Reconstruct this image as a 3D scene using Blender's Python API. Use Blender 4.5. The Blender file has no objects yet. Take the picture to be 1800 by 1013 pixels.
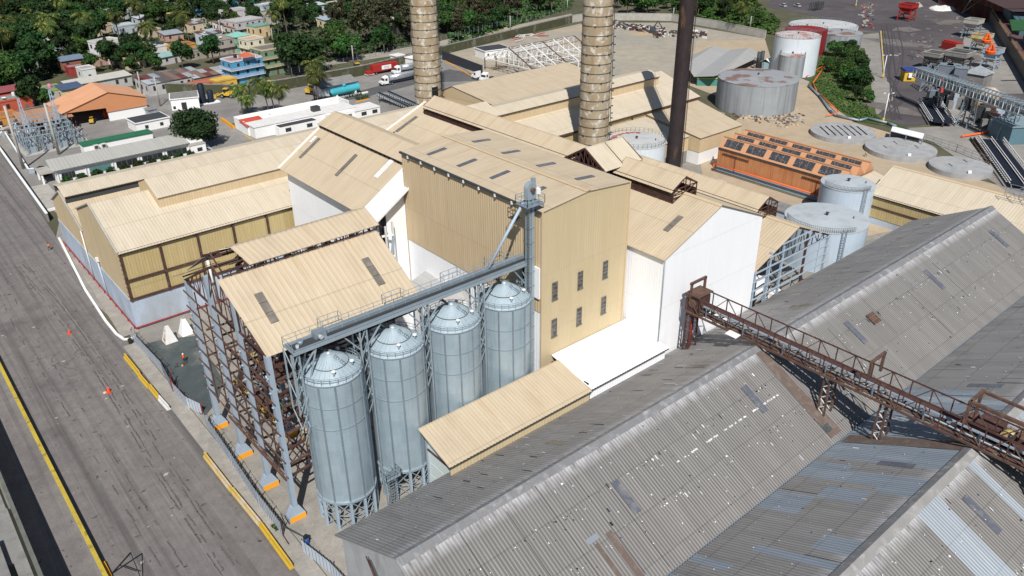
import bpy, bmesh, math, random
from mathutils import Vector, Matrix
random.seed(7)
R = math.radians
scene = bpy.context.scene
col = scene.collection
# ---------------------------------------------------------------- camera model (solved from the photo's vanishing points)
H = 72.0
FOC, PITCH, ROLL, YAW = 1405.91542, 0.489869648, -0.0112758522, 0.875660428
_w = Vector((math.cos(YAW)*math.cos(PITCH), math.sin(YAW)*math.cos(PITCH), -math.sin(PITCH)))
_r = Vector((math.sin(YAW), -math.cos(YAW), 0)); _u = _r.cross(_w)
_r2 = math.cos(ROLL)*_r + math.sin(ROLL)*_u; _u2 = _r2.cross(_w)
def ray(x, y): return FOC*_w + (x-900)*_r2 - (y-506.5)*_u2
def P(x, y, z=0.0):
    """survey: the point at height z seen at photo pixel (x, y)"""
    d = ray(x, y); return Vector((0, 0, H)) + d*((z-H)/d.z)
def Pa(x, y, ax, v):
    """survey: the point on the plane axis=v seen at photo pixel"""
    d = ray(x, y); o = Vector((0, 0, H)); return o + d*((v-o[ax])/d[ax])
def Pl(x, y, p0, n):
    d = ray(x, y); o = Vector((0, 0, H)); n = Vector(n); return o + d*((Vector(p0)-o).dot(n)/d.dot(n))
cam_d = bpy.data.cameras.new('camera'); cam = bpy.data.objects.new('camera', cam_d); col.objects.link(cam)
cam.matrix_world = Matrix((( _r2.x, _u2.x, -_w.x, 0), (_r2.y, _u2.y, -_w.y, 0), (_r2.z, _u2.z, -_w.z, H), (0, 0, 0, 1)))
cam_d.sensor_width = 36; cam_d.lens = FOC/1800*36; cam_d.clip_end = 9000; cam_d.clip_start = 0.5
scene.camera = cam
# ---------------------------------------------------------------- daylight
AZ, EL = R(54), R(48)
w = bpy.data.worlds.new('World'); scene.world = w; w.use_nodes = True
nt = w.node_tree; sky = nt.nodes.new('ShaderNodeTexSky'); sky.sky_type = 'NISHITA'; sky.sun_disc = False
sky.sun_elevation = EL; sky.sun_rotation = R(216); sky.air_density = 1.0; sky.dust_density = .6
bg = nt.nodes['Background']; nt.links.new(sky.outputs[0], bg.inputs[0]); bg.inputs[1].default_value = 0.062
sl = bpy.data.lights.new('sun', 'SUN'); so = bpy.data.objects.new('sun', sl); col.objects.link(so)
sl.energy = 4.9; sl.angle = R(.5); sl.color = (1, .965, .915)
so.rotation_euler = Vector((math.cos(AZ)*math.cos(EL), math.sin(AZ)*math.cos(EL), -math.sin(EL))).to_track_quat('-Z', 'Y').to_euler()
so.location = (-100, -140, 250)
vs = scene.view_settings; vs.view_transform = 'Standard'; vs.look = 'None'; vs.exposure = 0.10; vs.gamma = 1
# ---------------------------------------------------------------- materials
MC = {}
def s2l(c): return tuple((v/255/12.92 if v/255 < .04045 else ((v/255+.055)/1.055)**2.4) for v in c)
def newmat(name, rough=.7, metal=0.0, spec=.4):
    m = bpy.data.materials.new(name); m.use_nodes = True
    b = m.node_tree.nodes['Principled BSDF']
    b.inputs['Roughness'].default_value = rough; b.inputs['Metallic'].default_value = metal
    b.inputs['Specular IOR Level'].default_value = spec
    return m, m.node_tree, b
def N(nt, t, **k):
    n = nt.nodes.new(t)
    for a, v in k.items(): setattr(n, a, v)
    return n
def mixc(nt, fac, a, b, mode='MIX'):
    n = N(nt, 'ShaderNodeMix', data_type='RGBA', blend_type=mode)
    for i, v in ((0, fac), (6, a), (7, b)):
        if hasattr(v, 'links'): nt.links.new(v, n.inputs[i])
        elif i == 0: n.inputs[0].default_value = v
        else: n.inputs[i].default_value = (*v[:3], 1)
    return n.outputs[2]
def math_(nt, op, a, b=None, c=None):
    n = N(nt, 'ShaderNodeMath', operation=op)
    for i, v in enumerate((a, b, c)):
        if v is None: continue
        if hasattr(v, 'links'): nt.links.new(v, n.inputs[i])
        else: n.inputs[i].default_value = v
    return n.outputs[0]
def ramp(nt, f, a, b):
    n = N(nt, 'ShaderNodeMapRange'); nt.links.new(f, n.inputs[0])
    n.inputs[1].default_value = a; n.inputs[2].default_value = b; return n.outputs[0]
def noise(nt, vec, scale, stretch=(1, 1, 1), detail=4, off=0.0):
    mp = N(nt, 'ShaderNodeMapping'); nt.links.new(vec, mp.inputs[0])
    mp.inputs['Scale'].default_value = stretch; mp.inputs['Location'].default_value = (off, off*1.7, off*.6)
    n = N(nt, 'ShaderNodeTexNoise'); nt.links.new(mp.outputs[0], n.inputs[0])
    n.inputs['Scale'].default_value = scale; n.inputs['Detail'].default_value = detail; n.inputs['Roughness'].default_value = .6
    return n.outputs[0]
def mat(name, c, var=.18, scale=.35, rough=.75, metal=0.0, spec=.3, grime=None, gs=.6, st=(1, 1, 1), ga=(.5, .7), bump=0, bs=4, vary=0.0):
    """plain procedural paint/concrete: two noises of tone, one of grime"""
    if name in MC: return MC[name]
    m, nt, b = newmat(name, rough, metal, spec)
    tc = N(nt, 'ShaderNodeTexCoord').outputs['Object']
    n1 = noise(nt, tc, scale, detail=5); n2 = noise(nt, tc, scale*9, st, 3, 3.3)
    c0 = tuple(v*(1-var) for v in c); c1 = tuple(min(1, v*(1+var*.6)) for v in c)
    o = mixc(nt, ramp(nt, n1, .3, .7), c0, c1)
    o = mixc(nt, ramp(nt, n2, .35, .8), o, tuple(v*(1-var) for v in c))
    if grime: o = mixc(nt, ramp(nt, noise(nt, tc, gs, st, 6, 7.7), *ga), o, grime)
    if vary:
        oi = N(nt, 'ShaderNodeObjectInfo').outputs['Random']
        hs = N(nt, 'ShaderNodeHueSaturation'); nt.links.new(o, hs.inputs['Color'])
        nt.links.new(math_(nt, 'MULTIPLY_ADD', oi, vary, 1-vary*.5), hs.inputs['Value'])
        nt.links.new(math_(nt, 'MULTIPLY_ADD', oi, .02*vary*4, .5-.01*vary*4), hs.inputs['Hue']); o = hs.outputs[0]
    nt.links.new(o, b.inputs['Base Color'])
    if bump:
        bp = N(nt, 'ShaderNodeBump'); nt.links.new(noise(nt, tc, bs, st, 4), bp.inputs['Height'])
        bp.inputs['Strength'].default_value = bump; nt.links.new(bp.outputs[0], b.inputs['Normal'])
    MC[name] = m; return m
def sheet(name, c, c2, sw=1.0, slen=4.0, var=.12, lap=.25, wear=None, wd=2.5, rough=.5, metal=0.0, grime=None, ga=(.5, .8), spec=.4, streak=.5, trough=None, rust=None):
    """ribbed sheet cladding; UV is in metres (u along the eave, v down the slope)"""
    if name in MC: return MC[name]
    m, nt, b = newmat(name, rough, metal, spec)
    uv = N(nt, 'ShaderNodeTexCoord').outputs['UV']; sp = N(nt, 'ShaderNodeSeparateXYZ'); nt.links.new(uv, sp.inputs[0])
    u, v = sp.outputs[0], sp.outputs[1]
    cb = N(nt, 'ShaderNodeCombineXYZ')
    nt.links.new(math_(nt, 'FLOOR', math_(nt, 'DIVIDE', u, sw)), cb.inputs[0]); nt.links.new(math_(nt, 'FLOOR', math_(nt, 'DIVIDE', v, slen)), cb.inputs[1])
    wn = N(nt, 'ShaderNodeTexWhiteNoise', noise_dimensions='3D'); nt.links.new(cb.outputs[0], wn.inputs[0])
    f = math_(nt, 'ADD', math_(nt, 'MULTIPLY', wn.outputs[0], .45), math_(nt, 'MULTIPLY', noise(nt, uv, .12, (1, 1, 1), 5), .8))
    o = mixc(nt, ramp(nt, f, .3, .95), c, c2)
    o = mixc(nt, math_(nt, 'MULTIPLY', ramp(nt, noise(nt, uv, 1.6, (1, .08, 1), 4, 2.1), .35, .75), streak), o, tuple(x*(1-var*2) for x in c))
    if grime: o = mixc(nt, ramp(nt, noise(nt, uv, .5, (1, .25, 1), 6, 9.1), *ga), o, grime)
    if rust:
        rf = math_(nt, 'MULTIPLY', ramp(nt, noise(nt, uv, .9, (1, .07, 1), 6, 17.3), .56, .74), ramp(nt, noise(nt, uv, .09, (1, 1, 1), 3, 23.1), .45, .7))
        o = mixc(nt, math_(nt, 'MULTIPLY', rf, rust[1]), o, rust[0])
        o = mixc(nt, math_(nt, 'MULTIPLY', ramp(nt, noise(nt, uv, .28, (1, .5, 1), 7, 29.7), .52, .72), .35), o, tuple(x*.72 for x in c))
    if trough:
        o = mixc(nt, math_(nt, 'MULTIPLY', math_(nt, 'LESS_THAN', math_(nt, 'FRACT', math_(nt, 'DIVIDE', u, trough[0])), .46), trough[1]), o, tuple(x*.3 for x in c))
    if lap:
        fr = math_(nt, 'FRACT', math_(nt, 'DIVIDE', v, slen))
        o = mixc(nt, math_(nt, 'MULTIPLY', math_(nt, 'LESS_THAN', fr, .035), lap), o, tuple(x*.35 for x in c))
    if wear:
        wv = math_(nt, 'MULTIPLY', ramp(nt, v, wd, wd*.15), ramp(nt, noise(nt, uv, 1.1, (1, .35, 1), 4, 4.4), .28, .6))
        o = mixc(nt, wv, o, wear)
    nt.links.new(o, b.inputs['Base Color'])
    MC[name] = m; return m
# ---------------------------------------------------------------- mesh builder
class MB:
    def __init__(s): s.v = []; s.f = []; s.m = []; s.uv = []; s.mats = []; s.sm = []
    def mi(s, m):
        if m not in s.mats: s.mats.append(m)
        return s.mats.index(m)
    def face(s, pts, m, uv=None, smooth=False):
        i = len(s.v); s.v += [tuple(p) for p in pts]; s.f.append(tuple(range(i, i+len(pts)))); s.m.append(s.mi(m))
        s.uv.append(uv or [(0, 0)]*len(pts)); s.sm.append(smooth)
    def hexa(s, b, t, m, bottom=True):
        """8 corners: bottom ring b (ccw from above), top ring t"""
        n = len(b); s.face(t, m)
        if bottom: s.face(b[::-1], m)
        for i in range(n):
            j = (i+1) % n; a, c = Vector(b[i]), Vector(b[j]); L = (c-a).length; hh = (Vector(t[i])-a).length
            s.face([b[i], b[j], t[j], t[i]], m, [(0, hh), (L, hh), (L, 0), (0, 0)])
    def box(s, x0, x1, y0, y1, z0, z1, m, bottom=True):
        s.hexa([(x0, y0, z0), (x1, y0, z0), (x1, y1, z0), (x0, y1, z0)], [(x0, y0, z1), (x1, y0, z1), (x1, y1, z1), (x0, y1, z1)], m, bottom)
    def rbox(s, c, sz, rz, m):
        cx, cy, cz = c; a, b_ = math.cos(rz), math.sin(rz)
        def q(x, y, z): return (cx+x*a-y*b_, cy+x*b_+y*a, cz+z)
        X, Y, Z = sz[0]/2, sz[1]/2, sz[2]/2
        s.hexa([q(-X, -Y, -Z), q(X, -Y, -Z), q(X, Y, -Z), q(-X, Y, -Z)], [q(-X, -Y, Z), q(X, -Y, Z), q(X, Y, Z), q(-X, Y, Z)], m)
    def bar(s, p, q, w, h, m):
        p, q = Vector(p), Vector(q); d = q-p
        if d.length < 1e-5: return
        d.normalize(); up = Vector((0, 0, 1)) if abs(d.z) < .95 else Vector((1, 0, 0))
        a = d.cross(up).normalized()*(w/2); b = a.cross(d).normalized()*(h/2)
        A = [p-a-b, p+a-b, p+a+b, p-a+b]; B = [q-a-b, q+a-b, q+a+b, q-a+b]
        s.face(A, m); s.face(B[::-1], m)
        for i in range(4):
            j = (i+1) % 4; s.face([A[j], A[i], B[i], B[j]], m)
    def tube(s, p, q, r, m, n=8, r2=None, caps=True, smooth=True):
        p, q = Vector(p), Vector(q); d = (q-p).normalized(); r2 = r if r2 is None else r2
        up = Vector((0, 0, 1)) if abs(d.z) < .95 else Vector((1, 0, 0))
        a = d.cross(up).normalized(); b = a.cross(d)
        A = []; B = []
        for i in range(n):
            t = 2*math.pi*i/n; e = a*math.cos(t)+b*math.sin(t); A.append(p+e*r); B.append(q+e*r2)
        L = (q-p).length
        for i in range(n):
            j = (i+1) % n; s.face([A[j], A[i], B[i], B[j]], m, [(i*r*6.28/n+r*6.28/n, 0), (i*r*6.28/n, 0), (i*r*6.28/n, L), (i*r*6.28/n+r*6.28/n, L)], smooth)
        if caps: s.face(A, m); s.face(B[::-1], m)
    def path(s, pts, r, m, n=6):
        for a, b in zip(pts, pts[1:]): s.tube(a, b, r, m, n)
    def lathe(s, c, prof, m, n=32, smooth=True, a0=0, a1=2*math.pi):
        """prof: list of (r, z)"""
        cx, cy, cz = c
        for (r0, z0), (r1, z1) in zip(prof, prof[1:]):
            for i in range(n):
                t0 = a0+(a1-a0)*i/n; t1 = a0+(a1-a0)*(i+1)/n
                A = (cx+r0*math.cos(t0), cy+r0*math.sin(t0), cz+z0); B = (cx+r0*math.cos(t1), cy+r0*math.sin(t1), cz+z0)
                C_ = (cx+r1*math.cos(t1), cy+r1*math.sin(t1), cz+z1); D = (cx+r1*math.cos(t0), cy+r1*math.sin(t0), cz+z1)
                uu = max(r0, r1)
                uv = [(t0*uu, z0), (t1*uu, z0), (t1*uu, z1), (t0*uu, z1)]
                if r1 < 1e-4: s.face([A, B, C_], m, uv[:3], smooth)
                elif r0 < 1e-4: s.face([A, C_, D], m, [uv[0], uv[2], uv[3]], smooth)
                else: s.face([A, B, C_, D], m, uv, smooth)
    def corr(s, a, b, c, d, m, per=.5, dep=.05, segs=1, flat=.6, v0=0.0, u0=0.0, thick=0, mfun=None):
        """ribbed sheet: a->b is the top edge (u), d below a, c below b (v runs down); ribs run down the slope"""
        a, b, c, d = map(Vector, (a, b, c, d)); L = max((b-a).length, (c-d).length); V = max((d-a).length, (c-b).length)
        n = (d-a).cross(b-a)
        if n.length < 1e-6: n = (c-b).cross(b-a)
        n.normalize(); dep *= .42
        if n.z < -.05: n = -n
        k = max(1, int(round(L/per))); ks = [0, flat*.5, .5, .5+flat*.5]; hs = [0, 0, 1, 1]
        ts = []
        for i in range(k):
            for q, hh in zip((0, flat*.8, flat*.8+(1-flat*.8)*.3, 1-(1-flat*.8)*.3), (0, 0, 1, 1)): ts.append(((i+q)/k, hh*dep))
        ts.append((1, 0))
        for j in range(segs):
            g0, g1 = j/segs, (j+1)/segs
            for (t0, h0), (t1, h1) in zip(ts, ts[1:]):
                A0 = a.lerp(b, t0); B0 = a.lerp(b, t1); D0 = d.lerp(c, t0); C0 = d.lerp(c, t1)
                p = [A0.lerp(D0, g0)+n*h0, A0.lerp(D0, g1)+n*h0, B0.lerp(C0, g1)+n*h1, B0.lerp(C0, g0)+n*h1]
                mm = mfun(u0+(t0+t1)*.5*L, v0+(g0+g1)*.5*V) if mfun else m
                ua, ub = u0+t0*k*per, u0+t1*k*per; s.face(p, mm, [(ua, v0+g0*V), (ua, v0+g1*V), (ub, v0+g1*V), (ub, v0+g0*V)])
        if thick:
            dn = -n*thick
            s.face([a+dn, b+dn, c+dn, d+dn], m, [(0, 0)]*4)
    def quad(s, a, b, c, d, m, th=0.0, up=None):
        a, b, c, d = map(Vector, (a, b, c, d)); L = (b-a).length; V = (d-a).length
        s.face([a, b, c, d], m, [(0, 0), (L, 0), (L, V), (0, V)])
        if th:
            n = (b-a).cross(d-a).normalized()*(-th)
            if n.z > 0: n = -n
            A = [p+n for p in (a, b, c, d)]; s.face(A[::-1], m); T = [a, b, c, d]
            for i in range(4): j = (i+1) % 4; s.face([T[j], T[i], A[i], A[j]], m)
    def rail(s, pts, m, h=1.0, post=1.5, r=.035, rails=(1.0, .55)):
        for a, b in zip(pts, pts[1:]):
            a, b = Vector(a), Vector(b); L = (b-a).length; k = max(1, int(L/post))
            for i in range(k+1): q = a.lerp(b, i/k); s.bar(q, q+Vector((0, 0, h)), r*1.6, r*1.6, m)
            for f in rails: s.bar(a+Vector((0, 0, h*f)), b+Vector((0, 0, h*f)), r*1.6, r*1.6, m)
    def build(s, name, parent=None, kind=None):
        o_ = Vector((0, 0, 0)); p = parent
        while p is not None: o_ += Vector(p.location); p = p.parent
        me = bpy.data.meshes.new(name); me.from_pydata([(x-o_.x, y-o_.y, z-o_.z) for x, y, z in s.v], [], s.f)
        for m in s.mats: me.materials.append(m)
        me.polygons.foreach_set('material_index', s.m); me.polygons.foreach_set('use_smooth', s.sm)
        ul = me.uv_layers.new(name='UVMap'); ul.data.foreach_set('uv', [c for f in s.uv for p_ in f for c in p_])
        me.update()
        if any(s.sm):
            bm = bmesh.new(); bm.from_mesh(me); bmesh.ops.remove_doubles(bm, verts=bm.verts, dist=.0005); bm.to_mesh(me); bm.free()
        ob = bpy.data.objects.new(name, me); col.objects.link(ob)
        if parent is not None: ob.parent = parent
        if kind: ob['kind'] = kind
        return ob
def tag(o, label=None, cat=None, group=None, kind=None):
    if label: o['label'] = label
    if cat: o['category'] = cat
    if group: o['group'] = group
    if kind: o['kind'] = kind
    return o
def thing(name, label, cat, loc=(0, 0, 0), rz=0, group=None):
    o = bpy.data.objects.new(name, None); col.objects.link(o); o.location = loc; o.rotation_euler = (0, 0, rz); o.empty_display_size = .5
    return tag(o, label, cat, group)
KIDS = {}
def kids(o): return list(o.children)
def dup(root, loc, rz=0, sc=1.0, label=None, group=None):
    r = root.copy(); col.objects.link(r); r.location = loc; r.rotation_euler = (0, 0, rz)
    r.scale = (sc, sc, sc) if not hasattr(sc, '__len__') else sc
    if label: r['label'] = label
    if group: r['group'] = group
    key = root.name
    if key not in KIDS: KIDS[key] = [(c, list(c.children)) for c in root.children]
    for ch, gs_ in KIDS[key]:
        c = ch.copy(); col.objects.link(c); c.parent = r
        for g in gs_:
            d = g.copy(); col.objects.link(d); d.parent = c
    return r
def struct(name, mb): return mb.build(name, None, 'structure')
# ---------------------------------------------------------------- palette
m_tanroof = sheet('tan_roof_sheet', (.50, .408, .285), (.56, .465, .335), 1.0, 6.5, .07, .22, grime=(.42, .33, .23), ga=(.58, .95), rust=((.36, .22, .10), .75), rough=.55)
m_palroof = sheet('pale_tan_roof_sheet', (.535, .462, .35), (.595, .522, .41), 1.0, 7, .06, .2, grime=(.46, .39, .285), ga=(.55, .95), rust=((.40, .30, .19), .6), rough=.5)
m_tanwall = sheet('tan_wall_sheet', (.555, .43, .27), (.605, .475, .305), 1.1, 9, .10, .10, rough=.6, grime=(.36, .26, .14), ga=(.6, .95))
m_tanwall2 = sheet('yellow_tan_wall_sheet', (.44, .345, .165), (.50, .40, .205), 1.1, 7, .14, .2, grime=(.30, .22, .11), ga=(.6, 1), rough=.6)
m_whitewall = sheet('white_wall_sheet', (.84, .85, .87), (.88, .89, .91), 1.0, 8, .03, .08, rough=.5)
m_whiteroof = sheet('white_roof_sheet', (.80, .80, .79), (.84, .84, .83), 1.0, 6, .02, .06, rough=.5)
m_blue = mat('blue_grey_paint', (.33, .40, .48), .12, grime=(.25, .30, .36), gs=.5, st=(1, 1, .2), ga=(.55, .8))
m_bluewall = mat('pale_blue_wall', (.43, .50, .60), .12, grime=(.33, .36, .39), gs=.3, st=(1, 1, .35), ga=(.45, .68), rough=.85)
m_steelblue = mat('light_blue_steel', (.36, .45, .54), .12, rough=.55)
m_rust = mat('rusted_steel', (.12, .072, .056), .35, .8, rough=.85, grime=(.20, .105, .07), gs=1.3, ga=(.5, .75))
m_rust2 = mat('brown_red_steel', (.085, .042, .036), .3, .8, rough=.8, grime=(.15, .09, .07), gs=1.3, ga=(.55, .75))
m_black = mat('black_void', (.012, .012, .014), .2, rough=.9)
m_dark = mat('dark_steel', (.055, .06, .065), .2, rough=.6)
m_galv = mat('galvanised_steel', (.38, .455, .505), .14, .5, rough=.42, metal=.35, grime=(.33, .41, .46), gs=.8, st=(1, 1, .15), ga=(.45, .7))
m_galvd = mat('weathered_galvanised', (.27, .33, .38), .2, .6, rough=.5, metal=.3)
m_conc = mat('pale_concrete', (.42, .40, .36), .16, .3, rough=.9, grime=(.30, .28, .25), gs=.5, ga=(.5, .75))
m_concd = mat('dark_concrete', (.24, .235, .225), .2, .3, rough=.92, grime=(.14, .14, .13), gs=.6, ga=(.5, .75))
m_white = mat('white_paint', (.80, .80, .79), .04, .4, rough=.6, grime=(.66, .65, .61), gs=.4, st=(1, 1, .3), ga=(.6, .9))
m_whitew = mat('worn_white_paint', (.70, .69, .67), .1, .5, rough=.8, grime=(.47, .43, .38), gs=.7, st=(1, 1, .3), ga=(.55, .8))
m_yel = mat('yellow_paint', (.62, .40, .035), .12, .5, rough=.7, grime=(.42, .29, .10), gs=1.2, ga=(.52, .7))
m_yelw = mat('worn_yellow_paint', (.60, .42, .11), .18, .5, rough=.8, grime=(.55, .47, .37), gs=.45, ga=(.48, .6))
m_orange = mat('orange_paint', (.80, .34, .02), .1, .6, rough=.7)
m_saf = mat('safety_orange', (.85, .13, .02), .1, 1, rough=.6)
m_red = mat('red_paint', (.38, .03, .025), .2, .6, rough=.6)
m_glass = mat('dark_window_glass', (.03, .035, .04), .3, 2, rough=.12, spec=.6)
m_pane = mat('grey_window_pane', (.18, .17, .155), .3, 3, rough=.3)
m_skyl = mat('dark_skylight_sheet', (.17, .155, .135), .15, .8, rough=.35, grime=(.24, .215, .18), gs=.8, ga=(.45, .7))
m_skyb = mat('blue_grey_skylight', (.12, .13, .16), .2, .8, rough=.3, grime=(.22, .21, .21), gs=.8, ga=(.5, .75))
m_rubber = mat('black_rubber', (.02, .02, .02), .2, 2, rough=.9)
m_tanp = mat('tan_trim', (.55, .43, .28), .08, .6, rough=.6)
def paint(c, rough=.6):
    """household paint straight from an sRGB triple"""
    k = 'paint_%d_%d_%d' % tuple(c)
    if k in MC: return MC[k]
    l = s2l(c); g_ = sum(l)/3; l = tuple(min(.78, (v*.82+g_*.18)*.8) for v in l)
    return mat(k, l, .12, .4, rough=rough, grime=tuple(v*.6 for v in l), gs=.6, st=(1, 1, .3), ga=(.55, .85))
# ================================================================ THE MILL, FOREGROUND
def lerp(a, b, t): return a+(b-a)*t
def gable_roof(name, par, x0, x1, y0, y1, ze, zr, m, axis='x', per=.5, dep=.06, over=.5, segs=1, ridge=None, m2=None, cap=m_tanp, v0=0):
    """two ribbed slopes + ridge cap as one roof part"""
    r = MB()
    if axis == 'x':
        ym = ridge if ridge is not None else (y0+y1)/2
        s0 = (zr-ze)/(ym-y0); s1 = (zr-ze)/(y1-ym)
        r.corr((x0, ym, zr), (x1, ym, zr), (x1, y0-over, ze-over*s0), (x0, y0-over, ze-over*s0), m, per, dep, segs, thick=.08)
        r.corr((x0, ym, zr), (x1, ym, zr), (x1, y1+over, ze-over*s1), (x0, y1+over, ze-over*s1), m2 or m, per, dep, segs, thick=.08, v0=50)
        if cap: r.quad((x0-.02, ym-.45, zr-.45*s0+.1), (x1+.02, ym-.45, zr-.45*s0+.1), (x1+.02, ym, zr+.12), (x0-.02, ym, zr+.12), cap); r.quad((x0-.02, ym, zr+.12), (x1+.02, ym, zr+.12), (x1+.02, ym+.45, zr-.45*s1+.1), (x0-.02, ym+.45, zr-.45*s1+.1), cap)
    else:
        xm = ridge if ridge is not None else (x0+x1)/2
        s0 = (zr-ze)/(xm-x0); s1 = (zr-ze)/(x1-xm)
        r.corr((xm, y0, zr), (xm, y1, zr), (x0-over, y1, ze-over*s0), (x0-over, y0, ze-over*s0), m, per, dep, segs, thick=.08)
        r.corr((xm, y0, zr), (xm, y1, zr), (x1+over, y1, ze-over*s1), (x1+over, y0, ze-over*s1), m2 or m, per, dep, segs, thick=.08, v0=50)
        if cap: r.quad((xm-.45, y1+.02, zr-.45*s0+.1), (xm-.45, y0-.02, zr-.45*s0+.1), (xm, y0-.02, zr+.12), (xm, y1+.02, zr+.12), cap); r.quad((xm, y1+.02, zr+.12), (xm, y0-.02, zr+.12), (xm+.45, y0-.02, zr-.45*s1+.1), (xm+.45, y1+.02, zr-.45*s1+.1), cap)
    return r.build(name, par)
def wallx(mb, x, y0, y1, z0, z1, m, per=.5, dep=.05, z1b=None):
    """ribbed wall in a plane x=const facing -X (rib side), top may slope to z1b at y1"""
    z1b = z1 if z1b is None else z1b
    mb.corr((x, y1, z1b), (x, y0, z1), (x, y0, z0), (x, y1, z0), m, per, dep)
def wally(mb, y, x0, x1, z0, z1, m, per=.5, dep=.05, z1b=None):
    z1b = z1 if z1b is None else z1b
    mb.corr((x0, y, z1), (x1, y, z1b), (x1, y, z0), (x0, y, z0), m, per, dep)
def strip_on(par, pts, plane, L, W, m, axis, name='skylight', lift=.16):
    """translucent roof sheets: one part each, centred on the surveyed points, long side down the slope"""
    p0, n = plane; n = Vector(n).normalized()
    if n.z < 0: n = -n
    for (x, y) in pts:
        c = Pl(x, y, p0, n) + n*lift
        d = (Vector((1, 0, 0)) if axis == 'x' else Vector((0, 1, 0))); d = (d-n*d.dot(n)).normalized(); e = n.cross(d)
        s = MB()
        for i in range(3):
            a = -L/2+L*i/3+.03; b = -L/2+L*(i+1)/3-.03
            q = [c+d*a-e*W/2, c+d*b-e*W/2, c+d*b+e*W/2, c+d*a+e*W/2]
            s.hexa([p-n*.07 for p in q], q, m)
        s.build(name, par)

# ---------- long grey shed (foreground) and the second one beside it
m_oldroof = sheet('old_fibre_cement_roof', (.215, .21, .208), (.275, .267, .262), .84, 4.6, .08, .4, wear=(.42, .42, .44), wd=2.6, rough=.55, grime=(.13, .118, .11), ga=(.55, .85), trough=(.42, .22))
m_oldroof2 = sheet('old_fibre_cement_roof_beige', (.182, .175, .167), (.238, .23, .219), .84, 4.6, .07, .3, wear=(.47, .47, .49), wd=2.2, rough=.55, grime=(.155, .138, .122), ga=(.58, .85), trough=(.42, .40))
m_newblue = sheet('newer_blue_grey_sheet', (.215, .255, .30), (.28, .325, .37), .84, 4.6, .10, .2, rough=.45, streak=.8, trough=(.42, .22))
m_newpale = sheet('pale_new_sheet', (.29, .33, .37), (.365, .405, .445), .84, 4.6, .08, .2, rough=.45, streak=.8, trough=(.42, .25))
m_seal = mat('white_sealant', (.74, .74, .74), .05, 2, rough=.6)
m_dust = mat('brown_spill_dust', (.145, .11, .095), .2, .8, rough=.95, grime=(.2, .165, .14), gs=1, ga=(.5, .75))
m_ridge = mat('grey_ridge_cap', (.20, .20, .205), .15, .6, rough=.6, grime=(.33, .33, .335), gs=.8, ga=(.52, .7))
Y1L, Y1R, YR, ZE, ZR = 62.3, 35.5, 48.9, 7.0, 14.15
S1 = (ZR-ZE)/(YR-Y1R)
X0, X1 = 26.6, 158.0
shed = thing('storage_shed', 'long grey ribbed storage shed nearest the camera, crossed by the rusty conveyor', 'shed', (X0, YR, 0))
w_ = MB()
m_shedwall = mat('weathered_shed_wall', (.40, .41, .42), .12, .4, rough=.85, grime=(.25, .26, .27), gs=.5, st=(1, 1, .3), ga=(.48, .72))
w_.hexa([(X0+.3, Y1R+.4, 0), (X1-.3, Y1R+.4, 0), (X1-.3, Y1L-.4, 0), (X0+.3, Y1L-.4, 0)], [(X0+.3, Y1R+.4, ZE), (X1-.3, Y1R+.4, ZE), (X1-.3, Y1L-.4, ZE), (X0+.3, Y1L-.4, ZE)], m_shedwall)
for xx in (X0+.3, X1-.3):
    t = [(xx, Y1L-.4, ZE), (xx, Y1R+.4, ZE), (xx, YR, ZR-.1)]
    w_.face(t if xx < 50 else t[::-1], m_shedwall)
w_.build('wall', shed)
def roof_slope(name, par, xa, xb, yt, zt, yb, zb, m, mfun=None, segs=3):
    r = MB(); r.corr((xa, yt, zt), (xb, yt, zt), (xb, yb, zb), (xa, yb, zb), m, .42, .10, segs, flat=.5, mfun=mfun, thick=.1)
    return r
rng = random.Random(3)
def scatter(mb, par_pt, n, xa, xb, va, vb, rngs, big=.5, dark=.35):
    """repairs on old sheets: sealant dabs and dark holes lying on the ribs"""
    for i in range(n):
        x = rngs.uniform(xa, xb); v = rngs.choice((1/3, 2/3))+rngs.gauss(0, .012) if rngs.random() < .45 else rngs.uniform(va, vb)
        m = m_black if rngs.random() < dark else m_seal
        lx = rngs.uniform(.03, .085)*(1.8 if rngs.random() < .12 else 1); lv = rngs.uniform(.0025, .007)*(4 if rngs.random() < .1 else 1)
        q = [par_pt(x-lx, v-lv), par_pt(x+lx*.9, v-lv*.8), par_pt(x+lx, v+lv), par_pt(x-lx*.8, v+lv*.9)]
        mb.face(q, m)
def f1r(x, v): return (x, lerp(YR, Y1R, v), lerp(ZR, ZE, v)+.105)
def f1l(x, v): return (x, lerp(YR, Y1L, v), lerp(ZR, ZE, v)+.105)
def mf1(u, v):
    h = random.Random(int(u/.9)*7+int(v/4.6)).random()
    return m_oldroof2
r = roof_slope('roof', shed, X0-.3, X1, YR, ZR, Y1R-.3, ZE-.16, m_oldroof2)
scatter(r, f1r, 460, X0+1, X1-2, .08, .97, rng, dark=.38)
for i in range(34):    # the run of sealant along a lap
    x = 60+20*rng.random()**.8
    for k in range(2): x += rng.uniform(-.3, .3); q_ = rng.uniform(.08, .36); r.face([f1r(x, .446+rng.uniform(-.008, .006)), f1r(x+q_, .442), f1r(x+q_+.05, .452+rng.uniform(0, .008)), f1r(x+.05, .455)], m_seal)
for x, a, b, ww in ((43, .02, .98, .045), (38.6, .1, .7, .045), (50.5, .35, 1, .05), (47.6, .1, .95, .04), (33, .05, .95, .05), (97, .2, .8, .06), (118, .3, .9, .06), (108, .1, .6, .06), (129, .2, .7, .08)):
    r.face([f1r(x, a), f1r(x+ww, a), f1r(x+ww, b), f1r(x, b)], m_black)
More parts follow.
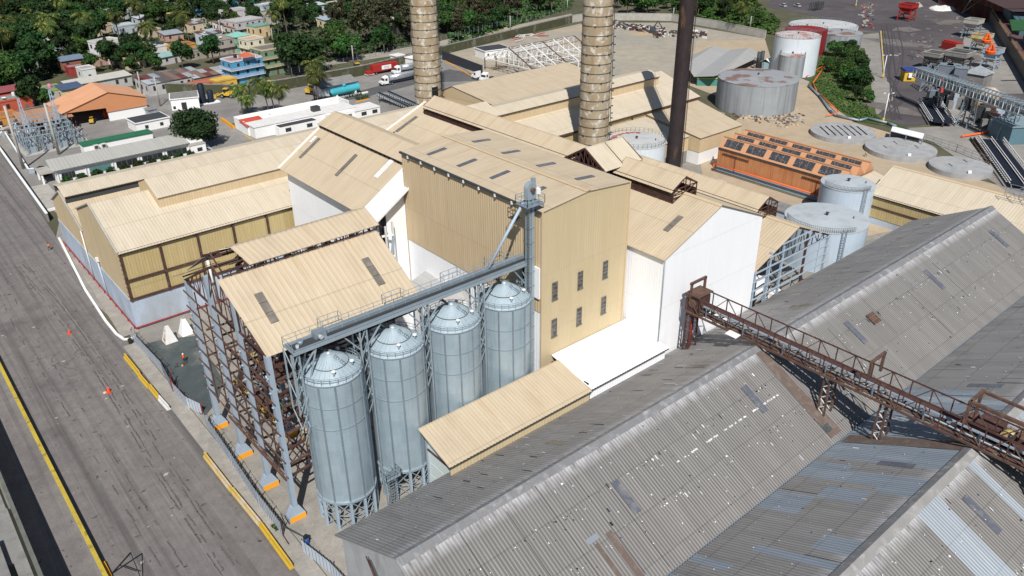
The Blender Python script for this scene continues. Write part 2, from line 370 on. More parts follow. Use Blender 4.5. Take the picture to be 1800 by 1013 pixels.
for x, a, b, ww in ((46.6, .58, .96, .85), (44.8, .6, 1, .5)): r.face([f1r(x, a), f1r(x+ww, a), f1r(x+ww, b), f1r(x, b)], m_dust)
for x, a, b, ww, m in ((44.2, .54, .58, 1.5, m_newpale), (46.5, .94, 1.0, 1.2, m_newpale), (82.2, .86, .93, 1.3, m_newpale)): r.face([f1r(x, a), f1r(x+ww, a), f1r(x+ww, b), f1r(x, b)], m)
r.build('roof', shed)
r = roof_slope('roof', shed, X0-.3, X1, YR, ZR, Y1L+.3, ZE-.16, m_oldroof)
scatter(r, f1l, 230, X0+1, X1-2, .1, .97, rng, dark=.3)
for i in range(40):
    x = rng.uniform(X0+2, X1-5); v = rng.uniform(.1, .9)
    r.face([f1l(x, v), f1l(x+.12, v), f1l(x+.12, v+rng.uniform(.08, .2)), f1l(x, v+.1)], m_seal if rng.random() < .35 else m_black)
r.build('roof', shed)
rc = MB()
rc.quad((X0-.35, YR-.75, ZR-.75*S1+.14), (X1, YR-.75, ZR-.75*S1+.14), (X1, YR, ZR+.2), (X0-.35, YR, ZR+.2), m_ridge)
rc.quad((X0-.35, YR, ZR+.2), (X1, YR, ZR+.2), (X1, YR+.75, ZR-.75*S1+.14), (X0-.35, YR+.75, ZR-.75*S1+.14), m_ridge)
x = X0
while x < X1: rc.bar((x, YR-.8, ZR-.8*S1+.16), (x, YR-.02, ZR+.22), .1, .04, m_galvd); rc.bar((x, YR+.8, ZR-.8*S1+.16), (x, YR+.02, ZR+.22), .1, .04, m_galvd); x += 2.2
rc.build('ridge_cap', shed)
pl1r = ((0, YR, ZR), (0, -S1, 1)); pl1l = ((0, YR, ZR), (0, S1, 1))
strip_on(shed, [(1100, 874), (1326, 702), (1504, 585), (1755, 420), (1642, 492)], pl1r, 4.2, 1.05, m_skyb, 'y', lift=.13)
strip_on(shed, [(979, 779), (1408, 538), (1225, 645)], pl1l, 3.6, .95, m_skyl, 'y', lift=.12)
strip_on(shed, [(1534, 561)], pl1r, 1.9, 1.9, m_rust, 'y', 'roof_hatch', lift=.3)
g = MB(); g.bar((X0-.3, Y1R-.45, ZE-.3), (X1, Y1R-.45, ZE-.3), .5, .2, m_galvd); g.build('gutter', shed)
pr = MB(); a = Vector((X0-.3, 53.5, 8.6))
for k in range(2): pr.tube((X0-.35, 55.2-k*.5, 9.6), (X0-1.0, 50.5-k*.5, 6.4), .07, m_rust2); pr.tube((X0-.35, 52.8-k*.5, 6.8), (X0-1.1, 49.8-k*.5, 9.4), .06, m_rust2)
pr.build('pipe_frame', shed)
# second shed: patched with newer sheets
Y2L, Y2, Y2R = 35.0, 20.9, 6.5
shed2 = thing('storage_shed', 'grey storage shed patched with pale blue sheets in the bottom right corner', 'shed', (45, Y2, 0))
w_ = MB(); w_.box(45.3, 158, Y2R+.4, Y2L-.5, 0, ZE-.3, m_shedwall); w_.build('wall', shed2)
_bands = {}
def mf2(u, v):
    s = 0 if v < 4.8 else 1 if v < 9.6 else 2
    x = 45+u
    if 78 < x < 88.5: return m_newblue
    if 88.5 < x < 100: return (m_newpale if int(x/1.68) % 4 == 1 else m_newblue) if (s > 0 or x < 97) else m_oldroof
    if 64 < x < 78:
        b = int(x/1.35)
        return (m_newpale if random.Random(b*5+s).random() < .2 else m_newblue) if random.Random(b*3+s*11).random() < .40 else m_oldroof
    return m_newblue if x < 64 and random.Random(int(x/1.35)*9+s).random() < .12 else m_oldroof
def mf2r(u, v):
    x = 45+u
    if 69.5 < x < 73.8: return m_newpale
    return m_newpale if random.Random(int(x/1.35)*5+3).random() < .12 else m_oldroof2
S2 = (ZR-.15-ZE)/(Y2L-Y2)
def f2l(x, v): return (x, lerp(Y2, Y2L, v), lerp(ZR-.15, ZE, v)+.105)
def f2r(x, v): return (x, lerp(Y2, Y2R, v), lerp(ZR-.15, ZE, v)+.105)
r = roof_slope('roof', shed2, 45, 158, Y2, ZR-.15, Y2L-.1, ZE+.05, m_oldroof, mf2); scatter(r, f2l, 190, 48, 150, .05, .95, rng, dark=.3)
for i in range(18):
    x = rng.uniform(55, 150); v = rng.choice((.02, .34, .67)); r.face([f2l(x, v), f2l(x+.07, v), f2l(x+.07, v+.3), f2l(x, v+.3)], m_black)
r.build('roof', shed2)
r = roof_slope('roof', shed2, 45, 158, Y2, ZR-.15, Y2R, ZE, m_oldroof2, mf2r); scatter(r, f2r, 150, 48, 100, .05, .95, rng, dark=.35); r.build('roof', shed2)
rc = MB(); z2 = ZR-.15
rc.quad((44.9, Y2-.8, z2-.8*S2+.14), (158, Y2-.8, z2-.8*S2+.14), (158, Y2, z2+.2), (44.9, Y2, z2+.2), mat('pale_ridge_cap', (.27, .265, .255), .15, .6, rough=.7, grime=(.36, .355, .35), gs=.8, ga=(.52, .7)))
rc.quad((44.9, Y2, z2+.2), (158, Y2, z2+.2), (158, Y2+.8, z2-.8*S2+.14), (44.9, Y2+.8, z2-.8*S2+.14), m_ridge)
rc.build('ridge_cap', shed2)
pl2l = ((0, Y2, z2), (0, S2, 1)); pl2r = ((0, Y2, z2), (0, -S2, 1))
strip_on(shed2, [(1577, 818), (1733, 679)], pl2l, 4.2, 1.05, m_skyb, 'y', lift=.13)
strip_on(shed2, [(1725, 905)], pl2r, 4.6, .95, m_skyb, 'y', lift=.13)

# ---------- tall tan building
tall = thing('tall_building', 'tallest tan ribbed metal building with two rows of three windows, behind the silos', 'building', (63, 69.4, 0))
TX0, TX1, TY0, TY1, TZ = 63.0, 79.2, 69.4, 101.8, 32.9
wl = MB(); wallx(wl, TX0, TY0, TY1, 18.1, TZ, m_tanwall, .5, .09); wl.build('side_wall', tall)
wl = MB(); wallx(wl, TX0+.1, TY0+.3, TY1, 0, 18.1, m_whitewall, .45, .05); wl.build('lower_side_wall', tall)
m_tanfront = sheet('bright_tan_front_sheet', (.525, .425, .26), (.555, .455, .29), 1.1, 9, .05, .05, rough=.6)
fw = MB(); wally(fw, TY0, TX0, TX1, 0, TZ-.02, m_tanfront, .45, .035)
fw.face([(TX0, TY0-.01, TZ-.02), (TX1, TY0-.01, TZ-.02), ((TX0+TX1)/2-.2, TY0-.01, TZ+.68)], m_tanfront, [(0, 0), (16, 0), (8, -1)]); fw.build('front_wall', tall)
bw = MB(); bw.face([(TX1, TY0, 0), (TX1, TY1, 0), (TX1, TY1, TZ), (TX1, TY0, TZ)], m_tanwall); bw.face([(TX1, TY1, 0), (TX0, TY1, 0), (TX0, TY1, TZ), (TX1, TY1, TZ)], m_tanwall); bw.build('rear_wall', tall)
gable_roof('roof', tall, TX0, TX1, TY0-.15, TY1+.1, TZ, TZ+.75, m_tanroof, 'y', .5, .05, over=.3, cap=m_tanp)
s_ = .75/8.1
strip_on(tall, [(768, 267), (821, 287), (879, 308), (942, 337)], ((TX0, 0, TZ), (-s_, 0, 1)), 3.4, .75, m_skyb, 'x', lift=.12)
strip_on(tall, [(846, 248), (898, 268), (960, 290), (1028, 313)], ((TX1, 0, TZ), (s_, 0, 1)), 3.4, .75, m_skyb, 'x', lift=.12)
gt = MB(); gt.bar((TX0-.28, TY0-.1, TZ-.12), (TX0-.28, TY1, TZ-.12), .3, .28, m_dark)
for i in range(9): gt.rbox((TX0-.42, TY0+2+i*3.5, TZ-.3), (.2, .25, .4), 0, m_white)
gt.build('gutter', tall)
for zb, zt in ((19.5, 22.05), (13.65, 16.3)):
    for x in (65.35, 70.15, 75.1):
        f = MB(); 
        f.box(x-.5, x-.42, TY0-.12, TY0-.06, zb, zt, m_pane); f.box(x+.42, x+.5, TY0-.12, TY0-.06, zb, zt, m_pane)
        f.box(x-.5, x+.5, TY0-.12, TY0-.06, zt, zt+.08, m_pane); f.box(x-.55, x+.55, TY0-.2, TY0-.06, zb-.14, zb, m_pane)
        f.box(x-.42, x+.42, TY0-.115, TY0-.065, (zb+zt)/2-.05, (zb+zt)/2+.05, m_pane)
        fo = f.build('window', tall); g = MB(); g.box(x-.42, x+.42, TY0-.1, TY0-.07, zb, zt, mat('dusty_tower_glass', (.095, .095, .095), .5, 1.5, rough=.25, grime=(.2, .19, .17), gs=1.4, ga=(.5, .65)))
        for k in range(4): g.box(x-.4, x+.4, TY0-.112, TY0-.102, zb+.15+k*.6, zb+.25+k*.6+.12*(k % 2), m_pane)
        g.build('pane', fo)
tr = MB(); tr.bar((TX0-.02, TY0-.05, 0), (TX0-.02, TY0-.05, TZ), .22, .22, m_tanp); tr.bar((TX1+.02, TY0-.05, 0), (TX1+.02, TY0-.05, TZ), .22, .22, m_tanp); tr.build('corner_trim', tall)
op = MB(); op.box(TX0-.16, TX0-.08, 72.4, 73.5, 18.4, 23.6, m_black); op.build('wall_opening', tall)
pn = MB(); pn.box(TX0-.34, TX0-.12, 69.55, 70.6, 20.3, 24.9, m_white); pn.build('white_panel', tall)

# ---------- white gabled hall (runs away behind the tall building)
HX0, HX1, HXR, HY0, HY1, HZE, HZR = 80.3, 103.4, 92.0, 63.0, 137.5, 23.2, 28.0
hall = thing('mill_hall', 'long mill hall with a white gable end and brown monitors, beside the tall building', 'building', (HX0, HY0, 0))
hw = MB(); wally(hw, HY0, HX0, HX1, 0, HZE, m_whitewall, .45, .02)
hw.face([(HX0, HY0-.01, HZE), (HX1, HY0-.01, HZE), (HXR, HY0-.01, HZR-.05)], m_whitewall, [(0, 8), (23, 8), (11.5, 2)]); hw.build('gable_wall', hall)
hw = MB(); wallx(hw, HX0, HY0, HY1, 0, HZE, m_whitewall, .45, .035); hw.box(TX1+.02, HX0-.02, 70.6, 70.8, 8, HZE-.2, m_white); hw.build('side_wall', hall)
dp = MB(); dp.tube((HX0-.1, HY0-.12, 7), (HX0-.1, HY0-.12, HZE-.3), .09, m_galvd, 6); dp.build('downpipe', hall)
hw = MB(); hw.face([(HX1, HY0, 0), (HX1, HY1, 0), (HX1, HY1, HZE), (HX1, HY0, HZE)], m_tanwall); hw.face([(HX1, HY1, 0), (HX0, HY1, 0), (HX0, HY1, HZE), (HXR, HY1, HZR), (HX1, HY1, HZE)], m_tanwall); hw.build('rear_wall', hall)
gable_roof('roof', hall, HX0, HX1, HY0-.25, HY1+.3, HZE, HZR, m_tanroof, 'y', .5, .07, over=.5, ridge=HXR)
hs = (HZR-HZE)/(HXR-HX0)
strip_on(hall, [(1184, 394)], ((HX0, 0, HZE), (-hs, 0, 1)), 3.6, .95, m_skyl, 'x')
strip_on(hall, [(715, 219)], ((HX0, 0, HZE), (-hs, 0, 1)), 5.6, .9, m_skyl, 'x')
fz = MB(); fz.bar((HX0-.7, HY1+.4, HZE-.25), (HXR, HY1+.4, HZR+.1), .25, .35, m_white); fz.bar((HXR, HY1+.4, HZR+.1), (HX1+.7, HY1+.4, HZE-.25), .25, .35, m_white); fz.build('fascia', hall)
tb = MB()
for p, q in (((681, 247), (691, 235)), ((678, 243), (692, 241)), ((683, 248), (693, 232))):
    a, b = Pl(*p, (HX0, 0, HZE+.2), (-hs, 0, 1)), Pl(*q, (HX0, 0, HZE+.2), (-hs, 0, 1)); tb.bar(a, b, .3, .14, m_rust)
tag(tb.build('timber_beams'), 'brown timbers lying crossed on the tan roof of the mill hall at its far eave', 'timber')
def lantern(par, xl, xr, xm, ya, yb, zb, ze, zr, name='monitor_roof', ends=True):
    o = MB(); sl_ = (zr-ze)/(xm-xl)
    o.corr((xm, ya, zr), (xm, yb, zr), (xl-.5, yb, ze-.5*sl_), (xl-.5, ya, ze-.5*sl_), m_tanroof, .5, .06, thick=.08)
    o.corr((xm, ya, zr), (xm, yb, zr), (xr+.5, yb, ze-.5*sl_), (xr+.5, ya, ze-.5*sl_), m_tanroof, .5, .06, thick=.08, v0=40)
    ro = o.build(name, par)
    k = MB(); n = max(2, int((yb-ya)/1.1))
    for xx in (xl, xr):
        k.box(xx-.03, xx+.03, ya, yb, zb, zb+(ze-zb)*.58, m_rust)       # louvre sheets, open gap above
        for i in range(n+1):
            y = lerp(ya, yb, i/n); k.bar((xx-.07, y, zb), (xx-.07, y, ze), .09, .09, m_rust2)
        for zz in (.12, .3, .45, .6, 1): k.bar((xx-.1, ya, lerp(zb, ze, zz)), (xx-.1, yb, lerp(zb, ze, zz)), .07, .07, m_rust2)
    if ends:
        for y in (ya, yb):
            for a, b in (((xl, zb), (xl, ze)), ((xr, zb), (xr, ze)), ((xl, ze), (xm, zr-.1)), ((xr, ze), (xm, zr-.1)), ((xl, ze-.05), (xr, ze-.05)), ((xm, zr-.1), (xm, zb+.5)), ((xl, zb+.2), (xr, ze)), ((xl, ze), (xr, zb+.2)), ((xl, zb+.9), (xr, zb+.9))):
                k.bar((a[0], y, a[1]), (b[0], y, b[1]), .14, .14, m_rust2)
    k.build('louvre_frame', ro)
lantern(hall, 89.3, 94.7, HXR, 89.5, 134.3, 26.75, 28.6, 30.2)
lantern(hall, 89.3, 94.7, HXR, 69.6, 81.5, 26.75, 29.0, 30.6)
# conveyor head house riding on the roof ridge
hh = thing('head_house', 'brown steel head house with a tan gable roof on the mill hall ridge', 'head house', (90.5, 85.5, 26))
o = MB(); hx0, hx1, hy0, hy1 = 86.3, 95.2, 81.4, 89.4; zE, zR = 29.9, 32.3; ym = (hy0+hy1)/2
o.corr((hx0, ym, zR), (hx1, ym, zR), (hx1, hy0-.6, zE-.35), (hx0, hy0-.6, zE-.35), m_palroof, .5, .06, thick=.1)
o.corr((hx0, ym, zR), (hx1, ym, zR), (hx1, hy1+.6, zE-.35), (hx0, hy1+.6, zE-.35), m_palroof, .5, .06, thick=.1)
o.build('roof', hh)
o = MB()
for x in (hx0+.1, (hx0+hx1)/2, hx1-.2):
    o.bar((x, hy0-.5, zE-.42), (x, ym, zR-.15), .2, .3, m_rust2); o.bar((x, hy1+.5, zE-.42), (x, ym, zR-.15), .2, .3, m_rust2); o.bar((x, hy0, zE-.3), (x, hy1, zE-.3), .2, .25, m_rust2)
    for i in range(1, 8):
        y = lerp(hy0, hy1, i/8); o.bar((x, y, zE-.3), (x, y, zR-.2-abs(y-ym)*.55), .1, .1, m_rust2)
        if i < 7: y2 = lerp(hy0, hy1, (i+1)/8); o.bar((x, y, zE-.3), (x, y2, zR-.2-abs(y2-ym)*.55), .08, .08, m_rust2)
    for y in (hy0, hy1): o.bar((x, y, 23.5), (x, y, zE), .35, .35, m_rust2)
for y in (hy0, hy1): o.bar((hx0, y, zE-.3), (hx1, y, zE-.3), .3, .35, m_rust2); o.bar((hx0, y, 27.6), (hx1, y, 27.6), .3, .45, m_rust2)
for k in range(5): o.bar((lerp(hx0, hx1, k/5), hy0, 24), (lerp(hx0, hx1, (k+1)/5), hy0, 27.4), .12, .12, m_rust2); o.bar((lerp(hx0, hx1, (k+1)/5), hy0, 24), (lerp(hx0, hx1, k/5), hy0, 27.4), .12, .12, m_rust2)
o.bar((hx0, hy0, 24), (hx1, hy0, 24), .25, .3, m_rust2)
o.build('steel_frame', hh)
o = MB(); o.box(hx0+.2, hx1-.2, hy0+.2, hy1-.2, 27.5, 27.7, m_dark); o.box(88, 93, 84, 87, 27.7, 29, m_dark); o.rail([(hx0+.3, hy0+.1, 27.7), (hx1, hy0+.1, 27.7), (hx1, hy1, 27.7)], m_rust2); o.box(83.9, 86.3, 88.2, 91.6, 27.4, 27.6, m_rust)
o.rail([(86.2, 88.2, 27.6), (83.9, 88.2, 27.6), (83.9, 91.6, 27.6), (86.2, 91.6, 27.6)], m_rust, 1.2, 1.1); o.build('platform', hh)

# ---------- low white canopy and tan annex roof
cn = thing('white_canopy', 'bright white low lean-to roof between the tall tan building and the long grey shed', 'canopy', (64.7, 61.3, 0))
o = MB(); o.corr((64.9, 69.3, 10.75), (80.2, 69.3, 10.75), (80.6, 61.0, 9.25), (64.7, 61.0, 9.25), m_whiteroof, .5, .03, thick=.1); o.build('roof', cn)
o = MB(); wally(o, 61.5, 64.8, 80.3, 6.9, 9.2, m_whitewall, .5, .04); o.bar((64.7, 61.05, 9.2), (80.5, 61.05, 9.2), .14, .14, m_dark); o.box(64.9, 65.1, 62, 69.3, 8, 9.6, m_black); o.build('wall', cn)  # black box is no wall: it paints the shaded gap under the left edge
an = thing('tan_annex', 'narrow tan lean-to roof standing between the silos and the long grey shed', 'lean-to', (41, 61, 0))
o = MB(); o.corr((41.35, 67.95, 10.6), (64.95, 67.95, 10.6), (64.6, 60.9, 9.15), (41.0, 60.9, 9.15), m_tanroof, .5, .06, segs=2, thick=.12); o.build('roof', an)
o = MB(); wally(o, 61.3, 41.3, 64.5, 6.8, 9.15, m_tanfront, .5, .05); o.bar((41, 60.9, 9.1), (64.6, 60.9, 9.1), .14, .14, m_dark); o.build('front_wall', an)
m_pgreen = mat('pale_green_panel', (.60, .68, .66), .05, .5, rough=.6)
o = MB()
for k, (za, zb) in enumerate(((0, 3.1), (3.2, 5.1), (5.2, 7.1), (7.2, 9.0))): o.box(42.4, 42.5, 61.5, 67.6, za, zb, m_pgreen)
o.box(42.2, 42.36, 61.4, 67.7, 7.08, 7.24, m_rust2); o.bar((42.3, 67.7, 0), (42.3, 67.7, 10.3), .25, .25, m_blue); o.bar((42.2, 61.4, 6), (42.2, 61.4, 9.1), .2, .2, m_bluewall); o.build('end_panels', an)

# ---------- four galvanised silos
SR, SZ0, SZ1, SZ2 = 3.45, 4.36, 21.2, 23.75
m_silo = None
def silo_mat():
    m, nt, b = newmat('silo_galvanised', .40, .25, .45)
    tc = N(nt, 'ShaderNodeTexCoord'); uv = tc.outputs['UV']; sp = N(nt, 'ShaderNodeSeparateXYZ'); nt.links.new(uv, sp.inputs[0])
    cb = N(nt, 'ShaderNodeCombineXYZ'); nt.links.new(math_(nt, 'FLOOR', math_(nt, 'DIVIDE', sp.outputs[0], 1.81)), cb.inputs[0]); nt.links.new(math_(nt, 'FLOOR', math_(nt, 'DIVIDE', sp.outputs[1], 1.12)), cb.inputs[1])
    wn = N(nt, 'ShaderNodeTexWhiteNoise', noise_dimensions='3D'); nt.links.new(cb.outputs[0], wn.inputs[0])
    f = math_(nt, 'ADD', math_(nt, 'MULTIPLY', wn.outputs[0], .3), math_(nt, 'MULTIPLY', noise(nt, tc.outputs['Object'], .9, (1, 1, .6), 6), .85))
    o = mixc(nt, ramp(nt, f, .2, 1.0), (.29, .37, .42), (.39, .475, .525))
    o = mixc(nt, ramp(nt, noise(nt, tc.outputs['Object'], 1.4, (1, 1, .1), 4, 5), .55, .85), o, (.22, .295, .34))
    nt.links.new(o, b.inputs['Base Color']); return m
m_silo = silo_mat()
m_sroof = mat('silo_roof_sheet', (.375, .455, .505), .12, .8, rough=.5, metal=.1, grime=(.30, .37, .41), gs=.9, ga=(.45, .7))
def make_silo(loc):
    t = thing('grain_silo', '', 'silo', (0, 0, 0))
    o = MB(); prof = []; z = SZ0
    n = 62
    for i in range(n+1): prof.append((SR+(.07 if i % 2 else 0), SZ0+(SZ1-SZ0)*i/n))
    o.lathe((0, 0, 0), prof, m_silo, 48); o.build('wall', t)
    o = MB()
    for i in range(12):
        a = 2*math.pi*i/12+.14; o.bar(((SR+.09)*math.cos(a), (SR+.09)*math.sin(a), SZ0), ((SR+.09)*math.cos(a), (SR+.09)*math.sin(a), SZ1), .15, .16, m_galvd)
    o.build('stiffeners', t)
    for z, rr, hh in ((SZ0-.12, .22, .3), (SZ1-1.05*2.9, .1, .09), (SZ1-1.05*5.7, .1, .09), (SZ1-.02, .12, .14)):
        o = MB(); o.lathe((0, 0, z), [(SR-.05, 0), (SR+rr, 0), (SR+rr, hh), (SR-.05, hh)], m_galvd if hh < .2 else m_galv, 48, False); o.build('wind_ring', t)
    o = MB(); k = 30
    for i in range(k):      # pressed roof panels with a standing rib between each pair
        a0, a1 = 2*math.pi*i/k, 2*math.pi*(i+1)/k; am = (a0+a1)/2
        def c(r, a, dz=0): return (r*math.cos(a), r*math.sin(a), SZ1+.1+(SZ2-SZ1)*(1-r/(SR+.12))+dz)
        o.face([c(SR+.12, a0), c(SR+.12, a1), c(.42, a1), c(.42, a0)], m_sroof)
        o.bar(c(SR+.14, a0, .04), c(.42, a0, .04), .06, .1, m_sroof)
    o.lathe((0, 0, 0), [(.46, SZ2-.28), (.46, SZ2-.02), (0, SZ2+.06)], m_galv, 16); o.build('roof', t)
    o = MB()
    for r_ in (SR*.62,):
        z = SZ1+.1+(SZ2-SZ1)*(1-r_/(SR+.12))+.16
        for i in range(40): a0, a1 = 2*math.pi*i/40, 2*math.pi*(i+1)/40; o.bar((r_*math.cos(a0), r_*math.sin(a0), z), (r_*math.cos(a1), r_*math.sin(a1), z), .04, .05, m_dark)
    o.build('roof_ring', t)
    for a in (-1.9, -.75, .7, 2.4):
        v = MB(); r_ = SR*.74; z = SZ1+.1+(SZ2-SZ1)*(1-r_/(SR+.12)); v.tube((r_*math.cos(a), r_*math.sin(a), z-.1), (r_*math.cos(a), r_*math.sin(a), z+.42), .13, m_galv, 8); v.tube((r_*math.cos(a), r_*math.sin(a), z+.42), (r_*math.cos(a), r_*math.sin(a), z+.58), .24, m_white, 8); v.build('roof_vent', t)
    o = MB(); n = 24
    for i in range(n):
        a0, a1 = 2*math.pi*i/n, 2*math.pi*(i+1)/n; rr = SR+.05
        p, q = (rr*math.cos(a0), rr*math.sin(a0), SZ1+.15), (rr*math.cos(a1), rr*math.sin(a1), SZ1+.15)
        o.bar(p, (p[0], p[1], SZ1+1.0), .05, .05, m_galv)
        for h in (.45, .85): o.bar((p[0], p[1], SZ1+.15+h), (q[0], q[1], SZ1+.15+h), .045, .045, m_galv)
    o.build('guard_rail', t)
    o = MB(); o.tube((1.1, -1.7, SZ2-1.15), (.5, -.75, SZ2-.35), .04, m_galv, 5); o.tube((.7, -1.9, SZ2-1.15), (.1, -.9, SZ2-.35), .04, m_galv, 5)
    for i in range(6): o.tube((lerp(1.1, .5, i/5), lerp(-1.7, -.75, i/5), lerp(SZ2-1.15, SZ2-.35, i/5)), (lerp(.7, .1, i/5), lerp(-1.9, -.9, i/5), lerp(SZ2-1.15, SZ2-.35, i/5)), .03, m_galv, 5)
    o.build('roof_ladder', t)
    o = MB(); o.lathe((0, 0, 0), [(SR-.1, SZ0), (.5, 1.5), (0, 1.4)], m_galvd, 32); o.build('hopper', t)
    nL = 12
    for i in range(nL):
        a = 2*math.pi*i/nL+.14; l = MB(); l.bar(((SR+.02)*math.cos(a), (SR+.02)*math.sin(a), 0), ((SR+.02)*math.cos(a), (SR+.02)*math.sin(a), SZ0), .3, .3, m_steelblue); l.build('leg', t)
    b = MB()
    for i in range(nL):
        a0, a1 = 2*math.pi*i/nL+.14, 2*math.pi*(i+1)/nL+.14; p = lambda a, z: ((SR)*math.cos(a), (SR)*math.sin(a), z)
        b.bar(p(a0, .3), p(a1, 2.2), .09, .09, m_galv); b.bar(p(a1, .3), p(a0, 2.2), .09, .09, m_galv); b.bar(p(a0, 2.3), p(a1, SZ0-.1), .09, .09, m_galv); b.bar(p(a1, 2.3), p(a0, SZ0-.1), .09, .09, m_galv); b.bar(p(a0, 2.25), p(a1, 2.25), .09, .09, m_galv)
    b.build('bracing', t)
    t.location = loc; return t
SX = (32.75, 41.25, 49.85, 58.4)
silo_l = ['galvanised grain silo nearest the road, first of four beside the steel trestle', 'galvanised grain silo second from the road, ladder landing at its foot',
          'galvanised grain silo third from the road, its foot behind the tan annex', 'galvanised grain silo farthest from the road, beside the bucket elevator']
s0 = make_silo((SX[0], 71.6, 0)); tag(s0, silo_l[0], 'silo', 'galvanised grain silos in a row')
for i in (1, 2, 3): dup(s0, (SX[i], 71.6, 0), 0, 1, silo_l[i], 'galvanised grain silos in a row')
ld = thing('ladder_tower', 'small grey steel ladder tower with a caged landing between the first two silos', 'ladder', (37, 68.2, 0))
o = MB()
for dx, dy in ((-.5, -.4), (.5, -.4), (.5, .4), (-.5, .4)): o.bar((37+dx, 68.2+dy, 0), (37+dx, 68.2+dy, 6.4), .09, .09, m_galvd)
for k in range(14): z = .4+k*.44; o.bar((36.5, 67.8, z), (37.5, 67.8, z), .05, .05, m_galvd); o.bar((36.5, 68.6, z), (37.5, 68.6, z), .05, .05, m_galvd); o.bar((36.5, 67.8, z), (36.5, 68.6, z+.4), .05, .05, m_galvd)
o.build('ladder', ld)
o = MB(); o.box(36.1, 38.2, 67.6, 68.9, 5.2, 5.3, m_galvd); o.rail([(36.1, 68.9, 5.3), (36.1, 67.6, 5.3), (38.2, 67.6, 5.3), (38.2, 68.9, 5.3)], m_galvd, 1.1, .5); o.build('landing', ld)
m_tankg_ = mat('pale_grey_motor', (.42, .44, .45), .1, 1, rough=.6)
# ---------- conveyor gallery above the silos
gl = thing('silo_conveyor', 'blue grey conveyor walkway running above the row of silos to the elevator', 'conveyor', (28.3, 71.6, 0))
GX0, GX1, GY, GZ = 28.3, 62.2, 71.9, 25.6
o = MB(); o.box(GX0, GX1, GY-1.15, GY+1.15, GZ-.1, GZ, m_galvd); 
for y in (GY-1.2, GY+1.2): o.bar((GX0, y, GZ-.1), (GX1, y, GZ-.1), .12, .36, m_galv)
o.build('deck', gl)
o = MB(); o.box(GX0+4.6, GX1, GY+.1, GY+.7, GZ+.12, GZ+.62, m_galvd); o.box(GX0+4.6, GX1, GY-.35, GY-.1, GZ+.08, GZ+.3, m_dark); o.bar((GX0+4.6, GY+.1, GZ+.62), (GX1, GY+.1, GZ+.62), .08, .1, m_galv)  # m_dark box added as the shade of the gap beside the trough
x = GX0+5
while x < GX1: o.box(x, x+.08, GY+.04, GY+.76, GZ+.1, GZ+.68, m_galv); x += 1.7
o.build('conveyor_trough', gl)
o = MB(); o.box(GX0+3.2, GX0+4.6, GY-.2, GY+.7, GZ, GZ+.85, m_galvd); o.tube((GX0+3.7, GY-.8, GZ+.45), (GX0+3.7, GY-.2, GZ+.45), .24, m_tankg_, 12); o.tube((GX0+1.6, GY+.2, GZ), (GX0+1.6, GY+.2, GZ+.5), .35, m_galvd, 12); o.tube((GX0+.9, GY-.5, GZ), (GX0+.9, GY-.5, GZ+.45), .2, m_tankg_, 10); o.box(GX0+.5, GX0+4, GY-.6, GY+.6, GZ, GZ+.08, m_dark); o.build('drive_motor', gl)
o = MB(); o.rail([(GX0, GY-1.2, GZ), (GX0, GY+1.2, GZ), (GX1-1, GY+1.2, GZ)], m_galv, 1.1, 1.6, .028); o.rail([(GX0, GY-1.2, GZ), (GX1, GY-1.2, GZ)], m_galv, .32, 2.2, .02, (1,)); 
for x in (33, 41.5, 50, 57): o.rail([(x, GY+1.2, GZ), (x, GY+2, GZ), (x+2.6, GY+2, GZ), (x+2.6, GY+1.2, GZ)], m_galv, 1.3, .9, .03)
o.build('guard_rail', gl)
for x in (GX0+.3, 37.0, 45.55, 54.1, GX1-.2):
    o = MB()
    for dx in (-.45, .45):
        for y in (GY-.9, GY+.9): o.bar((x+dx, y, 0 if x > 30 else 17.5), (x+dx, y, GZ-.2), .16, .16, m_galv)
        for k in range(6):
            z0, z1 = 13.4+k*2.0, 15.4+k*2.0; s_ = 1 if k % 2 else -1
            o.bar((x+dx, GY-.9*s_, z0), (x+dx, GY+.9*s_, z1), .09, .09, m_galv)
            o.bar((x-.45, GY-.9, z0), (x+.45, GY-.9, z1), .09, .09, m_galv)
    for s_ in (-1, 1):
        if GX0+1 < x+s_*3.2 < GX1+.5: o.bar((x, GY-.7, GZ-3.6), (x+s_*2.6, GY-.9, GZ-.3), .15, .15, m_galv); 
    if x > 30: o.tube((x+2.2, GY-.5, GZ-.2), (x+3.9, GY-.2, SZ2-.2), .16, m_dark, 8)
    else:
        o.bar((x, GY-1, 17.5), (x+2.5, GY-1, GZ-.3), .15, .15, m_galv); o.bar((x, GY+1, 17.5), (x+2.5, GY+1, GZ-.3), .15, .15, m_galv); o.tube((x+2.4, GY-.5, GZ-.2), (x+4.3, GY-.2, SZ2-.2), .16, m_dark, 8)
    o.build('support', gl)
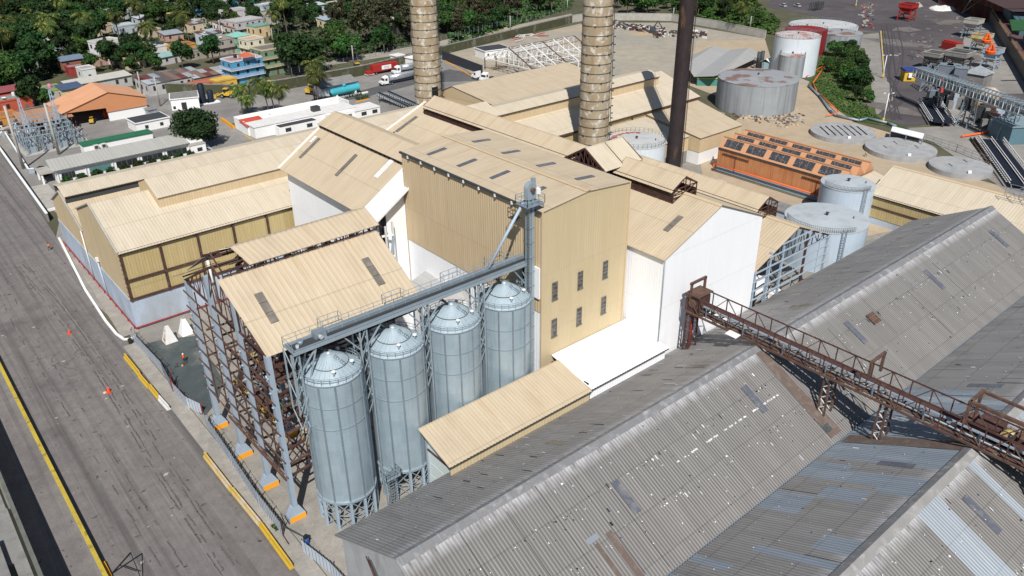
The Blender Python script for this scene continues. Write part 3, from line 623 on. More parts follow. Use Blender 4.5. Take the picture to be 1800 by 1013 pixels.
# ---------- bucket elevator
el = thing('bucket_elevator', 'tall slim galvanised bucket elevator with a round head, against the tall tan building', 'elevator', (62.1, 70.9, 0))
EX, EY = 62.0, 70.6
o = MB(); 
for dx in (-.36, .30): o.box(EX+dx-.22, EX+dx+.22, EY-.25, EY+.25, 0, 34.6, m_galv)
z = 1.2
while z < 34: o.box(EX-.62, EX+.56, EY-.3, EY+.3, z, z+.1, m_galvd); z += 2.1
for dx in (-.62,):
    for s_ in (-.2, .2): o.bar((EX+dx-.1, EY-.45+s_, .5), (EX+dx-.1, EY-.45+s_, 33), .05, .05, m_dark)
    z = .6
    while z < 33: o.bar((EX+dx-.1, EY-.65, z), (EX+dx-.1, EY-.25, z), .05, .05, m_dark); z += .4
o.build('trunk', el)
o = MB(); o.box(EX-1.4, EX+1.5, EY-1.1, EY+1.2, 33.9, 34.05, m_galvd); o.rail([(EX-1.4, EY-1.1, 34.05), (EX+1.5, EY-1.1, 34.05), (EX+1.5, EY+1.2, 34.05), (EX-1.4, EY+1.2, 34.05), (EX-1.4, EY-1.1, 34.05)], m_galv, 1.1, .9); o.box(EX-1.5, EX-.3, EY+1.2, EY+2.6, 31.6, 31.7, m_dark); o.rail([(EX-1.5, EY+.6, 31.7), (EX-1.5, EY+2.6, 31.7), (EX-.3, EY+2.6, 31.7)], m_dark, 1.3, .7); o.build('head_platform', el)
o = MB(); 
pr = [(EX-.7, 34.6), (EX+.65, 34.6), (EX+.75, 36.1)]+[(EX+.02+.73*math.cos(a), 36.1+.73*math.sin(a)) for a in [i*math.pi/10 for i in range(1, 10)]]+[(EX-.72, 36.1)]
o.hexa([(x, EY-.38, z) for x, z in pr], [(x, EY+.38, z) for x, z in pr], m_galv)
o.tube((EX, EY-.75, 35.9), (EX, EY-.38, 35.9), .3, m_rust, 12); o.box(EX+.75, EX+1.35, EY-.5, EY+.2, 35.1, 35.8, m_white); o.box(EX+.35, EX+.8, EY-.2, EY+.3, 36.5, 37.2, m_galv); o.build('head', el)
o = MB(); o.tube((EX-.75, EY+.4, 34.2), (56.2, 72.0, GZ+.7), .2, m_steelblue, 10); o.build('discharge_spout', el)
# ---------- roofs at the foot of the tall building, behind the silo conveyor
lt = thing('grey_lean_to', 'small grey ribbed lean-to roof at the foot of the tall building behind the silo conveyor', 'lean-to', (58, 82, 0))
a, b, c, d = P(769, 461, 14.2), P(845, 505, 13.6), P(800, 540, 12.9), P(724, 494, 13.6)
o = MB(); o.corr(d, a, b, c, sheet('grey_rib_sheet', (.36, .36, .355), (.43, .43, .42), 1, 5, .06, .1), .7, .09, thick=.1); o.build('roof', lt)
o = MB(); o.hexa([(p.x, p.y, 0) for p in (d, c, b, a)], [(p.x, p.y, p.z-.15) for p in (d, c, b, a)], m_white); o.build('wall', lt)
wb = thing('white_hood', 'small white sloping sheet hood beside the grey lean-to under the tall building', 'hood', (60, 85, 0))
a, b, c, d = P(767, 465, 16.2), P(791, 452, 17.2), P(850, 487, 17.2), P(826, 500, 16.2)
o = MB(); o.hexa([p-Vector((0, 0, .2)) for p in (a, d, c, b)], [a, d, c, b], m_white); o.build('top', wb)
o = MB(); o.hexa([(p.x, p.y, 12) for p in (a, d, c, b)], [(p.x, p.y, p.z-.22) for p in (a, d, c, b)], m_whitew); o.build('side', wb)
# ---------- steel trestle building (open sides, tan roof) left of the silos
tb_ = thing('trestle_building', 'open rusty steel trestle building with blue columns, left of the silos', 'building', (27, 75, 0))
BX0, BX1, BY0, BY1, BZ, BR, BYM = 26.5, 47.6, 74.9, 99.4, 24.1, 31.0, 87.2
sl0 = (29.9-BZ)/(84.5-BY0)
o = MB(); o.corr((26.3, 84.5, 29.9), (BX1, 84.5, 29.9), (BX1, BY0-.3, BZ-.18), (26.9, BY0-.3, BZ-.18), m_tanroof, .7, .06, segs=2, thick=.1); o.build('roof', tb_)
o = MB(); o.corr((31.5, 90, 29.9), (BX1, 90, 29.9), (BX1, BY1+.5, BZ-.2), (33.0, BY1+.5, BZ-.2), m_tanroof, .7, .06, thick=.1, v0=30); o.build('roof', tb_)
strip_on(tb_, [(468, 542), (656, 478)], ((0, BY0, BZ), (0, -sl0, 1)), 4.4, 1.0, m_skyl, 'y', lift=.2)
o = MB(); lz0, lz1 = 30.9, 32.2
o.corr((29.4, BYM, lz1), (BX1+.2, BYM, lz1), (BX1+.2, 83.9, lz0-.1), (30.2, 83.9, lz0-.1), m_tanroof, .7, .06, thick=.1)
o.corr((29.8, BYM, lz1), (BX1+.2, BYM, lz1), (BX1+.2, 90.6, lz0-.1), (30.4, 90.6, lz0-.1), m_tanroof, .7, .06, thick=.1, v0=40)
lo = o.build('monitor_roof', tb_)
o = MB()
for y in (84.4, 90.1):
    o.bar((27, y, lz0-.2), (BX1, y, lz0-.2), .16, .2, m_rust2); o.bar((27, y, 30.1), (BX1, y, 30.1), .14, .16, m_rust2); o.bar((27, y+.2, 30.5), (BX1, y+.2, 30.5), .1, .1, m_rust)
    for i in range(22):
        x = lerp(27, BX1, i/21); o.bar((x, y, 29.9), (x, y, lz0), .1, .1, m_rust2)
        if i % 3 == 0: o.bar((x, y, lz0-.1), (x+1, y, 30), .07, .07, m_rust)
        if i % 4 == 1: o.bar((x, y, 30.4), (x+rng.uniform(.2, .9), y+.9, 30.0), .12, .12, m_black)
for i in range(8):
    x = lerp(27, 47.4, i/7)
    o.bar((x, 84.4, lz0-.1), (x, BYM, lz1-.15), .14, .16, m_rust2); o.bar((x, 90.1, lz0-.1), (x, BYM, lz1-.15), .14, .16, m_rust2)
o.build('louvre_frame', lo)
cys = (74.9, 82.5, 90.6, 99.0)
for x in (27.0, 34.0, 41.0, 47.2):
    for y in cys:
        if x > 28 and y == 74.9: continue
        o = MB(); o.bar((x, y, .8), (x, y, BZ-.2+(0 if y in (74.9, 99.0) else 4)), .72, .6, m_blue)
        if x < 28:
            z = 7
            while z < 22.5: o.rbox((x-.4, y, z), (.2, .3, .1), 0, m_steelblue); z += 2.0
        co = o.build('column', tb_)
        if x < 37:
            o = MB(); B = 1.05
            o.hexa([(x-B, y-B*.5, .75), (x+B, y-B*.5, .75), (x+B, y+B*.5, .75), (x-B, y+B*.5, .75)], [(x-.46, y-.38, 2.0), (x+.46, y-.38, 2.0), (x+.46, y+.38, 2.0), (x-.46, y+.38, 2.0)], m_blue)
            o.hexa([(x-B-.04, y-B*.62, 0), (x+B+.04, y-B*.62, 0), (x+B+.04, y+B*.6, 0), (x-B-.04, y+B*.6, 0)], [(x-B-.02, y-B*.55, .76), (x+B+.02, y-B*.55, .76), (x+B+.02, y+B*.55, .76), (x-B-.02, y+B*.55, .76)], m_blue); o.quad((x-B, y-B*.565, .76), (x+B, y-B*.565, .76), (x+B, y-B*.64, .02), (x-B, y-B*.64, .02), m_orange, .02)
            o.build('footing', co)
o = MB()    # side girts (road side), posts, hangers
z = 7.0; k = 0
while z < 23:
    dz = rng.uniform(-.12, .12)
    o.bar((26.62, BY0-.6, z+dz), (26.62, BY1+.8, z-dz), .1, .2, m_rust); z += 2.15; k += 1
for i in range(1, 7):
    y = lerp(BY0, BY1, (i-.5)/6.4)
    o.bar((26.75, y, 6.4+rng.uniform(-.8, .5)), (26.75, y, 23.5), .14, .14, m_rust2)
for i in range(5): 
    y = rng.uniform(BY0+1, BY1-2); z = rng.uniform(7, 19); o.bar((26.9, y, z), (26.9, y+rng.uniform(2, 4), z+rng.choice((-2, 2))), .12, .12, m_rust2)
o.bar((26.6, BY0, 6.3), (26.6, 92, 6.1), .25, .3, m_rust); o.build('side_girts', tb_)
o = MB()    # silo side framing
for k, z in enumerate((6.5, 8.2, 10.4, 12.6, 14.6, 16.4, 18.3, 20.2, 22.2)): o.bar((26.8, 74.9, z), (30.2 if z < 21 else 47, 75.3, z+.05), .22, .26, m_rust if k % 2 else m_rust2)
for z in (9, 13, 17): o.bar((27, 75, z), (30, 75.6, z+2.2), .12, .12, m_rust2); o.bar((30, 75.3, z-2), (30, 75.3, z+2.4), .16, .16, m_rust2)
o.build('end_girts', tb_)
o = MB()    # roof trusses and interior floors
for x in (26.9, 34, 41, 47.2):
    o.bar((x, BY0, BZ-.25), (x, BYM, BR-.6), .18, .25, m_rust2); o.bar((x, BY1, BZ-.25), (x, BYM, BR-.6), .18, .25, m_rust2); o.bar((x, BY0, BZ-.3), (x, BY1, BZ-.3), .2, .25, m_rust2)
    n = 14
    for i in range(1, n):
        y = lerp(BY0, BY1, i/n); zt = BZ-.3+(BR-.4-BZ)*(1-abs(y-BYM)/(BYM-BY0)); y2 = lerp(BY0, BY1, (i+1)/n)
        o.bar((x, y, BZ-.3), (x, y, zt), .1, .1, m_rust2)
        if i < n-1: o.bar((x, y, BZ-.3 if i % 2 else zt), (x, y2, (BZ-.3+(BR-.4-BZ)*(1-abs(y2-BYM)/(BYM-BY0))) if i % 2 else BZ-.3), .09, .09, m_rust)
for i in range(9):
    y = lerp(85, BY1, i/8); zt = BR-.5-(y-BYM)*.5 if y > BYM else BR-.5-(BYM-y)*.5
    o.bar((26.7, y, zt), (34.5, y, zt), .1, .14, m_rust)
o.build('roof_truss', tb_)
o = MB()
for zf, ys in ((7.2, (76, 98)), (12.8, (79, 98)), (17.8, (80, 96))):
    for x in (30, 34, 41, 45): o.bar((x, ys[0], zf), (x, ys[1], zf), .18, .25, m_rust2 if zf > 8 else m_rust)
    for i in range(7): y = lerp(ys[0], ys[1], i/6); o.bar((27.2, y, zf-.2), (47, y, zf-.2), .16, .25, m_rust)
o.box(29.6, 31.4, 84, 96, 7.4, 7.5, m_rust); o.box(38, 42, 84, 97, 12.9, 13.0, m_dark); o.box(31, 36, 86, 92, 13.0, 13.1, m_rust2)
for i in range(18):
    x, y, z = rng.uniform(28, 46), rng.uniform(76, 97), rng.choice((7.4, 12.9, 17.9)); o.bar((x, y, z), (x+rng.uniform(-3, 3), y+rng.uniform(-3, 3), z+rng.uniform(-.2, 3.5)), .13, .13, rng.choice((m_rust, m_rust2, m_dark)))
for i in range(8): x = lerp(28, 46, i/7); o.bar((x, 97, 7), (x+2.4, 97, 12.6), .12, .12, m_rust2); o.bar((x, 80, 7), (x+2.4, 80, 12.6), .12, .12, m_rust2)
o.rail([(29.6, 84, 7.5), (29.6, 96, 7.5)], m_yel, 1.1, 1.6); o.rail([(31, 86, 13.1), (31, 92, 13.1), (36, 92, 13.1)], m_yel, 1.1, 1.4)
o.build('floor_beams', tb_)
o = MB(); 
for x, y, r_, z0, z1 in ((38, 84, 1.4, 7.3, 11), (42, 90, 1.7, 7.3, 12), (33, 93, 1.0, 7.5, 9.6), (44, 82, 1.1, 0, 6)): o = MB(); o.tube((x, y, z0), (x, y, z1), r_, m_galvd, 16); o.tube((x, y, z1), (x, y, z1+.7), r_, m_galvd, 16, .3); o.build('vessel', tb_)
o = MB(); o.box(31, 33.4, 77, 79, 7.4, 9.2, m_yelw); o.build('machine', tb_); o = MB(); o.box(35.2, 37, 95, 96.5, 0, 2.4, paint((60, 160, 120))); o.build('machine', tb_)
o = MB(); o.quad((27.2, 91.4, 29.9), (31.2, 91.8, 30.2), (30.8, 95.4, 28.4), (26.4, 96.2, 26.6), m_conc, .05); o.quad((26.2, 96.6, 26.2), (30.6, 95.6, 26.8), (30.4, 100, 24.7), (25.8, 100.4, 24.3), m_concd, .05); o.quad((28.6, 89.0, 31.4), (30.2, 88.2, 31.6), (30.6, 90.0, 30.8), (29.2, 90.6, 30.6), m_white, .04)
o.build('torn_sheet', tb_)

# ---------- left warehouse: two bays running away along the office
wh = thing('tan_warehouse', 'long tan two gabled warehouse over a pale blue base wall beside the road', 'warehouse', (27, 135.5, 0))
WX0, WX1 = 27.0, 116.0
ya, za, yr, zr_, yb = 135.5, 15.0, 147.6, 20.0, 160.0
yc, zc, yr2, zr2, yd = 161.0, 10.7, 173.0, 15.8, 183.2
ZB = 5.8
m_gabtan = mat('smooth_tan_gable', (.58, .455, .285), .07, .2, rough=.7, grime=(.48, .37, .23), gs=.4, st=(1, 1, .15), ga=(.5, .85))
o = MB()
o.face([(WX0, yd, ZB), (WX0, ya, ZB), (WX0, ya, za), (WX0, yr, zr_), (WX0, yb, 15.2), (WX0, yb, zc-.1), (WX0, yr2, zr2-.95), (WX0, yd, 10.2)][::1], m_gabtan); o.build('gable_wall', wh)
o = MB(); o.hexa([(WX0-.12, ya-.12, 0), (WX1, ya-.12, 0), (WX1, yd, 0), (WX0-.12, yd, 0)], [(WX0-.12, ya-.12, ZB), (WX1, ya-.12, ZB), (WX1, yd, ZB), (WX0-.12, yd, ZB)], m_bluewall)
o.box(WX0+.5, WX1, ya+.4, yd-.4, ZB+.01, 10, m_tanwall); o.build('base_wall', wh)
o = MB(); wally(o, ya, WX0, WX1, ZB, za-.1, m_tanwall2, .5, .05); o.build('front_wall', wh)
o = MB()
for i in range(6): x = 27.2+i*6.55; o.bar((x, ya-.2, ZB-.3), (x, ya-.2, za-.2), .34, .3, m_rust2)
for z, h in ((9.4, .3), (ZB, .35), (za-.35, .55)): o.bar((27, ya-.24, z), (62, ya-.24, z), .3, h, m_rust2)
for i in range(11): o.bar((26.85, ya-.25, 5.8+i*.85), (27.15, ya-.45, 5.8+i*.85), .1, .12, m_rust)
o.bar((53.5, ya-.3, 9.6), (55.2, ya-.3, 7.4), .2, .2, m_rust2); o.build('wall_frame', wh)
o = MB(); o.bar((26.6, yd, .5), (26.6, ya-.5, .5), .16, .16, m_red); o.bar((26.6, ya-.5, .5), (48, ya-.5, .5), .16, .16, m_red)
for i in range(14): o.bar((26.5, ya+i*3.5, 0), (26.5, ya+i*3.5, .9), .12, .12, m_red)
o.build('base_rail', wh)
o = MB(); o.path([(26.75, 160.6, 10.6), (26.7, 160.6, .2)], .13, m_whitew); o.build('downpipe', wh)
o = MB(); o.rbox((26.7, 152.5, 7.4), (.5, .6, .8), 0, m_whitew); o.path([(26.7, 152.5, 7), (26.7, 151.5, .2)], .16, m_bluewall); o.build('downpipe', wh)
o = MB(); o.path([(41.2, ya-.3, 9), (41.2, ya-.3, .2)], .28, m_whitew, 8); o.rbox((41.2, ya-.3, 4.2), (.7, .6, .5), 0, m_dark); o.build('downpipe', wh)
sa = (zr_-za)/(yr-ya)
o = MB(); o.corr((WX0-.1, yr, zr_), (WX1, yr, zr_), (WX1, ya-.7, za-.25), (WX0-.1, ya-.7, za-.25), m_palroof, .55, .06, segs=2, thick=.1); o.corr((WX0-.1, yr, zr_), (WX1, yr, zr_), (WX1, yb, 15.2), (WX0-.1, yb, 15.2), m_palroof, .55, .06, thick=.1); o.build('roof', wh)
o = MB(); o.box(WX0+.1, WX1, yb-.05, yb+.05, zc, 15.2, m_tanwall); o.build('valley_wall', wh)
o = MB(); ms = 13.6
o.corr((WX0, yr2, zr2-.9), (WX1, yr2, zr2-.9), (WX1, yb+.1, zc-.2), (WX0, yb+.1, zc-.2), m_tanroof, .55, .06, thick=.1); o.corr((WX0, yr2, zr2-.9), (WX1, yr2, zr2-.9), (WX1, yd+.5, 10.1), (WX0, yd+.5, 10.1), m_tanroof, .55, .06, thick=.1); o.build('roof', wh)
o = MB(); o.corr((WX0-.1, yr2, zr2+.25), (WX1, yr2, zr2+.25), (WX1, yr2-4.6, zr2-.75), (WX0-.1, yr2-4.6, zr2-.75), m_palroof, .55, .06, thick=.1); o.corr((WX0-.1, yr2, zr2+.25), (WX1, yr2, zr2+.25), (WX1, yr2+4.6, zr2-.75), (WX0-.1, yr2+4.6, zr2-.75), m_palroof, .55, .06, thick=.1)
mo = o.build('monitor_roof', wh); o = MB(); o.box(WX0+.05, WX1, yr2-4.1, yr2-3.9, 12.6, zr2-.8, m_dark); o.box(WX0+.05, WX1, yr2+3.9, yr2+4.1, 12.6, zr2-.8, m_dark); o.build('dark_vent_gap', mo)  # dark boxes fill the open gap under the monitor eaves as painted shade
# raised monitor over bay one
o = MB(); lx0 = 37.0; y0_, z0_ = 142.6, zr_-.45
o.corr((lx0, 148.0, zr_+2.0), (WX1, 148.0, zr_+2.0), (WX1, y0_-.3, z0_+.35), (lx0, y0_-.3, z0_+.35), m_palroof, .55, .06, thick=.1)
o.corr((lx0, 148.0, zr_+2.0), (WX1, 148.0, zr_+2.0), (WX1, 153, z0_+.5), (lx0, 153, z0_+.5), m_palroof, .55, .06, thick=.1)
mo = o.build('monitor_roof', wh)
o = MB(); wally(o, y0_, lx0+.1, WX1, z0_-1.9, z0_+.38, m_tanwall, .5, .05); o.face([(lx0+.1, y0_, 17), (lx0+.1, y0_, z0_+.4), (lx0+.1, 148, zr_+1.9), (lx0+.1, 153, z0_+.4), (lx0+.1, 153, 17)], m_gabtan); o.build('monitor_wall', mo)
o = MB()
for x in (WX0-.1,):
    for p, q in (((ya-.6, za-.1), (yr, zr_+.1)), ((yr, zr_+.1), (yb, 15.3)), ((yb, zc-.1), (yr2-.1, zr2-.8)), ((yr2, zr2-.8), (yd+.4, 10.1))): o.bar((x-.05, p[0], p[1]), (x-.05, q[0], q[1]), .3, .24, m_conc)
o.build('verge_trim', wh)

# ---------- white mill house with its own monitor, between the warehouse and the tall building
ml = thing('mill_house', 'white walled tan roofed mill house between warehouse and tall building', 'building', (57.8, 102, 0))
MX0, MXR, MX1, MY0, MY1, MZE, MZR = 57.9, 66.4, 76.5, 101.9, 133.4, 23.9, 29.3
o = MB(); wallx(o, MX0, MY0, MY1, 0, MZE, m_whitewall, .5, .02); o.build('side_wall', ml)
o = MB(); wally(o, MY0-.02, MX0+1.4, TX0, 0, 26.4, m_whitewall, .5, .02); o.build('gable_wall', ml)
o = MB(); o.face([(MX1, MY1, 0), (MX0, MY1, 0), (MX0, MY1, MZE), (MXR, MY1, MZR), (MX1, MY1, MZE)], m_white); o.build('far_wall', ml)
ms = (MZR-MZE)/(MXR-MX0); ex = 1.3
o = MB(); yq = 105.6
def mroof(a, b, m): o.corr((MXR, a, MZR), (MXR, b, MZR), (MX0-ex, b, MZE-ex*ms), (MX0-ex, a, MZE-ex*ms), m, .5, .05, segs=1, thick=.1)
mroof(yq, MY1+.4, m_tanroof); o.corr((MXR, MY0-1.4, MZR), (MXR, MY1, MZR), (MX1, MY1, MZE), (MX1, MY0-1.4, MZE), m_tanroof, .5, .05, thick=.1); o.build('roof', ml)
o = MB(); mroof(MY0-1.4, yq, m_whiteroof); mo_ = o.build('roof', ml); mo_['label'] = 'white new roof sheets at the near end'
plm = ((MX0, 0, MZE), (-ms, 0, 1))
strip_on(ml, [(545, 261), (609, 291)], plm, 5.2, .85, m_skyl, 'x'); strip_on(ml, [(551, 246)], plm, 1.6, .7, m_whiteroof, 'x', 'roof_patch'); strip_on(ml, [(676, 297)], plm, 4.2, 1.1, m_whiteroof, 'x', 'roof_patch')
o = MB(); o.corr((69.0, MY0-.5, MZR+2.1), (69.0, MY1+.4, MZR+2.1), (65.2, MY1+.4, MZR+.35), (65.2, MY0-.5, MZR+.35), m_tanroof, .5, .05, thick=.1); o.corr((69.0, MY0-.5, MZR+2.1), (69.0, MY1+.4, MZR+2.1), (72.8, MY1+.4, MZR+.35), (72.8, MY0-.5, MZR+.35), m_tanroof, .5, .05, thick=.1)
mo = o.build('monitor_roof', ml); o = MB(); o.box(65.9, 66.1, MY0-.4, MY1, 28.2, MZR+.5, m_black)  # black box paints the shade inside the open gap below the eave
for i in range(24): y = lerp(MY0, MY1, i/23); o.bar((65.75, y, 28.3), (65.6, y, MZR+.4), .12, .12, m_rust2)
o.face([(65.9, MY1+.1, 28), (65.9, MY1+.1, MZR+.5), (69, MY1+.1, MZR+2), (72.2, MY1+.1, MZR+.5), (72.2, MY1+.1, 28)][::-1], m_tanp); o.build('dark_vent_gap', mo)
o = MB(); o.bar((MX0-ex, MY1+.5, MZE-ex*ms), (MXR, MY1+.5, MZR+.05), .25, .4, m_white); o.build('fascia', ml); o = MB(); o.bar((MX0-ex, MY0-1.5, MZE-ex*ms), (MXR, MY0-1.5, MZR+.05), .12, .3, m_white); o.build('fascia', ml)
o = MB()
for z in (12, 16.5, 20.2): o.bar((MX0, 101.2, z), (TX0-3.6, 100.2, z+.2), .25, .3, m_white)
o.bar((MX0+.4, 100.6, 9), (MX0+.4, 100.6, 22), .25, .25, m_whitew); o.bar((MX0+.3, 100.6, 12), (MX0+1.6, 100.4, 20), .3, .3, m_steelblue); o.bar((MX0+1.7, 100.6, 12), (MX0+1.7, 100.6, 22.5), .3, .3, m_whitew); o.build('wall_bracket', ml)

# ---------- open framed hall right of the white gable
fh = thing('open_frame_hall', 'open steel framed tan roofed hall right of the white gable wall', 'building', (116, 64, 0))
FX0, FX1, FXR, FY0, FY1, FZE, FZR = 104.4, 127.3, 116.2, 63.8, 108, 12.6, 17.3
gable_roof('roof', fh, FX0, FX1, FY0-.2, FY1, FZE, FZR, m_tanroof, 'y', .6, .07, over=.3, ridge=FXR)
lantern(fh, 113.4, 119.0, FXR, 70.0, 106, 16.4, 19.2, 20.9)
o = MB()
for x in (105, 109, 112.6, 119.8, 127):
    o.bar((x, FY0, 0), (x, FY0, FZE+(2.2 if 108 < x < 124 else 0)), .34, .34, m_steelblue if x != 119.8 else m_rust2)
    if x == 127:
        for y in (72, 80, 88, 96): o2 = MB(); o2.bar((x, y, 0), (x, y, FZE), .34, .34, m_steelblue); o2.build('column', fh)
for z in (2.2, 3.9, 5.6, 7.3, 9.0, 10.7, 12.3): o.bar((FX0, FY0-.22, z), (FX1, FY0-.22, z), .14, .26, m_steelblue)
for x in (108, 116.2, 124): o.bar((x, FY0-.22, 2), (x, FY0-.22, FZR-abs(x-FXR)*.42-.4), .1, .1, m_steelblue)
for z in (14, 15.4): w2 = (FZR-z)/.42; o.bar((FXR-w2, FY0-.22, z), (FXR+w2, FY0-.22, z), .14, .22, m_steelblue)
for i in range(10): o.rbox((127.3, FY0-.1, 2+i*1.1), (.5, .3, .12), 0, m_bluewall)
o.build('front_frame', fh)
o = MB()
for y in (FY0, 72, 80, 88, 96):
    o.bar((FX0, y, FZE-.2), (FXR, y, FZR-.2), .2, .28, m_dark if y == FY0 else m_rust2); o.bar((FX1, y, FZE-.2), (FXR, y, FZR-.2), .2, .28, m_dark if y == FY0 else m_rust2); o.bar((FX0, y, FZE-.4), (FX1, y, FZE-.4), .2, .25, m_rust2)
    for i in range(1, 12):
        x = lerp(FX0, FX1, i/12); zt = FZR-.2-abs(x-FXR)*.41; x2 = lerp(FX0, FX1, (i+1)/12); zt2 = FZR-.2-abs(x2-FXR)*.41
        o.bar((x, y, FZE-.4), (x, y, zt), .12, .12, m_dark); o.bar((x, y, zt if i % 2 else FZE-.4), (x2, y, FZE-.4 if i % 2 else zt2), .12, .12, m_dark)
o.build('roof_truss', fh)
o = MB(); m_redm = paint((150, 50, 40)); 
o.box(106, 110, 70, 76, 8.5, 9.0, m_rust); o.box(107, 110, 69, 72, 8.9, 11.2, m_redm); o.tube((110.5, 70, 8.9), (110.5, 70, 11.5), 1.0, m_redm, 14); o.tube((113, 68, 2), (113, 68, 7), 1.2, m_white, 16); o.tube((117, 70, .3), (121, 70, .3), 1.3, m_white, 14); o.box(112, 116, 67, 70, 0, 2.2, m_white); o.box(118.6, 121.6, 66, 69, 0, 1.7, m_white); o.box(105, 110, 66, 69, 0, 3.2, m_dark)
for i in range(22):
    x, y = rng.uniform(105, 125), rng.uniform(65, 78); o.bar((x, y, 0), (x+rng.uniform(-2, 2), y+rng.uniform(-2, 2), rng.uniform(2, 9)), .14, .14, rng.choice((m_dark, m_rust2, m_black, m_galvd)))
for i in range(7): z = rng.uniform(3, 8); o.tube((105, rng.uniform(66, 76), z), (118, rng.uniform(66, 76), z), .2, rng.choice((m_galvd, m_dark, m_whitew)), 8)
o.box(106.4, 107.2, 64.6, 65.4, 0, 1.2, paint((20, 60, 170))); o.build('machinery', fh)
o = MB(); o.box(FX0, 118, 64.5, 90, .02, .25, m_yelw); 
for i in range(7): o.bar((FX0, 65+i*1.8, .3), (116, 65+i*1.8, .3), .3, .1, m_black)
o.build('floor_plate', fh)

# ---------- overhead conveyor crossing the grey sheds
cv = thing('overhead_conveyor', 'rusty lattice conveyor bridge crossing over the grey sheds from the white gable wall', 'conveyor', (85, 40, 0))
CX0, CX1, CY0, CY1, CZ0, CZ1 = 83.4, 86.4, 61.0, 8.0, 14.55, 17.3
o = MB()
for x in (CX0, CX1):
    o.bar((x, CY0, CZ0), (x, CY1, CZ0), .2, .28, m_rust); o.bar((x, CY0, CZ1), (x, CY1, CZ1), .13, .16, m_rust2)
    n = 22
    for i in range(n):
        a, b = lerp(CY0, CY1, i/n), lerp(CY0, CY1, (i+1)/n)
        o.bar((x, a, CZ0), (x, a, CZ1), .12, .12, m_rust2); o.bar((x, a, CZ0 if i % 2 else CZ1), (x, b, CZ1 if i % 2 else CZ0), .1, .1, m_rust)
        if x == CX0: o.bar((CX0, a, CZ0), (CX1, a, CZ0), .14, .18, m_rust2); o.bar((CX0, a, CZ0), (CX1, b, CZ0), .08, .08, m_rust)
o.build('lattice_truss', cv)
o = MB(); o.box(CX0+.3, CX0+1.25, CY1, CY0, CZ0+.15, CZ0+.25, m_rust); o.box(CX0+1.5, CX1-.3, CY1, CY0-.5, CZ0+.75, CZ0+.9, m_rust2); 
o.box(CX0+1.38, CX0+1.5, CY1, CY0-.5, CZ0+.85, CZ0+1.1, m_blue); o.tube((CX0+.6, CY1, CZ0+.7), (CX0+.6, CY0-1, CZ0+.7), .11, m_galvd, 8); o.box(CX1-.3, CX1-.18, CY1, CY0-.5, CZ0+.5, CZ0+1.0, m_rust); o.build('belt_trough', cv)
o = MB()
o.bar((CX0+1.4, CY0-2, CZ0+.35), (CX0+1.4, CY1, CZ0+.35), .1, .1, m_rust2)
for i in range(34):
    y = lerp(CY0-2, CY1, i/33); o.bar((CX0+1.4, y, CZ0+.3), (CX0+1.4, y, CZ0+1.2), .1, .1, m_rust2)
    if i % 4 == 1:
        for k in range(3): o.bar((CX0+.1+k*.25, y+k*.2, CZ0), (CX0+.1+k*.25, y+k*.2, CZ0+1.5), .08, .08, m_galvd)
    if rng.random() < .5: o.rbox((rng.uniform(CX0+.3, CX1-.3), y, CZ0+.5), (rng.uniform(.2, .7), rng.uniform(.2, .9), rng.uniform(.2, .6)), rng.uniform(0, 2), rng.choice((m_rust, m_rust2, m_dark, m_yelw)))
o.build('idlers', cv)
def frame(name, y, w, h, z, two=None):
    o = MB()
    for yy in ([y] if two is None else [y, two]):
        o.bar((CX0, yy, z), (CX0, yy, z+h), .3, .3, m_rust); o.bar((CX1, yy, z), (CX1, yy, z+h), .3, .3, m_rust); o.bar((CX0-.3, yy, z+h), (CX1+.2, yy, z+h), .3, .35, m_rust)
    if two is not None: o.bar((CX0, y, z+h), (CX0, two, z+h), .4, .35, m_rust); o.bar((CX1, y, z+h), (CX1, two, z+h), .3, .3, m_rust)
    o.build(name, cv)
frame('hoist_frame', 33.6, 3, 2.6, CZ1-.6); frame('hoist_frame', 22.4, 3, 3.0, CZ1-.6, 15.0); frame('hoist_frame', 60.3, 3, 2.2, CZ1-.3)
o = MB(); o.box(CX0-.1, CX1+.2, 58.8, 61.2, CZ1+.05, CZ1+.2, m_rust); o.box(CX0+.2, CX1-.1, 59, 61, CZ0-.6, CZ1-.3, m_rust2); o.tube((CX0, 60, CZ0+1.5), (CX1, 60, CZ0+1.5), .6, m_rust, 14); o.build('head_pulley_box', cv)
for y, zb in ((60.6, 7.5), (38.6, 8.6), (31.2, 8.9), (14, 3)):
    o = MB()
    for x in (CX0+.4, CX1-.9):
        for dy in (-.5, .5): o.bar((x, y+dy, zb), (x, y+dy*.7, CZ0), .22, .22, m_rust if y < 60 else m_rust2)
        k = zb; s_ = .5
        while k < CZ0-.8: o.bar((x, y-s_, k), (x, y+s_, k+.8), .1, .1, m_whitew if y < 40 else m_rust); k += .8; s_ = -s_
    o.bar((CX0+.4, y, zb+.3), (CX1-.9, y, CZ0-.4), .12, .12, m_rust2)
    if y > 60: o.tube((CX0+1.2, y, zb), (CX0+1.2, y, CZ0), .18, m_red, 8); o.tube((CX0+2.2, y+.6, zb-1), (CX0+2.2, y+.6, CZ0), .15, m_bluewall, 8)
    o.build('support', cv)
o = MB(); o.quad((CX0-1.2, 51.4, CZ0+.2), (CX0-.1, 51.4, CZ0+.3), (CX0-.1, 53.2, CZ0+.3), (CX0-1.2, 53.2, CZ0+.2), m_white, .05); o.build('loose_sheet', cv)
tp = thing('transfer_platform', 'rusty machinery platform with drive wheels at the right end of the overhead conveyor', 'platform', (88, 16, 0))
o = MB(); o.box(86.6, 91, 10, 24, 13.6, 13.8, m_rust); 
for x in (86.8, 90.8):
    for y in (10.2, 17, 23.8): o.bar((x, y, 6), (x, y, 13.7), .28, .28, m_rust2)
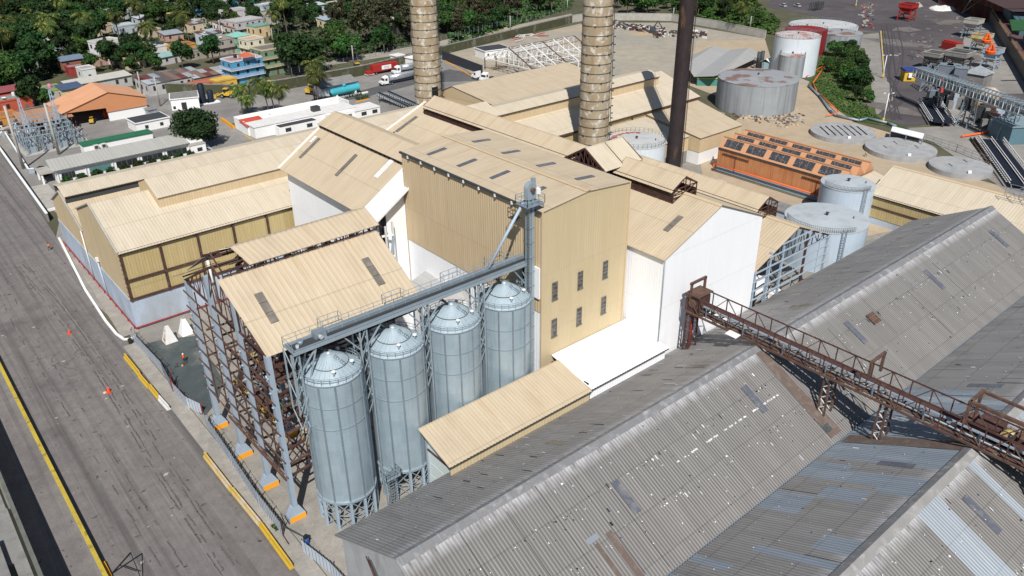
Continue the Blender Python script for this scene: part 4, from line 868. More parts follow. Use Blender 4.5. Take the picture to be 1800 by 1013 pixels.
o.rail([(86.6, 24, 13.8), (91, 24, 13.8), (91, 10, 13.8)], m_rust2, 1.2, 1.2); o.build('deck', tp)
o = MB(); o.tube((87.2, 19, 14.8), (88.2, 19, 14.8), .7, m_yelw, 14); o.box(87.3, 89.2, 14, 17, 13.8, 15.0, m_dark); o.box(88, 90.6, 20, 22.6, 13.8, 14.6, m_rust2); o.tube((88.5, 12, 14.4), (90, 12, 14.4), .6, m_rust, 12); o.tube((87, 21, 14.3), (87, 12, 14.3), .25, m_galvd, 8); o.box(89, 90.6, 16, 18.6, 13.8, 14.3, m_rust); o.build('drive_machine', tp)
sd = MB()   # spilled dust beside the conveyor
for f, ya_, yb_ in ((f1r, .0, .98),): sd.quad(f(82.3, .02), f(83.9, .02), f(84.6, .98), f(82.2, .98), m_dust)
sd.quad(f2l(82.3, .97), f2l(84.5, .97), f2l(85.2, .03), f2l(83.0, .03), m_dust)
tag(sd.build('spilled_dust'), 'brown spilled dust lying on the shed roofs along the foot of the overhead conveyor', 'dust', kind='stuff')

# ---------- chimneys
def chimney_mat():
    m, nt, b = newmat('chimney_concrete', .9, 0, .2)
    tc = N(nt, 'ShaderNodeTexCoord').outputs['Object']
    o = mixc(nt, ramp(nt, noise(nt, tc, .25, (1, 1, .35), 5), .35, .65), (.44, .385, .295), (.32, .25, .165))
    o = mixc(nt, ramp(nt, noise(nt, tc, .5, (1, 1, .13), 6, 3.1), .52, .72), o, (.27, .145, .045))
    o = mixc(nt, ramp(nt, noise(nt, tc, .4, (1, 1, .3), 6, 8.1), .6, .8), o, (.63, .60, .55))
    o = mixc(nt, ramp(nt, noise(nt, tc, 3.0, (1, 1, .3), 4, 1.1), .45, .85), o, (.27, .225, .165))
    sp = N(nt, 'ShaderNodeSeparateXYZ'); nt.links.new(tc, sp.inputs[0]); wn = N(nt, 'ShaderNodeTexWhiteNoise', noise_dimensions='1D'); nt.links.new(math_(nt, 'FLOOR', math_(nt, 'DIVIDE', sp.outputs[2], 2.18)), wn.inputs['W'])
    o = mixc(nt, math_(nt, 'MULTIPLY', wn.outputs[0], .45), o, (.30, .225, .13))
    o = mixc(nt, math_(nt, 'MULTIPLY', ramp(nt, noise(nt, tc, .7, (1, 1, .8), 7, 12.3), .54, .64), .8), o, (.60, .575, .52))
    nt.links.new(o, b.inputs['Base Color']); return m
m_chim = chimney_mat()
def chimney(name, x, y, r0, r1, h, gap, label, ladder_a, door=None):
    t = thing(name, label, 'chimney', (x, y, 0))
    o = MB(); n = int(h/gap); o.lathe((x, y, 0), [(lerp(r0, r1, i/n), h*i/n) for i in range(n+1)], m_chim, 40); o.lathe((x, y, 0), [(r0+.5, 0), (r0+.5, 1.4), (r0, 1.6)], m_chim, 40); o.build('shaft', t)
    for i in range(1, n):
        z = h*i/n; rr = lerp(r0, r1, i/n)
        if z > 68: break
        o = MB(); o.lathe((x, y, z), [(rr-.02, 0), (rr+.08, 0), (rr+.07, .14), (rr-.02, .14)], m_dark, 40, False)
        for k in range(4): a = k*math.pi/2+.6+i*.7; o.rbox((x+(rr+.1)*math.cos(a), y+(rr+.1)*math.sin(a), z+.08), (.2, .4, .3), a, m_dark)
        o.build('hoop', t)
    o = MB()
    for s_ in (-.25, .25):
        a = ladder_a+s_/r0; o.bar((x+(r0+.3)*math.cos(a), y+(r0+.3)*math.sin(a), 3), (x+(r1+.3)*math.cos(a), y+(r1+.3)*math.sin(a), min(h, 68)), .07, .07, m_dark)
    z = 3
    while z < min(h, 68):
        rr = lerp(r0, r1, z/h)+.3; p = [(x+rr*math.cos(ladder_a+s_/r0), y+rr*math.sin(ladder_a+s_/r0), z) for s_ in (-.25, .25)]; o.bar(p[0], p[1], .06, .06, m_dark)
        if int(z/.6) % 3 == 0:
            q = [(x+(rr+.5)*math.cos(ladder_a+s_/r0), y+(rr+.5)*math.sin(ladder_a+s_/r0), z) for s_ in (-.3, .3)]; o.bar(p[0], q[0], .12, .12, m_dark); o.bar(q[0], q[1], .12, .12, m_dark); o.bar(q[1], p[1], .12, .12, m_dark)
        z += .6
    o.build('ladder', t)
    if door:
        o = MB(); a0 = door; zz = 10.2
        o.lathe((x, y, 0), [(lerp(r0, r1, 2/h)+.06, 1), (lerp(r0, r1, zz/h)+.06, zz)], m_black, 6, False, a0-.27, a0+.27); o.build('flue_opening', t)
    return t
chimney('chimney', 138.6, 134.2, 3.8, 3.4, 60, 2.12, 'middle of the three stacks, banded concrete chimney with rust streaks and a caged ladder', -.95+0)
chimney('chimney', 142.3, 211.0, 4.25, 3.8, 66, 2.25, 'leftmost of the three stacks, banded concrete chimney with a black flue opening at its foot', -.5, door=-1.62)
st_ = thing('steel_chimney', 'dark brown rusted steel chimney, rightmost and thinnest of the three stacks', 'chimney', (160.5, 126, 0))
o = MB(); o.lathe((160.5, 126, 0), [(1.95, 0), (1.85, 30), (1.8, 57)], mat('dark_rusted_steel', (.036, .026, .028), .35, .25, rough=.65, grime=(.21, .105, .05), gs=.3, st=(1, 1, .25), ga=(.55, .7)), 28); o.build('shaft', st_)
o = MB()
for s_ in (-.2, .2): o.bar((162.4+s_*.6, 125+s_-.3, 1), (162.3+s_*.6, 125+s_-.3, 57), .08, .08, m_rust)
z = 1
while z < 57: o.bar((162.28, 124.5, z), (162.52, 124.9, z), .06, .06, m_rust); z += .7
o.build('ladder', st_)

# ---------- tanks
def tank(name, cx, cy, r, h, mw, mt, label, rail=True, cone=.35, patch=None, stair=False):
    t = thing(name, label, 'tank', (cx, cy, 0))
    o = MB(); o.lathe((cx, cy, 0), [(r, 0), (r, h)], mw, 48); o.build('shell', t)
    o = MB(); o.lathe((cx, cy, h), [(r+.08, -.1), (r+.08, .06), (r*.5, cone*.5), (0, cone)], mt, 48, False)
    if patch:
        for k in range(9):
            a0, a1 = patch[0]+k*(patch[1]-patch[0])/9+.015, patch[0]+(k+1)*(patch[1]-patch[0])/9-.015; ra, rb = r*(.68+.05*(k % 2)), r*(.93-.02*(k % 3))
            zf = lambda q: h+cone*(1-q/r)+.05
            o.face([(cx+q*math.cos(a), cy+q*math.sin(a), zf(q)) for q, a in ((ra, a0), (rb, a0), (rb, a1), (ra, a1))], m_worn_red)
    o.build('roof', t)
    o = MB(); o.tube((cx, cy, h+cone-.1), (cx, cy, h+cone+.5), .22, m_dark, 8); o.tube((cx, cy, h+cone+.5), (cx, cy, h+cone+.6), .4, m_dark, 8); o.tube((cx+r*.4, cy-r*.5, h), (cx+r*.4, cy-r*.5, h+.7), .12, m_dark, 6); o.build('roof_vent', t)
    if rail:
        o = MB(); n = 40
        a0, a1 = rail if isinstance(rail, tuple) else (0, 6.283)
        pts = [(cx+(r-.1)*math.cos(lerp(a0, a1, i/n)), cy+(r-.1)*math.sin(lerp(a0, a1, i/n)), h+.05) for i in range(n+1)]
        o.rail(pts, m_galvd, 1.05, 3, .03); o.build('guard_rail', t)
    if stair:
        o = MB(); a = stair
        for s_ in (-.35, .35): o.bar((cx+(r+.4)*math.cos(a+s_/r), cy+(r+.4)*math.sin(a+s_/r), 0), (cx+(r+.4)*math.cos(a+s_/r), cy+(r+.4)*math.sin(a+s_/r), h+1), .1, .1, m_galvd)
        z = .5
        while z < h: o.bar((cx+(r+.4)*math.cos(a-.35/r), cy+(r+.4)*math.sin(a-.35/r), z), (cx+(r+.4)*math.cos(a+.35/r), cy+(r+.4)*math.sin(a+.35/r), z), .07, .07, m_galvd); z += .55
        o.build('ladder', t)
    return t
m_worn_red = mat('worn_red_oxide', (.38, .10, .09), .2, .8, rough=.85, grime=(.5, .40, .36), gs=.9, ga=(.55, .7))
m_tankb = mat('pale_blue_tank', (.46, .55, .64), .08, .2, rough=.6, grime=(.36, .38, .38), gs=.5, st=(1, 1, .08), ga=(.55, .8))
m_tanktop = mat('tank_roof_grey_blue', (.44, .48, .51), .1, .3, rough=.6, grime=(.34, .37, .38), gs=.35, ga=(.5, .7))
m_tankg = mat('grey_streaked_tank', (.31, .335, .355), .14, .25, rough=.65, grime=(.185, .19, .20), gs=.7, st=(1, 1, .06), ga=(.45, .7))
m_tankgt = mat('grey_tank_roof', (.30, .315, .33), .12, .3, rough=.7, grime=(.20, .125, .105), gs=.13, ga=(.50, .56))
m_tankw = mat('white_tank', (.60, .66, .70), .07, .25, rough=.6, grime=(.42, .44, .46), gs=.6, st=(1, 1, .06), ga=(.55, .8))
m_tankrt = mat('white_red_tank_roof', (.50, .47, .46), .1, .3, rough=.8, grime=(.36, .17, .15), gs=.25, ga=(.5, .62))
m_tankr = mat('dark_red_tank', (.24, .022, .02), .2, .3, rough=.6, grime=(.13, .02, .02), gs=.5, st=(1, 1, .1), ga=(.5, .8))
m_tanklt = mat('pale_tank_roof', (.50, .51, .51), .08, .3, rough=.7, grime=(.38, .38, .37), gs=.3, ga=(.5, .7))
tank('storage_tank', 142.6, 72.7, 7.95, 8.6, m_tankb, m_tanktop, 'bigger pale blue tank, just behind the far end of the grey shed', (2.4, 4.4), .6, stair=-2.2)
tank('storage_tank', 164.5, 80.4, 5.7, 8.3, m_tankb, m_tanktop, 'smaller pale blue tank with an ochre ladder, beside the orange building', (2.6, 4.6), .5, stair=-2.0)
tank('storage_tank', 228.8, 148.5, 12.7, 9.5, m_tankg, m_tankgt, 'wide grey steel tank with rust on its roof, above the orange building', False, .8)
tank('storage_tank', 279.0, 166.5, 8.2, 14, m_tankw, m_tankrt, 'tall white tank with a red stained roof, in front of the dark red tank', (0, 6.28), .5)
tank('storage_tank', 271.5, 163.0, 4.6, 8.5, m_tankg, m_tankrt, 'narrow grey tank with a railed top standing before the tall white tank', (0, 6.28), .3)
tank('storage_tank', 314.3, 184.2, 8.4, 9.4, m_tankr, m_tankr, 'dark red tank standing behind the tall white tank', (0, 6.28), 1.4)
tank('storage_tank', 333.0, 178.7, 8.6, 6.5, m_tankg, m_tankgt, 'low grey streaked tank to the right of the dark red tank', False, .6)
tank('storage_tank', 351.0, 197.7, 15.0, 5.0, m_tankw, m_tanklt, 'widest and farthest tank with a flat pale top, behind the dark red tank', (0, 6.28), .5)
tank('storage_tank', 152.3, 132.0, 7.5, 8.6, m_tankw, m_tanklt, 'white tank with a ring of red patches on top, between the concrete and steel chimneys', (0, 6.28), .4, patch=(.55, 2.7))
tank('storage_tank', 157.0, 111.2, 4.6, 1.0, m_tankb, mat('pale_blue_lid', (.58, .66, .72), .05, .4, rough=.5), 'low pale blue round tank lid in the yard beside the orange building', False, .3)
# concrete settling basins
def basin(px, label, cx, cy, r, slots):
    t = thing('concrete_basin', label, 'basin', (cx, cy, 0), 0, 'round concrete basins')
    o = MB(); o.lathe((cx, cy, 0), [(r, 0), (r, 1.3), (0, 1.5)], m_basin, 48, False); o.build('slab', t)
    o = MB()
    for k in range(slots):
        u = lerp(-.7, .7, (k+.5)/slots); L = .55*math.sqrt(1-u*u)*r; d = Vector((.75, -.66, 0)); e = Vector((.66, .75, 0)); c = Vector((cx, cy, 1.44))+d*u*r
        if slots > 4: o.bar(c-e*L, c+e*L, .35, .12, m_black)
        else: o.bar(c-e*L*.25+e*(k % 2)*r*.4, c+e*L*.3+e*(k % 2)*r*.4, .2, .12, m_dark)
    o.rbox((cx-r*.6, cy-r*.55, 1.7), (.8, .8, .6), .5, m_white); o.build('slot_covers', t)
m_basin = mat('basin_concrete', (.37, .37, .37), .14, .2, rough=.9, grime=(.27, .28, .29), gs=.35, ga=(.45, .65))
basin(0, 'round concrete basin with seven black slots across its top', 221.1, 112.7, 9.1, 7)
basin(0, 'round concrete basin with a few thin grooves, middle of the three big ones', 218.9, 94.2, 9.2, 3)
basin(0, 'round concrete basin nearest the tan shed at the right', 216.0, 76.8, 7.5, 2)
basin(0, 'round concrete basin partly hidden behind the orange sawtooth building', 192.5, 104, 7.5, 1)

# ---------- orange sawtooth building
ob = thing('sawtooth_building', 'orange sheet building with three rows of dark sawtooth skylights', 'building', (169, 83, 0))
OX, OY0, OY1 = 169.0, 83.6, 118.6
m_or = sheet('orange_sheet', (.47, .20, .085), (.55, .27, .125), 1, 7, .18, .1, grime=(.35, .11, .035), ga=(.5, .8), rough=.6)
m_orp = mat('pale_orange_paint', (.56, .29, .155), .1, .4, rough=.6, grime=(.44, .21, .10), gs=.6, ga=(.55, .8))
m_glaz = mat('dusty_dark_glazing', (.055, .062, .072), .3, .7, rough=.3, grime=(.22, .23, .24), gs=2.2, ga=(.55, .68))
o = MB(); wallx(o, OX, OY0, OY1, 1.4, 6.2, m_or, .6, .06); o.box(OX, OX+.1, OY0, OY1, 0, 1.4, m_blue); o.face([(OX, OY1, 0), (OX, OY1, 6.2), (OX+13, OY1, 6.2), (OX+13, OY1, 0)], m_or); o.face([(OX, OY0, 0), (OX+13, OY0, 0), (OX+13, OY0, 6.2), (OX, OY0, 6.2)], m_orp); o.face([(OX+13, OY0, 0), (OX+13, OY1, 0), (OX+13, OY1, 6.2), (OX+13, OY0, 6.2)], m_or); o.build('wall', ob)
for k in range(3):
    xb = OX+.1+k*4.5; xt = xb+2.0; zb, zt = 6.3, 8.7; xe = xb+4.4
    o = MB(); o.quad((xb, OY1, zb), (xb, OY0, zb), (xt, OY0, zt), (xt, OY1, zt), m_orp); o.quad((xt, OY1, zt), (xt, OY0, zt), (xe, OY0, zb), (xe, OY1, zb), m_orp)
    for y in (OY0, OY1): o.face([(xb, y, zb), (xt, y, zt), (xe, y, zb)], m_orp)
    o.bar((xt, OY0-.1, zt+.05), (xt, OY1+.1, zt+.05), .4, .25, m_orp); ro = o.build('roof', ob)
    for j in range(5):
        ya_ = OY1-1.2-j*6.7; yb_ = ya_-5.2
        if yb_ < OY0+.3: continue
        o = MB(); d = Vector((xt-xb, 0, zt-zb)); n = Vector((-d.z, 0, d.x)).normalized()*.06
        for i in range(3):
            y0, y1 = lerp(ya_, yb_, i/3)-.05, lerp(ya_, yb_, (i+1)/3)+.05
            q = [Vector((xb, y0, zb))+d*.18+n, Vector((xb, y1, zb))+d*.18+n, Vector((xb, y1, zb))+d*.86+n, Vector((xb, y0, zb))+d*.86+n]
            o.hexa(q, [p+n for p in q], m_glaz)
        o.build('skylight', ro)
o = MB(); o.bar((OX-.15, OY0, 6.15), (OX-.15, OY1, 6.15), .2, .3, m_dark)
for y in (113, 90): o.bar((OX-.25, y+4, 5.1), (OX-.25, y-4, 5.0), .15, .2, m_rust2); o.bar((OX-.2, y, 5), (OX-.2, y, 1), .08, .08, m_rust2)
o.build('gutter', ob)
o = MB(); o.path([(OX-.6, OY1+.4, .3), (OX-.6, OY1+.4, 1.9), (OX-.6, 100, 1.9), (OX-.6, OY0, 1.9)], .17, m_saf, 8); o.tube((OX-1.1, OY1+.6, .5), (OX-1.1, OY0, .5), .2, paint((90, 120, 115)), 8); o.build('pipe', ob)
kb = thing('small_store', 'small flat roofed pale blue store between the orange building and the big blue tank', 'store', (155, 84, 0))
o = MB(); a = P(1355, 352, 0); o.rbox((152.5, 90.0, 1.6), (4, 8, 3.2), 0, m_bluewall); o.build('wall', kb); o = MB(); o.rbox((152.5, 90.0, 3.35), (4.6, 8.6, .3), 0, m_concd); o.build('roof', kb); o = MB(); o.rbox((150.46, 91, 1.7), (.05, 1.6, .9), 0, m_pane); o.build('window', kb)

# ---------- tan shed at the right edge
rs = thing('tan_shed', 'tan gabled shed at the right edge, behind the far end of the grey shed', 'shed', (166, 40, 0))
o = MB(); wallx(o, 166.2, 32, 76, 1.6, 6.9, m_tanwall2, .55, .06); o.box(166.3, 184.8, 32, 76, 0, 1.6, m_bluewall); o.face([(166.2, 76, 1.6), (166.2, 76, 6.9), (175.5, 76, 10.9), (184.8, 76, 6.9), (184.8, 76, 1.6)], m_tanwall); o.bar((166.05, 32, 6.6), (166.05, 76, 6.6), .25, .5, m_rust2); o.bar((166.05, 32, 4.2), (166.05, 76, 4.2), .2, .25, m_rust2); o.build('wall', rs)
gable_roof('roof', rs, 166.2, 184.8, 32, 76.2, 6.9, 10.9, m_palroof, 'y', .6, .06, over=.5, segs=2)
o = MB(); 
for k in range(2):
    o.rail([(173+k*2.5, 33, 11.3), (173+k*2.5, 52, 11.3)], m_galvd, 2.0, 2.4, .05, (1, .5))
for i in range(8): o.bar((173, 33+i*2.4, 11.3), (175.5, 35.4+i*2.4, 13.3), .08, .08, m_galvd); o.bar((173, 33+i*2.4, 13.3), (175.5, 33+i*2.4, 13.3), .08, .08, m_galvd)
tag(o.build('roof_walkway'), 'galvanised lattice walkway on the ridge of the tan shed at the right edge', 'walkway')
sb = thing('tan_outbuilding', 'low tan roofed outbuilding between the orange building and the right hand tan shed', 'outbuilding', (172, 79, 0))
o = MB(); o.box(170, 181, 77.2, 82.6, 0, 5, m_tanwall); o.build('wall', sb); o = MB(); o.corr((170, 82.8, 6.6), (181, 82.8, 6.6), (181, 77, 5.2), (170, 77, 5.2), m_palroof, .6, .06, thick=.1); o.build('roof', sb)

# ---------- far tan sheds behind the chimneys
m_fartan = m_palroof
fs = thing('tan_mill_shed', 'wide pale tan shed with a raised ridge vent, crossed by two chimney shadows', 'shed', (150, 143.5, 0))
GX0_, GX1_, ga_, gz, gr, grz, gb = 112.0, 192.0, 143.5, 10.9, 158.5, 15.6, 176
gs_ = (grz-gz)/(gr-ga_)
o = MB(); o.corr((GX0_, gr, grz), (GX1_, gr, grz), (GX1_, ga_-.5, gz-.15), (GX0_, ga_-.5, gz-.15), m_palroof, .7, .06, segs=2, thick=.1); o.corr((GX0_, gr, grz), (GX1_, gr, grz), (GX1_, gb, gz), (GX0_, gb, gz), m_palroof, .7, .06, thick=.1); o.build('roof', fs)
o = MB(); wally(o, ga_, GX0_, GX1_, 0, gz, m_tanwall2, .7, .06); o.face([(GX1_-.05, ga_, 0), (GX1_-.05, gb, 0), (GX1_-.05, gb, gz), (GX1_-.05, gr, grz), (GX1_-.05, ga_, gz)], m_tanwall); o.face([(GX0_+.05, ga_, 0), (GX0_+.05, ga_, gz), (GX0_+.05, gr, grz), (GX0_+.05, gb, gz), (GX0_+.05, gb, 0)], m_tanwall); o.bar((GX0_, ga_-.3, gz-.5), (GX1_, ga_-.3, gz-.5), .3, .5, m_rust2)
for x in (150, 163): o.bar((x, ga_-.2, 0), (x, ga_-.2, gz-.5), .4, .3, m_rust2)
o.build('wall', fs)
o = MB(); lz = 16.4; o.corr((GX0_, 156.0, lz+1.1), (184, 156.0, lz+1.1), (184, 152.0, lz-.1), (GX0_, 152.0, lz-.1), m_palroof, .7, .06, thick=.1); o.corr((GX0_, 156.0, lz+1.1), (184, 156.0, lz+1.1), (184, 161.5, lz-.3), (GX0_, 161.5, lz-.3), m_palroof, .7, .06, thick=.1)
mo = o.build('monitor_roof', fs); o = MB(); wally(o, 152.5, GX0_+.1, 183.9, 13.2, lz, m_tanwall, .7, .06); o.box(GX0_+.1, 183.9, 152.6, 161, 13, lz-.4, m_tanwall); o.bar((GX0_, 152.2, lz-.25), (184, 152.2, lz-.25), .2, .25, m_black); o.build('monitor_wall', mo)
fr_ = thing('tan_rear_shed', 'darker tan low gabled shed behind the wide pale tan shed, right of the left chimney', 'shed', (147, 183, 0))
o = MB(); o.corr((146.5, 204, 10.2), (196, 204, 10.2), (196, 179.5, 8.0), (146.5, 179.5, 8.0), m_tanroof, .7, .06, segs=3, thick=.1); o.corr((146.5, 204, 10.2), (196, 204, 10.2), (196, 214, 6), (146.5, 214, 6), m_tanroof, .7, .06, thick=.1); o.build('roof', fr_)
o = MB(); o.hexa([(146.7, 180, 0), (195.8, 180, 0), (195.8, 213.6, 0), (146.7, 213.6, 0)], [(146.7, 180, 7.9), (195.8, 180, 7.9), (195.8, 213.6, 6), (146.7, 213.6, 6)], m_tanwall); o.face([(146.7, 180, 7.8), (146.7, 204, 10.1), (146.7, 213.6, 6)], m_tanwall); o.build('wall', fr_)
for nm, lab, x0, x1, y0, y1, z0, z1 in (('tan_annex_block', 'tan annex with the steel chimney shadow across it, beside the white tank with red patches', 150.5, 168.2, 127.6, 143.2, 7.4, 9.3), ('tan_annex_block', 'right hand tan annex over a white wall, above the orange building', 168.6, 187, 124.4, 143.2, 7.4, 9.8)):
    t = thing(nm, lab, 'annex', (x0, y0, 0)); o = MB(); o.corr((x0, y1, z1), (x1+(4 if x0 > 160 else 0), y1, z1), (x1, y0-.3, z0), (x0, y0-.3, z0), m_tanroof if x0 > 160 else m_palroof, .7, .06, segs=2, thick=.1); o.build('roof', t)
    o = MB(); o.hexa([(x0+.2, y0, 3.4), (x1-.2, y0, 3.4), (x1-.2, y1, 3.4), (x0+.2, y1, 3.4)], [(x0+.2, y0, z0-.1), (x1-.2, y0, z0-.1), (x1-.2, y1, z1-.1), (x0+.2, y1, z1-.1)], m_gabtan); o.build('wall', t)
    o = MB(); o.box(x0+(5 if x0 < 160 else .3), x1-.3, y0+.1, y1, 0, 3.4, m_white if x0 > 160 else m_concd); o.build('base_wall', t)
# ================================================================ GROUND
def gmat(name, c, c2, c3=None, s1=.06, s2=.5, st=(1, 1, 1), joints=None, fine=.25, spots=None, tyre=None):
    if name in MC: return MC[name]
    m, nt, b = newmat(name, .93, 0, .2)
    tc = N(nt, 'ShaderNodeTexCoord').outputs['Object']
    o = mixc(nt, ramp(nt, noise(nt, tc, s1, st, 6), .38, .62), c, c2)
    o = mixc(nt, math_(nt, 'MULTIPLY', ramp(nt, noise(nt, tc, s2, st, 6, 3), .4, .75), .6), o, tuple(v*.68 for v in c))
    if c3: o = mixc(nt, ramp(nt, noise(nt, tc, s1*1.7, st, 7, 11), .56, .7), o, c3)
    o = mixc(nt, math_(nt, 'MULTIPLY', ramp(nt, noise(nt, tc, 3.2, (1, 1, 1), 3, 5), .35, .8), fine), o, tuple(v*.55 for v in c))
    o = mixc(nt, math_(nt, 'MULTIPLY', ramp(nt, noise(nt, tc, 1.7, (1, 1, 1), 3, 15), .6, .8), fine), o, tuple(min(1, v*1.5) for v in c2))
    if spots: o = mixc(nt, ramp(nt, noise(nt, tc, .9, (1, 1, 1), 2, 21), .69, .74), o, spots)
    if tyre:
        o = mixc(nt, math_(nt, 'MULTIPLY', ramp(nt, noise(nt, tc, 1.0, (.9, .012, 1), 5, 31), .48, .72), tyre), o, tuple(v*.42 for v in c))
        o = mixc(nt, math_(nt, 'MULTIPLY', ramp(nt, noise(nt, tc, 1.0, (2.6, .03, 1), 4, 41), .55, .8), tyre*.6), o, tuple(min(1, v*1.35) for v in c2))
    if joints:
        sp = N(nt, 'ShaderNodeSeparateXYZ'); nt.links.new(tc, sp.inputs[0])
        wob = math_(nt, 'MULTIPLY', noise(nt, tc, .4, (1, 1, 1), 2, 51), .5)
        for k, stp in ((0, joints[0]), (1, joints[1])):
            f = math_(nt, 'FRACT', math_(nt, 'DIVIDE', math_(nt, 'ADD', sp.outputs[k], wob), stp))
            o = mixc(nt, math_(nt, 'MULTIPLY', math_(nt, 'LESS_THAN', f, .05/stp), .3), o, tuple(v*.45 for v in c))
    nt.links.new(o, b.inputs['Base Color'])
    bp = N(nt, 'ShaderNodeBump'); nt.links.new(noise(nt, tc, 2.5, (1, 1, 1), 5), bp.inputs['Height']); bp.inputs['Strength'].default_value = .25; bp.inputs['Distance'].default_value = .1
    nt.links.new(bp.outputs[0], b.inputs['Normal'])
    MC[name] = m; return m
g_soil = gmat('soil_ground', (.085, .088, .05), (.145, .13, .088), (.055, .075, .03), .02, .2)
g_yard = gmat('yard_gravel', (.27, .255, .23), (.33, .31, .275), (.21, .20, .185), .05, .5, fine=.4)
g_road = gmat('road_concrete', (.178, .165, .160), (.212, .195, .186), (.118, .108, .106), .05, .6, joints=(4.6, 6.2), fine=.35, spots=(.06, .055, .055), tyre=.75)
g_side = gmat('pavement_concrete', (.30, .28, .25), (.38, .35, .31), (.24, .225, .2), .12, .7, fine=.35)
g_dust = gmat('dark_green_dust', (.068, .085, .09), (.10, .115, .115), (.16, .165, .155), .1, .6, fine=.4)
g_truck = gmat('truck_yard', (.23, .22, .21), (.30, .285, .26), (.19, .18, .175), .03, .3, fine=.3)
g_asph = gmat('asphalt', (.10, .10, .105), (.135, .133, .135), None, .04, .4)
g_sand = gmat('sandy_lot', (.47, .37, .25), (.40, .335, .26), (.33, .30, .265), .03, .3, fine=.35)
g_pale = gmat('pale_gravel_lot', (.34, .315, .265), (.40, .355, .28), (.46, .35, .225), .022, .3, fine=.3)
g_port = gmat('port_apron', (.085, .076, .08), (.12, .107, .11), (.165, .145, .13), .018, .15, (1, 1, 1), fine=.35)
g_portc = gmat('port_concrete', (.26, .245, .225), (.33, .31, .28), (.20, .19, .18), .03, .3, fine=.35)
g_grass = gmat('lawn', (.085, .12, .035), (.13, .15, .05), (.20, .16, .09), .08, .6, fine=.4)
g_slope = gmat('weedy_slope', (.055, .09, .025), (.09, .12, .035), (.27, .21, .13), .06, .5, fine=.4)
def flat(name, pts, m, z, px=True):
    o = MB(); q = [P(*p, z) for p in pts] if px else [(p[0], p[1], z) for p in pts]
    a = sum(q[i][0]*q[(i+1) % len(q)][1]-q[(i+1) % len(q)][0]*q[i][1] for i in range(len(q)))
    if a < 0: q = q[::-1]
    o.face(q, m); return struct(name, o)
flat('ground', [(6000*math.cos(t*math.pi/18), 6000*math.sin(t*math.pi/18)) for t in range(36)], g_soil, -.05, False)
flat('yard', [(25.4, 20), (190, 20), (190, 132), (215, 150), (215, 225), (160, 250), (27, 300), (30, 200), (25.6, 186), (24, 150), (25.4, 131)], g_yard, 0, False)
flat('road', [(3, 20), (25.2, 20), (25.2, 131), (23.4, 136), (24.4, 165), (26.2, 186), (29.6, 262), (8, 300), (-12, 300), (3, 140)], g_road, 0.0131, False)
flat('road_shoulder', [(.4, 20), (5.7, 20), (5.7, 160), (.4, 160)], g_road, 0.0222, False)
flat('verge', [(23.0, 60), (25.3, 60), (25.3, 131), (23.2, 131)], g_side, 0.0233, False)
flat('pavement', [(23.9, 134), (26.9, 134), (26.9, 186), (26.6, 186)], g_side, .13, False)
flat('dust_yard', [(251, 606), (280, 598), (345, 590), (392, 668), (385, 700), (362, 730), (352, 728), (300, 668), (270, 630)], g_dust, 0.0544)
flat('trestle_floor', [(26, 66), (62, 66), (62, 101), (26, 101)], g_yard, 0.0355, False)
flat('silo_slab', [(26.4, 62.6), (45, 62.6), (45, 76), (27.5, 76), (26.9, 72)], g_side, 0.0666, False)
flat('truck_yard', [(30, 262), (29, 213), (70, 222), (132, 221), (146, 214), (216, 238), (250, 292), (190, 284), (160, 274), (112, 274), (86, 303), (60, 300)], g_truck, 0.0277, False)
flat('truck_lane', [(740, 146), (660, 166), (640, 172), (600, 178), (560, 184), (545, 176), (640, 158), (700, 142), (790, 122), (850, 133), (840, 142)], g_asph, 0.0588)
flat('lot', [(790, 93), (1028, 40), (1180, 40), (1345, 68), (1335, 90), (1240, 82), (1180, 150), (1010, 140), (840, 140)], g_pale, 0.0399)
flat('sandy_lot', [(1225, 72), (1345, 70), (1360, 120), (1440, 150), (1500, 215), (1570, 235), (1580, 262), (1660, 300), (1770, 330), (1800, 360), (1500, 420), (1240, 330), (1225, 260), (1310, 200), (1262, 170), (1210, 150)], g_sand, 0.0410)
flat('lawn', [(405, 218), (440, 208), (560, 178), (575, 186), (520, 214), (440, 238)], g_grass, 0.0621)
flat('weedy_slope', [(1420, 150), (1450, 80), (1520, 85), (1540, 200), (1600, 228), (1500, 212), (1440, 172)], g_slope, 0.0832)
flat('port_apron', [(1345, 12), (1380, -30), (1900, -30), (1900, 160), (1800, 330), (1660, 215), (1560, 225), (1530, 180), (1556, 60), (1500, 55), (1440, 30)], g_port, 0.0343)
flat('port_road', [(1506, 62), (1545, 58), (1552, 130), (1560, 140), (1575, 170), (1540, 205), (1528, 190), (1510, 120)], g_portc, 0.0754)
flat('conveyor_yard', [(1630, 160), (1800, 225), (1900, 320), (1900, 420), (1760, 330), (1640, 250), (1580, 232), (1600, 225), (1660, 222)], g_portc, 0.0665)
flat('quay', [(1700, 40), (1752, 40), (1830, 165), (1760, 165), (1650, 120), (1690, 90)], g_portc, 0.0976)
m_water, wnt, wb_ = newmat('harbour_water', .12, 0, .5); wb_.inputs['Base Color'].default_value = (.018, .024, .026, 1)
wbp = N(wnt, 'ShaderNodeBump'); wnt.links.new(noise(wnt, N(wnt, 'ShaderNodeTexCoord').outputs['Object'], .5), wbp.inputs['Height']); wbp.inputs['Strength'].default_value = .3; wnt.links.new(wbp.outputs[0], wb_.inputs['Normal'])
flat('water', [(1650, 8), (1752, 40), (1830, 165), (1850, 230), (2500, 300), (2400, -60), (1640, -60)], m_water, .12)
flat('town_street', [(0, 212), (130, 178), (262, 152), (300, 128), (430, 112), (470, 130), (440, 158), (268, 165), (0, 222)], g_pale, 0.0387)
